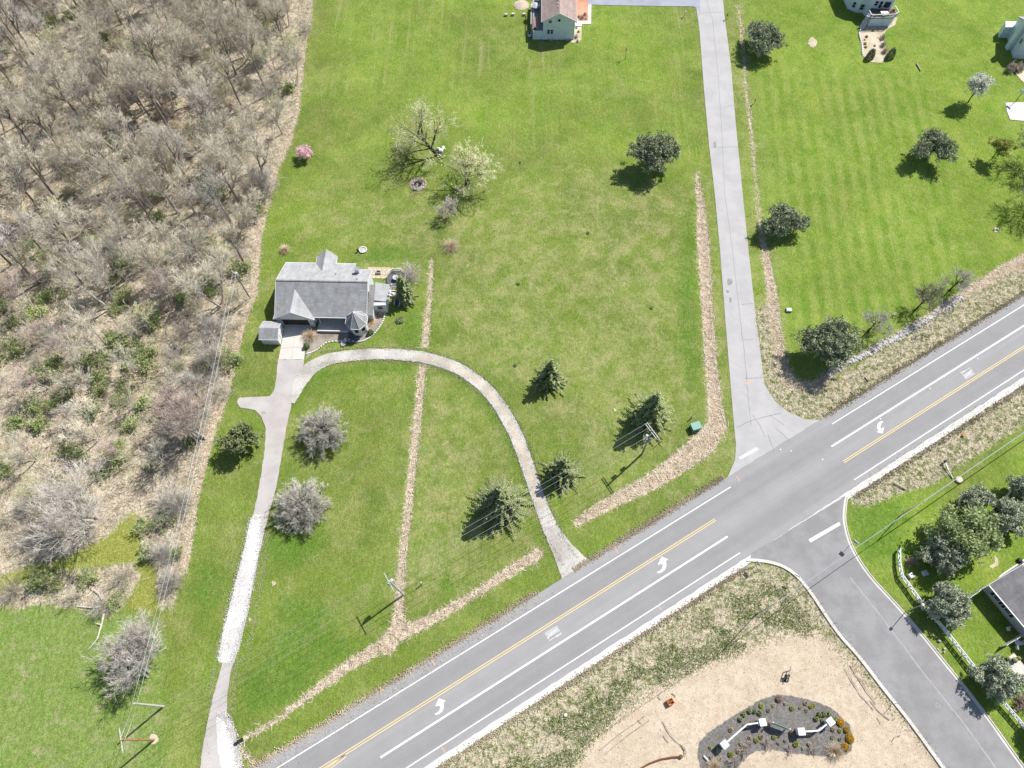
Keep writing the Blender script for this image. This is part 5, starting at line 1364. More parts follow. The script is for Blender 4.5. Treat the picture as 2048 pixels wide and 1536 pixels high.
stuff('woodland_undergrowth', z_wood, 150000, 5, ['leaf_tan', 'straw_dark', 'leaf_bush', 'twig', 'bark', 'leaf_spring'], 'matted dry stalks, sticks and low green growth covering the woodland floor', L=(.25, 1.1), w=.05, tilt=(.3, 1.5), box=(-158, -30, 18, 195), wts=[.24, .24, .14, .18, .10, .10])
stuff('fallen_branches', z_wood, 5000, 6, ['bark_pale', 'bark', 'twig_pale', 'bark_dark'], 'fallen sticks lying between the trees of the wood', L=(1.0, 4.0), w=.05, tilt=(1.45, 1.56), box=(-158, -30, 18, 195), zoff=.15)
zs_ = z_straw.copy()
stuff('dead_reeds', z_straw, 42000, 7, ['straw', 'straw_dark', 'leaf_russet', 'leaf_spring'], 'matted pale dead reeds filling the ditches beside road, street and drive', L=(.4, 1.3), w=.05, tilt=(1.25, 1.54), box=(-70, 135, -5, 200), wts=[.66, .2, .05, .09], thr=.0, zoff=.04)
stuff('verge_stalks', z_verge, 60000, 8, ['straw', 'straw_dark', 'grass_blade', 'leaf_tan'], 'tufts of pale stalks and thin green grass on the road verges', L=(.2, .6), w=.045, tilt=(.3, 1.4), box=(-60, 135, -15, 150), wts=[.34, .16, .34, .16], thr=-.3)
# weeds at the margin of the bare lot
zwe = np.where((z_verge > 0) & (z_verge < 9), 1, -1) * 1.0
zband = np.minimum(z_verge - 1.2, -z_dirt + 1.0) * (np.array([vnoise(gx, gy, 2.2, 21)])[0] > .52)
zband = np.where(Z['vs'] > 0, np.where(vnoise(gx, gy, 2.6, 21) > .50, np.minimum(Z['vs'] - 2.5, 1.0 - z_dirt), -1), -1)
stuff('green_weeds', zband, 15000, 9, ['leaf_bush', 'grass_blade'], 'clumps of dark green weeds along the margin of the bare earth lot', L=(.15, .4), w=.09, tilt=(.3, 1.3), box=(-30, 90, -15, 50), wts=[.5, .5], thr=.2)
# grass tufts of the lawns, in the view only
zl = np.minimum(np.minimum(-z_wood, -z_straw - .2), np.minimum(-z_dirt, -z_verge))
def paved(x, y): return 0

# ---- single trees on the lawns
def at(px, py): p = P(px, py); p.z = -.05; return p
# conifers
S1 = spruce(301, 8.4, 3.9, 'needle', layers=13); S2 = spruce(302, 11.0, 5.6, 'needle', layers=16, per=11); S3 = spruce(303, 7.4, 4.5, 'needle', layers=13); S4 = spruce(304, 10.6, 6.2, 'needle_olive', layers=16, per=12); S5 = spruce(305, 8.0, 2.9, 'needle_olive', layers=14, per=9, power=.7)
S1.place(at(1100, 762), 'dark star-shaped spruce alone on the open lawn above the roadside group', 'spruces on the lawn')
S2.place(at(1297, 838), 'tall dark spruce right behind the double-armed utility pole', 'spruces on the lawn')
S3.place(at(1124, 948), 'small dark spruce right of the gravel drive, shading it', 'spruces on the lawn')
S4.place(at(1002, 1012), 'largest spruce with sunlit green branch tips, left of the gravel drive end', 'spruces on the lawn')
S5.place(at(811, 597), 'narrow conical spruce right of the grey-roofed house')
pine(311, 8.0, 4.9, 'needle_pine', clumps=230, blades=26).place(at(1300, 326), 'big round dark green pine beside the white mailbox-sized box, left of the side street', 'pines by the street')
pine(312, 6.4, 4.1, 'needle_pine', clumps=180, cz=.56).place(at(1514, 100), 'grey-green pine at the top, just right of the side street', 'pines by the street')
pine(313, 5.6, 3.6, 'needle_pine', clumps=160).place(at(1557, 458), 'round pine halfway down the side street on its right', 'pines by the street')
pine(314, 6.4, 4.0, 'needle_pine', clumps=150, cz=.60, blades=20, tw=.04).place(at(1853, 318), 'open-crowned grey-green pine with visible trunk on the right lawn', 'pines by the street')
pine(315, 8.2, 4.5, 'needle_pine', clumps=200, cz=.55).place(at(1646, 708), 'large dark pine at the corner of street and main road', 'pines by the street')
pine(316, 6.6, 2.6, 'needle_olive', clumps=100, cz=.5, squash=.95, blades=20, cs=.45, nm='cedar_tree', open_=.3, ragged=.25).place(at(492, 893), 'olive-green cedar left of the driveway bend')
# bare round crowns by the driveway
K = tree_kind('round_bare_tree', 'tree', dome_tree(321, 4.9, 5.6), 'bark_dark', 'twig_dome')
K.place(at(651, 870), 'round leafless tree with dense pale grey crown, upper of two beside the driveway', 'round bare trees by the driveway')
K2 = tree_kind('round_bare_tree', 'tree', dome_tree(322, 5.2, 5.4), 'bark_dark', 'twig_dome')
K2.place(at(608, 1018), 'round leafless tree with dense pale grey crown, lower of two beside the driveway', 'round bare trees by the driveway')
# willows
w = bare_tree(331, 13.0, .62, .36, 12, 50, 1, lean=(-.75, .0), nb=7, nt=6, nf=3, tw=.024, up=-.01, limb_t=(.3, 1), r0=.42)
K = tree_kind('willow_tree', 'tree', w, 'bark_dark', 'twig_willow', (*leaves_on(w, 1, 900, .13, .40, 3), 'leaf_willow'))
K.place(at(876, 310), 'large yellow-green willow leaning left, with its broad branching shadow below', 'willows', 1.0, 0)
w = bare_tree(332, 10.5, .62, .30, 9, 50, 2, lean=(.10, .05), nb=7, nt=6, nf=3, tw=.024, up=-.03, limb_t=(.35, 1), r0=.4)
K = tree_kind('willow_tree', 'tree', w, 'bark_dark', 'twig_willow', (*leaves_on(w, 2, 800, .13, .40, 3), 'leaf_willow'))
K.place(at(930, 372), 'smaller yellow-green willow with forked trunk, right of the leaning willow', 'willows', 1.0, 0)
# small ones
K = tree_kind('small_bare_tree', 'tree', bare_tree(341, 5.4, .55, .30, 12, 46, 1, lean=(.05, .1), nb=7, nt=7, nf=3, tw=.02), 'bark_dark', 'twig_pale')
K.place(at(897, 436), 'small leafless pale-twigged tree just below the two willows')
K = tree_kind('sapling', 'tree', bare_tree(342, 4.0, .30, .5, 7, 22, 1, nb=4, nt=3, nf=2, tw=.013), 'bark', 'twig')
K.place(at(1251, 117), 'thin leafless sapling alone on the upper lawn')
K = Kind('pale_shrub', 'bush', [('bush', bush_mesh(343, 2.9, 3.6, 'twig_pale', 'leaf_tan', stems=70, nleaf=200, name='pale_shrub'))])
K.place(at(822, 556), 'pale leafless shrub just above the narrow spruce by the house')
bm_ = bush_mesh(344, 4.6, 5.2, 'twig_pale', 'leaf_tan', stems=120, subs=8, nleaf=0, tw=.022, name='pale_bush')
Kp = Kind('pale_bush', 'bush', [('bush', bm_)])
Kp.place(at(522, 378), 'large silvery leafless bush bulging from the wood edge onto the lawn')
Kp2 = Kind('pale_bush', 'bush', [('bush', bush_mesh(345, 3.4, 3.8, 'twig_grey', 'leaf_tan', stems=90, subs=7, nleaf=0, tw=.02, name='grey_bush'))])
Kp2.place(at(432, 662), 'grey leafless bush under the wires at the wood edge left of the house'); Kp2.place(at(352, 1010), 'grey leafless bush at the wood edge level with the lower round tree', None, 1.1)
Kp2.place(at(430, 720), 'grey leafless bush at the wood edge above the driveway spur', None, .9); Kp2.place(at(330, 1110), 'small grey-green bush at the mossy strip by the wood edge', None, .75); Kp2.place(at(345, 1165), 'small grey bush at the bottom end of the wood edge', None, .7)
# blossom
bt = bare_tree(351, 4.0, .55, .18, 12, 46, 1, nb=5, nt=5, nf=2, tw=.018)
K = tree_kind('blossom_tree', 'tree', bt, 'bark', 'twig', (*leaves_on(bt, 3, 2600, .17, .16, 1.2), 'blossom_pink'))
K.place(at(612, 316), 'small round tree in pink blossom on the lawn by the wood edge')
bt = bare_tree(352, 9.0, .40, .24, 16, 30, 1, nb=6, nt=6, nf=2, tw=.02, up=.06, limb_t=(.25, 1))
K = tree_kind('blossom_tree', 'tree', bt, 'bark_dark', 'twig_grey', (*leaves_on(bt, 4, 6500, .26, .22, 1.2), 'blossom_white'))
K.place(at(1937, 203), 'upright tree in white blossom on the right lawn')
bt = bare_tree(353, 6.4, .46, .34, 9, 44, 1, nb=5, nt=5, nf=2, tw=.02)
K = tree_kind('budding_tree', 'tree', bt, 'bark_dark', 'twig_olive', (*leaves_on(bt, 5, 2600, .24, .2, 1.2), 'leaf_yellow'))
K.place(at(1984, 317), 'small tree in yellow-green bud on the right lawn')
for px, py, h, sd, tm, lb in ((2056, 335, 11.5, 354, 'twig_dark', 'leafless tree at the right edge, upper of the two throwing fanned shadows'), (2064, 415, 12.5, 355, 'twig_dark', 'leafless tree at the right edge, lower of the two throwing fanned shadows')):
    tree_kind('bare_tree', 'tree', bare_tree(sd, h, .56, .26, 14, 50, 1, nb=8, nt=6, nf=3, tw=.028), 'bark_dark', tm).place(at(px, py), lb, 'bare trees at the right edge')
for px, py, h, sd, ln, tm, lb in ((1899, 581, 7.4, 361, (.05, .12), 'twig_grey', 'small wind-bent leafless tree, rightmost of three along the upper roadside ditch'), (1829, 621, 8.4, 362, (.12, .08), 'twig_dark', 'wide brown leafless tree, middle of three along the upper roadside ditch'), (1735, 664, 7.4, 363, (.15, .15), 'twig_grey', 'crooked grey leafless tree next to the large corner pine')):
    tree_kind('bare_tree', 'tree', bare_tree(sd, h, .50, .32, 11, 48, 1, lean=ln, nb=7, nt=7, nf=3, tw=.023, wig=.16, r0=.2), 'bark_dark', tm).place(at(px, py), lb, 'bent bare trees along the ditch', 1.0, 0)
# lower left group
tree_kind('bare_tree', 'tree', bare_tree(371, 9.6, .62, .24, 10, 56, 2, lean=(-.35, .10), nb=8, nt=7, nf=3, tw=.026, wig=.14, r0=.26), 'bark_pale', 'twig_pale').place(at(293, 1352), 'broad pale leafless tree alone on the lower left field', None, 1.0, 0)
tree_kind('bare_tree', 'tree', bare_tree(372, 8.8, .52, .28, 9, 48, 2, lean=(-.1, .1), nb=7, nt=6, nf=3, tw=.024, wig=.14, r0=.22), 'bark_pale', 'twig_grey').place(at(312, 1275), 'leafless tree under the wires just above the broad pale tree', None, 1.0, 0)
tree_kind('bare_tree', 'tree', bare_tree(373, 13.0, .52, .22, 7, 30, 5, lean=(-.35, .12), nb=7, nt=6, nf=3, tw=.026, r0=.5), 'bark_pale', 'twig_pink').place(at(404, 886), 'large reddish multi-stemmed leafless tree fanning out at the wood edge', None, 1.0, 0)
tree_kind('bare_tree', 'tree', bare_tree(374, 14.0, .54, .24, 8, 36, 4, lean=(-.25, .03), nb=7, nt=6, nf=3, tw=.024, r0=.5), 'bark_pale', 'twig_pale').place(at(186, 1046), 'large pale pinkish leafless tree fanning out at the bottom of the wood', None, 1.0, 0)
for px, py, s, lb in ((205, 1215, 1.1, 'twiggy grey bush at the bottom tip of the wood beside the fallen log'), (232, 1205, .8, 'small green bush at the bottom tip of the wood'), (150, 1195, 1.0, 'low brown bush on the dry strip above the lower left field'), (30, 1180, 1.2, 'dark bush at the left edge above the lower left field')):
    BU[(2, 1, 0, 0)[(205, 232, 150, 30).index(px)]][1].place(at(px, py), lb, None, s)

# ---- trees around the estate entrance on the right
B1 = pine(381, 5.0, 2.25, 'needle_blue', clumps=150, blades=20, cs=.4, nm='blue_spruce', cz=.45, squash=1.0, tw=.045, ragged=.25)
B2 = pine(382, 5.6, 2.6, 'needle_blue', clumps=190, blades=20, cs=.4, nm='blue_spruce', cz=.45, squash=1.0, tw=.045, ragged=.25)
for K, px, py, s, lb in ((B1, 1940, 1010, .95, 'blue-grey spruce at the head of the planting, above the pale green tree'), (B2, 1995, 1040, .95, 'blue-grey spruce touching the short white fence from below'), (B2, 2042, 985, 1.0, 'dark blue spruce cut off by the right edge, above the short fence'),
                         (B2, 1872, 1114, 1.0, 'blue-grey spruce at the top corner of the long white fence'), (B2, 1872, 1210, 1.0, 'blue-grey spruce overhanging the middle of the long white fence'), (B1, 1902, 1232, .7, 'small blue-grey spruce just below the middle one at the fence'),
                         (B2, 1980, 1360, .95, 'round blue-grey spruce alone at the lower end of the long white fence'), (B1, 2066, 1470, .8, 'blue-grey spruce at the lower right corner behind the fence')):
    K.place(at(px, py), lb, 'blue spruces by the white fence', s)
bt = bare_tree(391, 7.5, .5, .3, 14, 48, 1, nb=7, nt=5, nf=2, tw=.02)
tree_kind('leafy_tree', 'tree', bt, 'bark', 'twig_olive', (*leaves_on(bt, 6, 11000, .26, .35, 1.6), 'leaf_fresh')).place(at(1908, 1082), 'large pale green leafy tree in the middle of the right-hand planting', None, 1.22)
K = Kind('shrub', 'bush', [('bush', bush_mesh(392, 1.0, .9, 'twig_pink', 'leaf_russet', stems=60, nleaf=120, name='shrub'))])
K.place(at(1822, 1123), 'small round purplish twiggy shrub beside the top of the long fence'); K.place(at(2040, 1403), 'pale purplish twiggy shrub behind the fence at the lower right', None, 1.5)
# ---- garden plants
GC = [blade_clump(401 + i, r_, h_, 'straw_tan') for i, (r_, h_) in enumerate(((1.3, 1.3), (1.0, 1.1), (2.0, 1.3)))]
for px, py, i, s, lb in ((619, 673, 0, 1.0, 'tan ornamental grass clump beside the concrete pad'), (741, 645, 1, 1.0, 'tan ornamental grass clump at the foot of the turret'), (757, 622, 0, 1.0, 'tan ornamental grass clump against the sun room'),
                         (570, 501, 1, 1.0, 'round tan grass clump behind the grey-roofed house near the wood'), (901, 494, 2, 1.0, 'wide tan grass clump alone on the lawn right of the house'), (1668, 1503, 1, 1.1, 'tan ornamental grass clump in the right end of the mulch bed'), (1428, 1534, 1, 1.0, 'tan ornamental grass clump at the lower left of the mulch bed')):
    Kind('ornamental_grass', 'grass clump', [('g', GC[i])]).place(at(px, py), lb, 'tan ornamental grasses', s)
cone = Kind('clipped_yew', 'bush', [('foliage', dome_shrub(411, .75, 1.7, 'leaf_bush', 900, .12, 'clipped_yew'))])
for px, py, lb in ((742, 667, 'small clipped evergreen in the gravel bed below the turret'), (614, 694, 'small clipped evergreen at the lower left tip of the gravel bed')): cone.place(at(px, py), lb, 'clipped evergreens by the house', .85)
yew = Kind('clipped_yew', 'bush', [('foliage', dome_shrub(412, 1.1, 3.0, 'needle', 1500, .16, 'clipped_yew'))])
for px, py, lb in ((1739, 116, 'tall clipped evergreen at the left foot of the long garden bed, top right'), (1780, 114, 'tall clipped evergreen at the right foot of the long garden bed, top right')): yew.place(at(px, py), lb, 'paired evergreens at the garden bed', .9)
gsh = Kind('bush', 'bush', [('bush', bush_mesh(413, .8, .9, 'twig_grey', 'leaf_russet', stems=50, nleaf=60, name='bush'))])
for px, py, lb in ((1764, 78, 'grey twiggy shrub on the right rim of the long garden bed, top one'), (1766, 92, 'grey twiggy shrub on the right rim of the long garden bed, middle one'), (1769, 105, 'grey twiggy shrub on the right rim of the long garden bed, lowest one'), (1735, 47, 'larger grey shrub at the foot of the deck steps')): gsh.place(at(px, py), lb, 'shrubs of the long garden bed', 1.5 if px == 1735 else 1.0)
per = Kind('perennial', 'plant', [('p', dome_shrub(414, .3, .35, 'leaf_yellow', 120, .12, 'perennial'))])
for i, (px, py) in enumerate(((1729, 80), (1730, 88), (1731, 95), (1749, 92), (1733, 74), (1756, 60), (1745, 62))): per.place(at(px, py), 'small low plant, %s from the top in the long tan garden bed' % ORD[sorted((80, 88, 95, 92, 74, 60, 62)).index(py)], 'low plants of the long garden bed', rnd.uniform(.8, 1.3))
r3 = random.Random(8)
for i, (px, py) in enumerate(((1158, 34), (1164, 37), (1172, 38), (1170, 30), (1153, 56), (1157, 64), (1152, 75), (1155, 83))):
    gsh.place(at(px, py), ('%s small shrub, counted from the top, beside the right wall of the brown-roofed house' % 'second third fourth first fifth sixth seventh eighth'.split()[i]), 'small shrubs by the top house', r3.uniform(.4, .8))
for px, py, s, lb in ((2022, 137, 1.6, 'brown-green bush at the near corner of the right edge house'), (2016, 143, 1.3, 'reddish low bush left of the corner bush at the right edge house'), (2036, 140, 1.7, 'purplish bush under the wall of the right edge house')): gsh.place(at(px, py), lb, 'bushes at the right edge house', s)
low = Kind('bush', 'bush', [('bush', dome_shrub(415, .55, .35, 'leaf_bush', 260, .14, 'bush'))])
low.place(at(800, 641), 'low dark green bush on the lawn right of the turret', None, 1.6)
for i, (px, py) in enumerate(((1030, 731), (1036, 568), (1176, 466), (1303, 616))): low.place(at(px, py), ('tiny weed clump left on the open lawn by the loop drive', 'tiny weed clump on the open lawn level with the house', 'dark weed clump high on the open lawn', 'dark weed clump right of the middle of the open lawn')[i], 'weed clumps on the lawn', .7)
# the mulch bed's own planting
e4 = lambda X, Y: at(1380 + X / 6.02, 1380 + Y / 6.02)
BX = [720, 778, 842, 650, 612, 1560, 1612, 1685, 1522, 1735]
box_ = Kind('boxwood', 'bush', [('b', dome_shrub(421, .38, .45, 'needle_olive', 320, .1, 'boxwood'))])
for i, (x, y) in enumerate(((720, 255), (778, 250), (842, 278), (650, 295), (612, 350), (1560, 300), (1612, 292), (1685, 298), (1522, 345), (1735, 345))):
    box_.place(e4(x, y), 'small round dark boxwood, %s from the left in the %s arc of boxwoods' % (ORD[sorted(q for q in BX if (q < 1000) == (x < 1000)).index(x)], 'left' if x < 1000 else 'right'), 'boxwoods of the mulch bed')
gold = Kind('gold_shrub', 'bush', [('g', dome_shrub(422, .6, .4, 'leaf_gold', 420, .12, 'gold_shrub'))])
for (x, y, s), lb in zip(((1815, 390, 1.0), (1885, 482, .8), (1925, 585, 1.1), (1870, 685, 1.0)), ('uppermost golden shrub at the right rim of the mulch bed', 'smallest golden shrub, second from the top at the right rim of the mulch bed', 'third golden shrub down, outermost at the right rim of the mulch bed', 'lowest golden shrub, next to the tan grass clump')): gold.place(e4(x, y), lb, 'golden shrubs', s)
Kind('bush', 'bush', [('b', dome_shrub(423, .5, .4, 'leaf_russet', 300, .12, 'bush'))]).place(e4(1070, 112), 'round brown bush at the top rim of the mulch bed')
pp = Kind('perennial', 'plant', [('p', dome_shrub(424, .26, .2, 'leaf_tan', 110, .12, 'perennial'))]); pq = Kind('perennial', 'plant', [('p', dome_shrub(425, .3, .25, 'leaf_yellow', 120, .12, 'perennial'))])
for i, (x, y) in enumerate(((860, 185), (950, 245), (1010, 185), (1230, 220), (1330, 215), (1395, 160), (1495, 180), (1405, 245), (1145, 165), (1455, 200), (720, 575), (860, 565), (1010, 570), (1070, 640), (1150, 610), (1280, 650), (1365, 700), (1725, 475), (1810, 490), (1725, 570), (1810, 590), (800, 605), (585, 740), (620, 650), (495, 775), (365, 830), (260, 808), (250, 690), (345, 735), (1440, 650), (1600, 365), (495, 480))):
    (pp if i % 3 else pq).place(e4(x, y), 'small dry perennial tuft in the grey mulch bed', 'perennials of the mulch bed', r3.uniform(.8, 1.4))
gshp = Kind('shrub', 'bush', [('bush', bush_mesh(426, .8, .8, 'twig_pink', 'leaf_russet', stems=24, nleaf=0, name='shrub'))])
for i, (x, y) in enumerate(((1200, 720), (640, 730), (520, 860), (700, 660), (1480, 730), (930, 660))): gshp.place(e4(x, y), 'low leafless purplish shrub, %s from the left along the front of the mulch bed' % ORD[sorted((1200, 640, 520, 700, 1480, 930)).index(x)], 'leafless shrubs of the mulch bed', r3.uniform(.7, 1.15))
# ------------------------------------------------------------------ utility poles and wires
def pole(name, px, py, h, label, mat='pole_grey', r=.19, arms=(), lean=(0, 0), xf=None, loc=None):
    w = loc or P(px, py); t = thing(name, label, 'utility pole', (w.x, w.y, -.1), 0, None)
    top = Vector((lean[0], lean[1], h))
    MB().tube((0, 0, 0), top, r, r * .7, 10).build('pole', M[mat], t)
    ends = []
    for z, ang, L, double in arms:
        c = Vector((lean[0] * z / h, lean[1] * z / h, z)); u = Vector((math.cos(ang), math.sin(ang), 0)); v = Vector((-u.y, u.x, 0))
        for s in ((-.2, .2) if double else (.17,)):
            ca = MB().beam(c - u * L / 2 + v * s, c + u * L / 2 + v * s, .11, .13).build('crossarm', M['pole_pale'], t)
        for k in (-.46, -.16, .2, .46):
            q = c + u * (L * k) + v * (0 if double else .17)
            MB().tube(q, q + Vector((0, 0, .26)), .05, .035, 8).build('insulator', M['transformer'], t)
            ends.append(Vector((w.x, w.y, -.1)) + q + Vector((0, 0, .26)))
    if xf:
        for zz, ang in xf:
            q = Vector((lean[0] * zz / h + math.cos(ang) * .42, lean[1] * zz / h + math.sin(ang) * .42, zz))
            x = MB().lathe([(.24, -.5), (.27, -.4), (.27, .4), (.2, .5)], q, 12).build('transformer', M['transformer'], t)
            MB().tube(q + Vector((0, 0, .5)), q + Vector((0, 0, .72)), .04).build('bushing', M['metal'], x)
    return t, Vector((w.x, w.y, 0)) + top, ends
def wire(a, b, label, sag=.6, r=.022, n=14, mat='wire', grp=None):
    a = Vector(a); b = Vector(b)
    pts = np.array([[list(a + (b - a) * (i / n) - Vector((0, 0, 4 * sag * (i / n) * (1 - i / n)))) for i in range(n + 1)]])
    V_, F_ = prisms([(pts, np.full((1, n + 1), r))], 5)
    return tag(link_mesh('power_line', np_mesh('power_line', V_, F_, M[mat])), label, 'wire', grp)
ra = road_ang
pD, topD, eD = pole('utility_pole', 1284, 908, 11.2, 'grey wooden pole with double crossarm rising in front of the tall roadside spruce', arms=((10.9, ra + R(90), 3.3, True),), xf=((8.2, ra + 2.4), (6.0, ra + 1.2)))
pC, topC, eC = pole('utility_pole', 807, 1189, 9.6, 'pale pole with transformers beside the straight reed ditch', mat='pole_pale', arms=((9.3, ra + R(92), 3.4, False),), xf=((8.2, ra + R(60)), (8.0, ra + R(170))), r=.17, lean=(-.8, .3))
pA, topA, eA = pole('utility_pole', 308, 1480, 10.1, 'orange-brown wooden pole with white crossarm on a bare patch, lower left', mat='pole_orange', r=.17, arms=((9.9, ra + R(82), 3.4, False),))
pB, topB, eB = pole('utility_pole', 327, 1413, 9.6, 'weathered grey pole just above the orange-brown pole', arms=(), mat='pole_pale', r=.18)
pE, topE, eE = pole('utility_pole', 500, 596, 8.9, 'dark utility pole with large pale transformer at the wood edge left of the house', mat='pole_grey', r=.17, xf=((7.9, R(100)),))
MB().beam((-.7, .5, 8.9), (.2, -.3, 8.9), .1, .12).build('crossarm', M['pole_pale'], pE)
g = 'power lines along the road'
for i in range(4):
    wire(eD[i], eC[i], 'thin overhead wire between the double-armed pole and the transformer pole, %s of four' % ('first', 'second', 'third', 'fourth')[i], .7, grp=g)
    wire(eC[i], eA[i], 'thin overhead wire from transformer pole to orange-brown pole, %s of four' % ('first', 'second', 'third', 'fourth')[i], .7, grp=g, r=.018)
    if i in (0, 2): wire(eA[i], RD(-70, -16 - i, 10), 'thin overhead wire leaving the orange-brown pole towards the lower left corner, %s' % ('upper one' if i == 0 else 'lower one'), .6, grp=g, r=.018)
for k, s in ((0, -.35), (1, .35)):
    wire(topE + Vector((s, 0, .0)), topB + Vector((s, 0, -.2)), 'thin wire down the wood edge from dark pole to grey pole, %s one' % ('left' if k == 0 else 'right'), 1.4, grp='wires along the wood edge', n=24)
    wire(topB + Vector((s, 0, -.2)), topA + Vector((s, 0, -.3)), 'short wire between the two poles at the lower left, %s one' % ('left' if k == 0 else 'right'), .3, grp='wires between the lower left poles')
# thick cable crossing the estate entrance on two slim poles
q1 = P(1852, 994, 8.0); q2 = P(1559, 1195, 10.5)
pole('utility_pole', 0, 0, 8.2, 'slim pale pole carrying the thick cable over the right-hand lawn', mat='metal', r=.09, loc=P(1800, 1031))
pole('utility_pole', 0, 0, 10.6, 'slim grey pole on the weedy verge left of the estate road, carrying the thick cable', mat='metal', r=.09, loc=P(1514, 1227))
p1 = P(1800, 1031); p1.z = 8.1; p2 = P(1514, 1227); p2.z = 10.5
far_r = p1 + (p1 - p2).normalized() * 70; far_r.z = 8.5; far_l = p2 + (p2 - p1).normalized() * 90; far_l.z = 9.5
wire(far_r, p1, 'thick pale cable from the right edge to the slim pole on the right-hand lawn', .4, .075, grp='thick cables'); wire(p1, p2, 'thick pale cable crossing above the estate road between the slim poles', .5, .05, grp='thick cables'); wire(p2, far_l, 'dark cable running on over the bare lot towards the lower left', .8, .03, mat='pole_grey', grp='thick cables')
# street lamp by the fence
w = P(1812, 1222)
t = thing('street_lamp', 'slim grey street lamp standing between the estate road kerb and the white fence', 'street lamp', w)
tp = Vector((.1, .1, 5.0)); MB().tube((0, 0, 0), tp, .07, .05, 8).build('post', M['metal'], t)
MB().lathe([(.08, 0), (.26, .18), (.24, .42), (.05, .5)], tp, 10).build('lantern', M['pole_pale'], t)
# signs
def sign(px, py, h, label, kind_, rz, w_=.75, name='road_sign', hgt=.75, mat='metal'):
    w = P(px, py); t = thing(name, label, 'sign', w, rz)
    MB().tube((0, 0, 0), (0, 0, h), .035, n=6).build('post', M['metal'], t)
    if kind_ == 'stop':
        o8 = [(w_ / 2 * math.cos(R(22.5 + 45 * k)) * 1.08, h - .1 + w_ / 2 * math.sin(R(22.5 + 45 * k)) * 1.08) for k in range(8)]
        for s_, y0, mt in ((1.0, -.05, 'trim'), (.9, -.054, 'sign_red')):
            vs = [(x * s_, y0, (h - .1) + (z - h + .1) * s_) for x, z in o8]
            vs += [(x, y0 + .02, z) for x, y, z in vs]
            MB().add(vs, [tuple(range(8)), tuple(range(15, 7, -1))] + [(i, 8 + i, 8 + (i + 1) % 8, (i + 1) % 8) for i in range(8)]).build('sign_face', M[mt], t)
    elif kind_ == 'street':
        MB().box((0, 0, h - .15), (.9, .03, .2)).build('name_blade', M['green_box'], t); MB().box((0, 0, h + .08), (.03, .9, .2)).build('name_blade', M['green_box'], t)
    elif kind_ == 'double':
        for x in (-.4, .4): MB().box((x, -.05, h - .3), (.06, .04, .6)).build('bracket', M['metal'], t)
        MB().box((0, -.06, h - .1), (w_, .03, hgt)).build('sign_face', M[mat], t)
    else: MB().box((0, -.05, h - .1), (w_, .03, hgt)).build('sign_face', M[mat], t)
    return t
sign(1698, 1092, 2.7, 'road sign on the kerb right of the estate road mouth, face edge-on', 'plate', ra + R(100), .8, hgt=.9)
sign(1508, 1134, 2.6, 'square sign on a post where the road shoulder meets the estate kerb', 'plate', ra + R(90), .9, hgt=.9)
sign(1585, 1157, 2.6, 'twin-post sign on the weedy verge just inside the estate road kerb', 'double', ra - R(60), .9, hgt=.45)
sign(1719, 773, 2.9, 'small dark-faced sign on a thin post at the verge point between street and main road', 'plate', ra + R(90), 1.0, hgt=.45, mat='dark')
sign(1505, 425, 1.9, 'pale marker sign right of the side street, level with the round pine', 'plate', R(60), .35, name='marker_sign', hgt=.5)
sign(1527, 577, 2.4, 'blue-grey sign on a post in the reeds right of the side street', 'plate', R(60), .6, name='marker_sign', hgt=.5, mat='transformer')
sign(1880, 1404, 1.7, 'thin marker post at the edge of the estate road verge', 'plate', 0, .1, name='marker_post', hgt=.2) if False else None
w = P(1785, 1408); t = thing('marker_post', 'thin bare marker post near the estate road kerb on the sandy lot', 'post', w); MB().tube((0, 0, 0), (0, 0, 2.6), .04).build('post', M['metal'], t)
w = P(1644, 1227); t = thing('marker_post', 'thin dark marker post in the weeds by the estate road kerb', 'post', w); MB().tube((0, 0, 0), (0, 0, 2.2), .045).build('post', M['metal'], t)
w = P(1791, 1474); t = thing('marker_stake', 'low forked stake in the sand near the mulch bed', 'stake', w); MB().tube((0, 0, 0), (0, 0, 1.0), .05).tube((0, 0, .5), (.3, .2, 1.0), .04).build('stake', M['rust'], t)
# utility boxes
w = P(1390, 856); t = thing('transformer_box', 'green metal transformer box at the reed bed corner left of the side street', 'utility box', w, R(18))
MB().box((0, 0, .55), (1.75, 1.35, 1.1)).build('cabinet', M['green_box'], t, .05); MB().box((0, 0, 1.12), (1.85, 1.45, .08)).build('lid', M['green_box'], t, .02)
tag(MB().tube((P(1381, 838).x, P(1381, 838).y, 0), (P(1381, 838).x, P(1381, 838).y, .9), .1, n=8).lathe([(.1, .9), (.14, .95), (.05, 1.0)], (P(1381, 838).x, P(1381, 838).y, 0), 8).build('pedestal_post', M['dark']), 'short dark pedestal with white cap behind the green transformer box', 'post')
w = P(1354, 307); t = thing('utility_box', 'white utility box right beside the big round pine', 'utility box', w, R(10)); MB().box((0, 0, .45), (.95, .75, .9)).build('cabinet', M['trim'], t, .05); MB().box((0, 0, .93), (1.05, .85, .06)).build('lid', M['trim'], t)
w = P(1577, 621); t = thing('utility_box', 'pale square utility cover on the right lawn near the reeds', 'utility box', w, R(-4)); MB().box((0, 0, .2), (1.1, .85, .4)).build('cabinet', M['concrete'], t, .04); MB().box((0, 0, .42), (1.0, .75, .05)).build('lid', M['concrete_white'], t)
for x, y, cat_, lb in ((1040, 325, 'dark', 'small dark valve cover alone on the upper open lawn'),): w = P(x, y); tag(MB().lathe([(.22, 0), (.2, .12)], (w.x, w.y, 0), 10).build('valve_cover', M[cat_]), lb, 'cover')
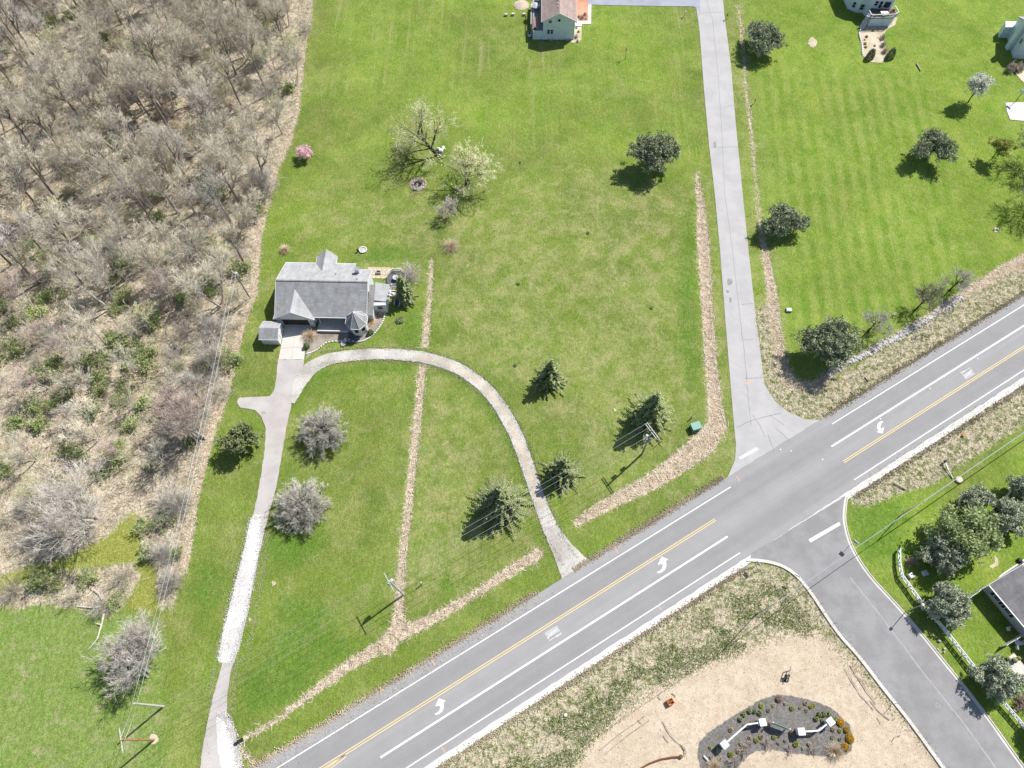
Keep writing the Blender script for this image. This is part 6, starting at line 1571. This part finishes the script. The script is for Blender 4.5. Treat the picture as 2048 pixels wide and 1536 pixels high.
for x, y, s, rz, lb in ((1820, 1152, .8, .5, 'pale square utility lid in the planting shade, lower left of two'), (1848, 1147, .85, .3, 'pale square utility lid in the planting shade, upper right of two')):
    w = P(x, y); tag(MB().box((0, 0, .3), (s, s, .6), 0).build('utility_box', M['green_box' if False else 'transformer'], None, .04), lb, 'utility box', 'utility lids in the planting'); o = bpy.context.scene.objects[-1]
    for o in COL.objects:
        if o.get('label') == lb: o.location = w; o.rotation_euler.z = rz
# mailboxes
def mailbox(px, py, rz, lb, c='trim'):
    t = thing('mailbox', lb, 'mailbox', P(px, py), rz)
    MB().box((0, 0, .55), (.12, .12, 1.1)).build('post', M['pole_pale'], t)
    MB().box((0, -.1, 1.2), (.25, .55, .22)).tube((0, -.37, 1.28), (0, .17, 1.28), .125, n=8).build('box', M[c], t)
mailbox(1369, 32, 0, 'pale mailbox beside the bluish drive at the top', 'concrete'); mailbox(1453, 38, R(-20), 'dark mailbox at the right edge of the side street, top', 'dark')
mailbox(1508, 207, R(-20), 'reddish-brown mailbox post in the ditch grass right of the side street', 'rust')
w = P(844, 1168); t = thing('white_post', 'short white-capped post on the lawn right of the transformer pole', 'post', w); MB().tube((0, 0, 0), (0, 0, 1.3), .1, n=8).build('post', M['pole_pale'], t); MB().lathe([(.13, 0), (.13, .1), (.03, .16)], (0, 0, 1.3), 8).build('cap', M['trim'], t)
# yellow guy marker
w = P(1325, 882); tag(MB().tube((w.x, w.y, 0), tuple(P(1284, 908) + Vector((0, 0, 7.5))), .02).build('guy_wire', M['wire']), 'thin guy wire anchoring the double-armed pole', 'wire')
tag(MB().tube((w.x, w.y, 0), tuple(Vector((w.x, w.y, 0)) + (P(1284, 908) + Vector((0, 0, 7.5)) - w) * .22), .06).build('guy_guard', M['leaf_gold']), 'yellow guard sleeve on the guy wire', 'guard')
# basketball hoop
t = thing('basketball_hoop', 'basketball hoop pole at the corner of the white concrete patio', 'basketball hoop', P(2031, 203), R(-60))
MB().tube((0, 0, 0), (0, 0, 3.0), .07).build('pole', M['dark'], t); MB().box((0, -.5, 3.1), (1.2, .04, .8)).build('backboard', M['vinyl'], t); MB().beam((0, 0, 2.9), (0, -.5, 3.0), .07, .07).build('bracket', M['dark'], t)
# culvert pipe ends
for x, y, rz, lb in ((480, 1482, .6, 'black culvert pipe end at the driveway mouth'), ):
    w = P(x, y); t = thing('culvert_pipe', lb, 'pipe', (w.x, w.y, 0), rz); MB().tube((-.9, 0, .02), (.5, 0, .02), .26, n=12).build('pipe', M['dark'], t)
# buried-pipe vent and cover on the right lawn
w = P(1917, 960); tag(MB().lathe([(.62, 0), (.6, .3), (.45, .38)], (w.x, w.y, 0), 18).build('manhole_cover', M['concrete_peach']), 'round pinkish concrete cover under the thick cable', 'manhole cover')
w = P(1887, 925); t = thing('pipe_bend', 'curved pale pipe rising from the verge above the thick cable', 'pipe', (w.x, w.y, 0))
b = P(1905, 957) - w; MB().tube((0, 0, .5), (b.x * .3, b.y * .5, .35), .12).tube((b.x * .3, b.y * .5, .35), (b.x, b.y, .1), .12).build('pipe', M['metal'], t); MB().lathe([(.2, .3), (.22, .9)], (0, 0, 0), 10).build('cap', M['dark'], t)
w = P(1926, 871); tag(MB().lathe([(.15, 0), (.3, .3), (.05, .35)], (w.x, w.y, 0), 8).build('survey_flag', M['orange']), 'small orange marker in the verge stalks at the right', 'marker')
w1 = P(1788, 966); w2 = P(1811, 979); tag(MB().tube((w1.x, w1.y, .15), (w2.x, w2.y, .15), .14, .11, 7).build('log', M['log']), 'short pale log lying at the verge edge right of the estate road mouth', 'log')
w1 = P(1833, 128); w2 = P(1841, 142); tag(MB().tube((w1.x, w1.y, .15), (w2.x, w2.y, .15), .16, .13, 7).build('log', M['log']), 'short pale log on the right lawn below the garden bed', 'log')

# ------------------------------------------------------------------ white ranch fences
def ranch_fence(path, lb, z=1.35, rails=(.45, .85, 1.3)):
    o0 = Vector((path[0].x, path[0].y, 0)); f = thing('ranch_fence', lb, 'fence', o0)
    pw = [Vector((p.x, p.y, 0)) - o0 for p in path]
    for p in pw:
        q = MB().box((p.x, p.y, z / 2), (.14, .14, z)).build('post', M['vinyl'], f); MB().box((p.x, p.y, z + .03), (.19, .19, .06), 0, 0, .5).build('post_cap', M['vinyl'], q)
    for a, b in zip(pw[:-1], pw[1:]):
        dd = (b - a).normalized() * .08
        for h_ in rails: MB().beam(a + dd + Vector((0, 0, h_)), b - dd + Vector((0, 0, h_)), .11, .18).build('rail', M['vinyl'], f)
        for (h0, h1) in ((.45, 1.3), (1.3, .45)): MB().beam(a + dd + Vector((0, 0, h0)), b - dd + Vector((0, 0, h1)), .05, .12).build('cross_brace', M['vinyl'], f)
tops = [(1801.5, 1097), (1801.5, 1124), (1806, 1149), (1823, 1172), (1841, 1197.5), (1859, 1219), (1879, 1242), (1897, 1264), (1915, 1287), (1933, 1310), (1952, 1334), (1971, 1357.5), (1990, 1380), (2010, 1404), (2030, 1427), (2048, 1448), (2066, 1470)]
ranch_fence([P(x, y, 1.35) for x, y in tops], 'long white three-rail ranch fence with cross braces along the estate road')
ranch_fence([P(x, y, 1.35) for x, y in ((1982, 1031), (2005, 1004), (2028, 977), (2048, 956), (2068, 935))], 'short white ranch fence between the spruces at the right edge')

# ------------------------------------------------------------------ estate entrance walls
def e4p(X, Y, z=0): return P(1380 + X / 6.02, 1380 + Y / 6.02, z)
for (pa, pk, pb, lb) in (((420, 655), (685, 415), (878, 388), 'bent white entrance railing between two square pillars, left side of the mulch bed'), ((1345, 500), (1550, 490), (1695, 380), 'bent white entrance railing between two square pillars, right side of the mulch bed')):
    a = e4p(*pa, 1.6); k = e4p(*pk, 1.3); b = e4p(*pb, 1.6); o0 = Vector((k.x, k.y, 0))
    t = thing('entrance_railing', lb, 'railing', o0)
    a = Vector((a.x, a.y, 0)) - o0; b = Vector((b.x, b.y, 0)) - o0; k0 = Vector((0, 0, 0))
    for q in (a, b):
        rz = math.atan2(q.y, q.x); pl = MB().box((q.x, q.y, .75), (.85, .85, 1.5), rz).build('pillar', M['trim'], t); MB().box((q.x, q.y, 1.55), (1.05, 1.05, .1), rz, 0).box((q.x, q.y, 1.66), (.9, .9, .14), rz, 0, .3).build('pillar_cap', M['vinyl'], pl)
    MB().box((0, 0, .7), (.16, .16, 1.4)).build('post', M['vinyl'], t)
    for q in (a, b):
        dd = q.normalized()
        for h_, w_, th in ((1.3, .2, .16), (.85, .1, .14), (.42, .1, .14)): MB().beam(dd * .1 + Vector((0, 0, h_)), q - dd * .43 + Vector((0, 0, h_)), w_, th).build('rail', M['vinyl'], t)
a = e4p(1000, 392, 1.9); b = e4p(1200, 470, 1.9); a.z = b.z = 0; c = (a + b) / 2
t = thing('entrance_sign', 'upright oval entrance sign board between two white posts in the mulch bed, seen from above', 'sign', c, math.atan2((b - a).y, (b - a).x))
L = (b - a).length
for x in (-L / 2, L / 2): q = MB().box((x, 0, 1.0), (.14, .14, 2.0)).build('post', M['vinyl'], t); MB().box((x, 0, 2.05), (.22, .22, .1), 0, 0, .4).build('post_cap', M['vinyl'], q)
prof = [(-L / 2 + .07, .45), (L / 2 - .07, .45), (L / 2 - .07, 1.5), (L / 4, 1.85), (0, 1.95), (-L / 4, 1.85), (-L / 2 + .07, 1.5)]
vs = [(x, -.04, z) for x, z in prof] + [(x, .04, z) for x, z in prof]
MB().add(vs, [tuple(range(7)), tuple(range(13, 6, -1))] + [(i, 7 + i, 7 + (i + 1) % 7, (i + 1) % 7) for i in range(7)]).build('board', M['green_box'], t)
w = e4p(1715, 805); t = thing('spotlight', 'white ground spotlight at the front rim of the mulch bed', 'spotlight', w); MB().box((0, 0, .15), (.3, .3, .3)).build('base', M['metal'], t); MB().tube((0, 0, .3), (.15, .2, .6), .14, .18, 10).build('lamp_head', M['trim'], t)
w1 = e4p(165, 790); w2 = e4p(220, 850); tag(MB().beam((w1.x, w1.y, .12), (w2.x, w2.y, .12), .16, .1).build('white_board', M['trim']), 'short white board lying at the left end of the mulch bed', 'board')
for x, y, rx, lb in ((925, 410, .55, 'rust-red low plant right of the left railing pillar'), (1235, 520, .5, 'dark red low plant left of the right railing pillar')):
    w = e4p(x, y); Kind('red_shrub', 'bush', [('b', dome_shrub(int(x), rx, .35, 'leaf_russet', 240, .12, 'red_shrub'))]).place(w, lb)
# things on the bare lot
t = thing('crate', 'small orange-brown open crate alone on the sandy lot', 'crate', P(1340, 1404), R(25))
for (x, y, sx, sy) in ((0, -.4, 1.0, .06), (0, .4, 1.0, .06), (-.47, 0, .06, .74), (.47, 0, .06, .74)): MB().box((x, y, .3), (sx, sy, .6)).build('side', M['orange'], t)
MB().box((0, 0, .05), (.88, .74, .06)).build('bottom', M['orange'], t); MB().box((.0, .05, .45), (.8, .3, .25)).build('fill', M['rust'], t)
t = thing('trestle', 'dark wooden A-frame trestle leaning open on the sandy lot', 'trestle', P(1572, 1350), R(20))
for a, b in (((-1.0, -.6, 0), (0, 0, 1.5)), ((-.2, -1.0, 0), (0, 0, 1.5)), ((1.1, .4, 0), (.9, .9, 1.3)), ((0, 0, 1.5), (.9, .9, 1.3)), ((-.6, -.8, .6), (1.0, .6, .6))): MB().beam(a, b, .12, .1).build('beam', M['pole_grey'], t)
MB().add([(-1.0, -.6, .02), (-.2, -1.0, .02), (.5, -.2, .5), (-.3, .1, .5)], [(0, 1, 2, 3)]).build('board', M['dark'], t)
pts = [P(1362, 1513), P(1345, 1514), P(1322, 1518), P(1300, 1526), P(1280, 1537)]; mb = MB()
for a, b in zip(pts[:-1], pts[1:]): mb.tube((a.x, a.y, .1), (b.x, b.y, .1), .13, .10, 7, 0, False)
mb.lathe([(.3, 0), (.28, .25), (.05, .3)], (pts[0].x, pts[0].y, 0), 8); tag(mb.build('drain_pipe', M['rust']), 'long curved rust-brown pipe half buried in the sandy lot', 'pipe')
for x, y, lb in ((1131, 1430, 'white round marker in the verge weeds below the road'),): w = P(x, y); tag(MB().lathe([(.25, 0), (.25, .2), (.05, .26)], (w.x, w.y, 0), 10).build('round_marker', M['trim']), lb, 'marker')
# fallen limbs at the lower left
def limb(pts, r, lb, mat='bark_pale'):
    w = [P(*p) for p in pts]; mb = MB()
    for i, (a, b) in enumerate(zip(w[:-1], w[1:])): mb.tube((a.x, a.y, .2), (b.x, b.y, .2), r * (1 - .25 * i), r * (1 - .25 * (i + 1)), 6, 0, False)
    a = w[1]; d3 = (w[2] - w[1]); mb.tube((a.x, a.y, .25), (a.x + d3.y * .6, a.y - d3.x * .6 + .3, .3), r * .5, .03, 5, 0, False)
    tag(mb.build('fallen_limb', M[mat]), lb, 'fallen limb')
limb(((209, 1228), (204, 1250), (196, 1278), (178, 1300)), .2, 'long pale fallen limb on the grass left of the broad pale tree')
limb(((203, 1214), (185, 1216), (160, 1213), (155, 1212)), .16, 'pale fallen limb at the bottom tip of the wood, lying level', 'twig_pale')
limb(((205, 1200), (200, 1188), (188, 1178), (180, 1172)), .15, 'pale broken limb standing out of the bushes at the bottom tip of the wood', 'twig_pale')
# ------------------------------------------------------------------ garden things
def rocks(name, px, py, n, spread, size, mat, lb, cat, seed, grp=None):
    w = P(px, py); t = thing(name, lb, cat, w, 0, grp); r = random.Random(seed)
    for i in range(n):
        a = r.uniform(0, 6.28); dd = spread * math.sqrt(r.random()); s = size * r.uniform(.6, 1.3)
        mb = MB().box((dd * math.cos(a), dd * math.sin(a), s * .3), (s, s * r.uniform(.6, 1), s * .6), r.uniform(0, 3), 0, .7); mb.build('stone', M[mat], t, s * .12)
    return t
rocks('stone_heap', 882, 300, 6, .8, .8, 'stone_white', 'pale stones at the foot of the leaning willow', 'stones', 1)
rocks('stone_heap', 880, 313, 7, 1.0, .5, 'stone_pink', 'pinkish stones just below the leaning willow trunk', 'stones', 2)
t = rocks('fire_pit', 836, 368, 26, 1.8, .45, 'stone_pink', 'round pinkish stone fire pit in the willow shadow', 'fire pit', 3)
MB().lathe([(2.0, 0), (1.9, .04)], n=20).build('gravel_ring', M['gravel_brown'], t); MB().lathe([(.9, .05), (.85, .12)], n=12).build('ash', M['dark'], t); MB().beam((-.6, .2, .3), (.7, 0, .3), .2, .2).build('log', M['bark_dark'], t)
t = thing('bird_bath', 'round white stone-rimmed basin on the lawn behind the grey-roofed house', 'basin', P(726, 500))
for i in range(12): a = i * math.pi / 6; MB().box((.75 * math.cos(a), .75 * math.sin(a), .12), (.36, .24, .24), a + math.pi / 2).build('rim_stone', M['stone_white'], t, .04)
MB().lathe([(.62, .02), (.6, .08)], n=14).build('basin_floor', M['stone'], t)
w = P(716, 503); tag(MB().lathe([(.12, 0), (.22, .5), (.1, .9)], (w.x, w.y, 0), 8).build('garden_gnome', M['dark']), 'small dark upright ornament left of the white basin', 'ornament')
t = thing('wheel_ornament', 'white wheel-shaped ornament at the bottom of the porch steps', 'ornament', P(687, 689))
ring = [(.42 * math.cos(k * math.pi / 8), .42 * math.sin(k * math.pi / 8), .3) for k in range(16)]; mb = MB()
for i in range(16): mb.tube(ring[i], ring[(i + 1) % 16], .06, n=5, cap=False)
mb.build('rim', M['trim'], t); MB().tube((0, 0, 0), (0, 0, .34), .12, n=8).build('hub', M['trim'], t)
for k in range(4): a = k * math.pi / 4; MB().beam((.42 * math.cos(a), .42 * math.sin(a), .3), (-.42 * math.cos(a), -.42 * math.sin(a), .3), .05, .05).build('spoke', M['trim'], t)
rocks('stone_step', 690, 679, 7, .9, .5, 'stone_white', 'pale stepping stones at the foot of the porch steps', 'stones', 5)
t = rocks('well_cover', 800, 641, 8, .7, .4, 'stone', 'ring of stones round the low green bush right of the turret', 'stones', 6)
# stone edging of the bed by the house: single stones
edge_px = smooth_poly([(613, 708), (632, 701), (655, 685), (690, 682), (720, 683), (738, 676), (755, 660), (767, 640), (771, 620)], False, 5)
ed = thing('bed_edging', 'row of pale edging stones round the gravel bed below the turret', 'edging', P(*edge_px[0]))
wpts = [P(*q) for q in edge_px]; o0 = P(*edge_px[0]); acc = 0; mse = MB().box((0, 0, .08), (.42, .26, .2), 0, 0, .85).mesh('edging_stone', M['stone_white'], .03)
for a, b in zip(wpts[:-1], wpts[1:]):
    L = (b - a).length; k = max(1, int(L / .5))
    for j in range(k):
        q = a + (b - a) * ((j + .5) / k) - o0; o = link_mesh('edging_stone', mse, ed); o.location = (q.x, q.y, rnd.uniform(-.03, .02)); o.rotation_euler.z = math.atan2((b - a).y, (b - a).x) + rnd.uniform(-.2, .2)
# edging of the garden bed top right
edge_px = [(1727, 41), (1718, 68), (1724, 90), (1725, 110)]
ed = thing('bed_edging', 'pale stone edging along the left side of the long garden bed, top right', 'edging', P(1727, 41)); o0 = P(1727, 41)
for a, b in zip(edge_px[:-1], edge_px[1:]):
    a = P(*a); b = P(*b); k = int((b - a).length / .6)
    for j in range(k): q = a + (b - a) * ((j + .5) / k) - o0; o = link_mesh('edging_stone', mse, ed); o.location = (q.x, q.y, .0); o.rotation_euler.z = math.atan2((b - a).y, (b - a).x); o.scale = (1.3, 1.3, 1.2)
# riprap in the upper roadside ditch: white stones, the larger ones singly, the rest as one mass
r = np.random.RandomState(12); chan = [P(1655, 748), P(1690, 727), P(1730, 708), P(1780, 681), P(1830, 652), P(1880, 622), P(1925, 592)]
rp = thing('riprap', 'strip of white riprap stones lining the upper roadside ditch', 'riprap', chan[0])
mrr = [MB().box((0, 0, 0), (.55, .42, .3), 0, 0, .7).mesh('stone', M['riprap'], .07), MB().box((0, 0, 0), (.4, .38, .28), .4, 0, .6).mesh('stone', M['riprap'], .06)]
seg = [(a, b) for a, b in zip(chan[:-1], chan[1:])]; Lg = [(b - a).length for a, b in seg]; tot = sum(Lg)
mbs = MB()
for i in range(1500):
    u = r.uniform(0, tot); k = 0
    while u > Lg[k]: u -= Lg[k]; k += 1
    a, b = seg[k]; p = a + (b - a) * (u / Lg[k]); nn = Vector((-(b - a).y, (b - a).x, 0)).normalized(); p = p + nn * r.normal(0, .33)
    if i < 290:
        o = link_mesh('stone', mrr[i % 2], rp); o.location = (p.x - chan[0].x, p.y - chan[0].y, gz_at(p.x, p.y) + .12); o.rotation_euler = (r.uniform(-.4, .4), r.uniform(-.4, .4), r.uniform(0, 6.28)); s = r.uniform(.7, 1.5); o.scale = (s, s, s)
    else:
        s = r.uniform(.12, .34); mbs.box((p.x - chan[0].x, p.y - chan[0].y, gz_at(p.x, p.y) + .08), (s, s * .8, s * .6), r.uniform(0, 3), 0, .7)
o = mbs.build('small_stones', M['riprap'], rp); o['kind'] = 'stuff'
# loose gravel along drives and bare spots
def gravel(name, n, seed, path, half, size, mat, lab):
    r = np.random.RandomState(seed); w = [p if isinstance(p, Vector) else P(*p) for p in path]; mb_v = []; L = [(b - a).length for a, b in zip(w[:-1], w[1:])]; tot = sum(L)
    u = r.uniform(0, tot, n); V = []
    cs = np.concatenate([[0], np.cumsum(L)])
    k = np.clip(np.searchsorted(cs, u) - 1, 0, len(L) - 1)
    A = np.array([[q.x, q.y] for q in w]); a = A[k]; b = A[k + 1]; f = ((u - cs[k]) / np.array(L)[k])[:, None]
    nn = norm(np.stack([-(b - a)[:, 1], (b - a)[:, 0]], 1)); p = a + (b - a) * f + nn * (half * np.sign(r.normal(0, 1, n)) + r.normal(0, .28, n))[:, None]
    C = np.concatenate([p, r.uniform(.0, .03, (n, 1))], 1); s = size * r.uniform(.5, 1.5, n)
    tet = np.array([[-.5, -.4, 0], [.5, -.3, 0], [.1, .5, 0], [0, 0, .6]]); an = r.uniform(0, 6.28, n); co, si = np.cos(an), np.sin(an)
    T = tet[None] * s[:, None, None]; X = T[..., 0] * co[:, None] - T[..., 1] * si[:, None]; Y = T[..., 0] * si[:, None] + T[..., 1] * co[:, None]
    V = np.stack([X, Y, T[..., 2]], -1) + C[:, None]; F0 = np.array([[0, 1, 3], [1, 2, 3], [2, 0, 3]]); F_ = (F0[None] + (np.arange(n) * 4)[:, None, None]).reshape(-1, 3)
    tag(link_mesh(name, np_mesh(name, V.reshape(-1, 3), F_, M[mat])), lab, None, None, 'stuff')
loopc = [(640, 716), (700, 710), (760, 708), (830, 712), (880, 722), (930, 745), (970, 775), (1005, 820), (1032, 868), (1052, 918), (1068, 968), (1086, 1020), (1110, 1075), (1140, 1125)]
gravel('loose_gravel', 2200, 1, loopc, 1.5, .11, 'gravel_drive', 'loose pale gravel scattered along the loop drive edges')
gravel('loose_gravel', 1500, 2, [(514, 1035), (514, 1100), (496, 1200), (475, 1300), (450, 1330), (440, 1420), (440, 1536)], 1.7, .11, 'gravel_drive', 'loose pale gravel scattered along the lower driveway edges')
gravel('edge_grass', 1500, 40, loopc, 1.32, .13, 'leaf_bush', 'ragged grass creeping over the loop drive edges')
gravel('edge_grass', 900, 50, loopc, 1.32, .15, 'leaf_tan', 'ragged dry grass creeping over the loop drive edges')
gravel('stray_gravel', 1700, 60, [(503, 1035), (523, 1032), (519, 1090), (506, 1160), (490, 1235), (470, 1305), (455, 1328), (437, 1320), (445, 1270), (460, 1210), (475, 1150), (490, 1090), (503, 1035)], .0, .17, 'gravel_fresh', 'stray white gravel round the fresh patch on the driveway')
gravel('stray_gravel', 1100, 61, [(433, 1428), (450, 1430), (462, 1455), (471, 1482), (480, 1536)], .0, .17, 'gravel_fresh', 'stray white gravel at the driveway mouth')
te = rt(1110, 1170)[0]
gravel('road_grit', 5000, 3, [RD(-30, -2.0), RD(te - 3, -2.0)], .05, .2, 'gravel_tan', 'grit and dry thatch along the upper edge of the main road')
gravel('road_grit', 3000, 8, [RD(te + 4, -2.05), RD(rt(1450, 960)[0], -2.05)], .05, .2, 'gravel_tan', 'grit along the upper road edge between loop drive and side street')
gravel('road_grit', 5000, 4, [RD(rt(1650, 836)[0], -2.0), RD(200, -1.95)], .05, .20, 'gravel_tan', 'grit along the upper edge of the main road at the right')
gravel('road_grit', 5000, 5, [RD(-30, 12.5), RD(rt(1488, 1130)[0], 12.6)], .05, .2, 'gravel_tan', 'grit along the lower shoulder of the main road')
gravel('road_grit', 3000, 6, [RD(rt(1700, 985)[0], 12.8), RD(200, 13.0)], .05, .2, 'gravel_tan', 'grit along the lower shoulder of the main road at the right')
stuff('soil_clods', np.minimum(z_dirt, 20), 5000, 7, ['gravel_brown', 'rust'], 'dark clods scattered over the bare earth lot', L=(.06, .2), w=.06, tilt=(.5, 1.4), box=(0, 90, -15, 50), wts=[.8, .2], thr=.8)
for q in ([(1325, 1442), (1332, 1455), (1340, 1470), (1352, 1482), (1362, 1490), (1368, 1500), (1371, 1513)], [(1316, 1392), (1323, 1400)], [(1344, 1386), (1352, 1394)], [(1363, 1490), (1369, 1498), (1374, 1507)], [(1276, 1440), (1284, 1447)], [(1328, 1470), (1333, 1480), (1338, 1485)],
          [(1700, 1330), (1716, 1356), (1735, 1384), (1752, 1408)], [(1690, 1335), (1702, 1358), (1722, 1390), (1740, 1412), (1748, 1420)], [(1740, 1400), (1760, 1425), (1780, 1440)], [(1755, 1435), (1762, 1448)], [(1200, 1500), (1240, 1468), (1290, 1432)], [(1210, 1508), (1250, 1475), (1300, 1440)]):
    crack(q, .13, .01, 'gravel_brown', 'erosion_rill')
# bare spots and small things on the lawns
for x, y, rx, lb in ((547, 1167, 5, ''), (500, 1240, 4, ''), (1230, 820, 4, ''), (1992, 460, 5, ''), (1625, 84, 10, ''), (437, 780, 13, ''), (308, 1478, 11, ''), (1840, 1130 - 0, 0, '')):
    if rx: sheet('bare_spot', [(x + rx * math.cos(a * .7) * rnd.uniform(.6, 1.1), y + 1.1 * rx * math.sin(a * .7) * rnd.uniform(.6, 1.1)) for a in range(9)], .003, M['gravel_tan'], jit=(.4, .15))
sheet('bare_spot', [(1988, 1110), (1996, 1118), (1998, 1130), (1985, 1136), (1978, 1134), (1990, 1124)], .003, M['gravel_tan'], jit=(.4, .1))
rocks('stone_heap', 1992, 460, 3, .4, .5, 'stone', 'few stones on a small bare spot of the right lawn', 'stones', 9)
rocks('stone_heap', 1880, 1310, 0, .4, .5, 'stone', 'x', 'stones', 9) if False else None
rocks('stone_heap', 1881, 1295, 7, 1.0, .45, 'stone_pink', 'pinkish stones in the grass between kerb and long white fence', 'stones', 10)

# labels of equal look in the same stretch of the wood are told apart by what they stand next to
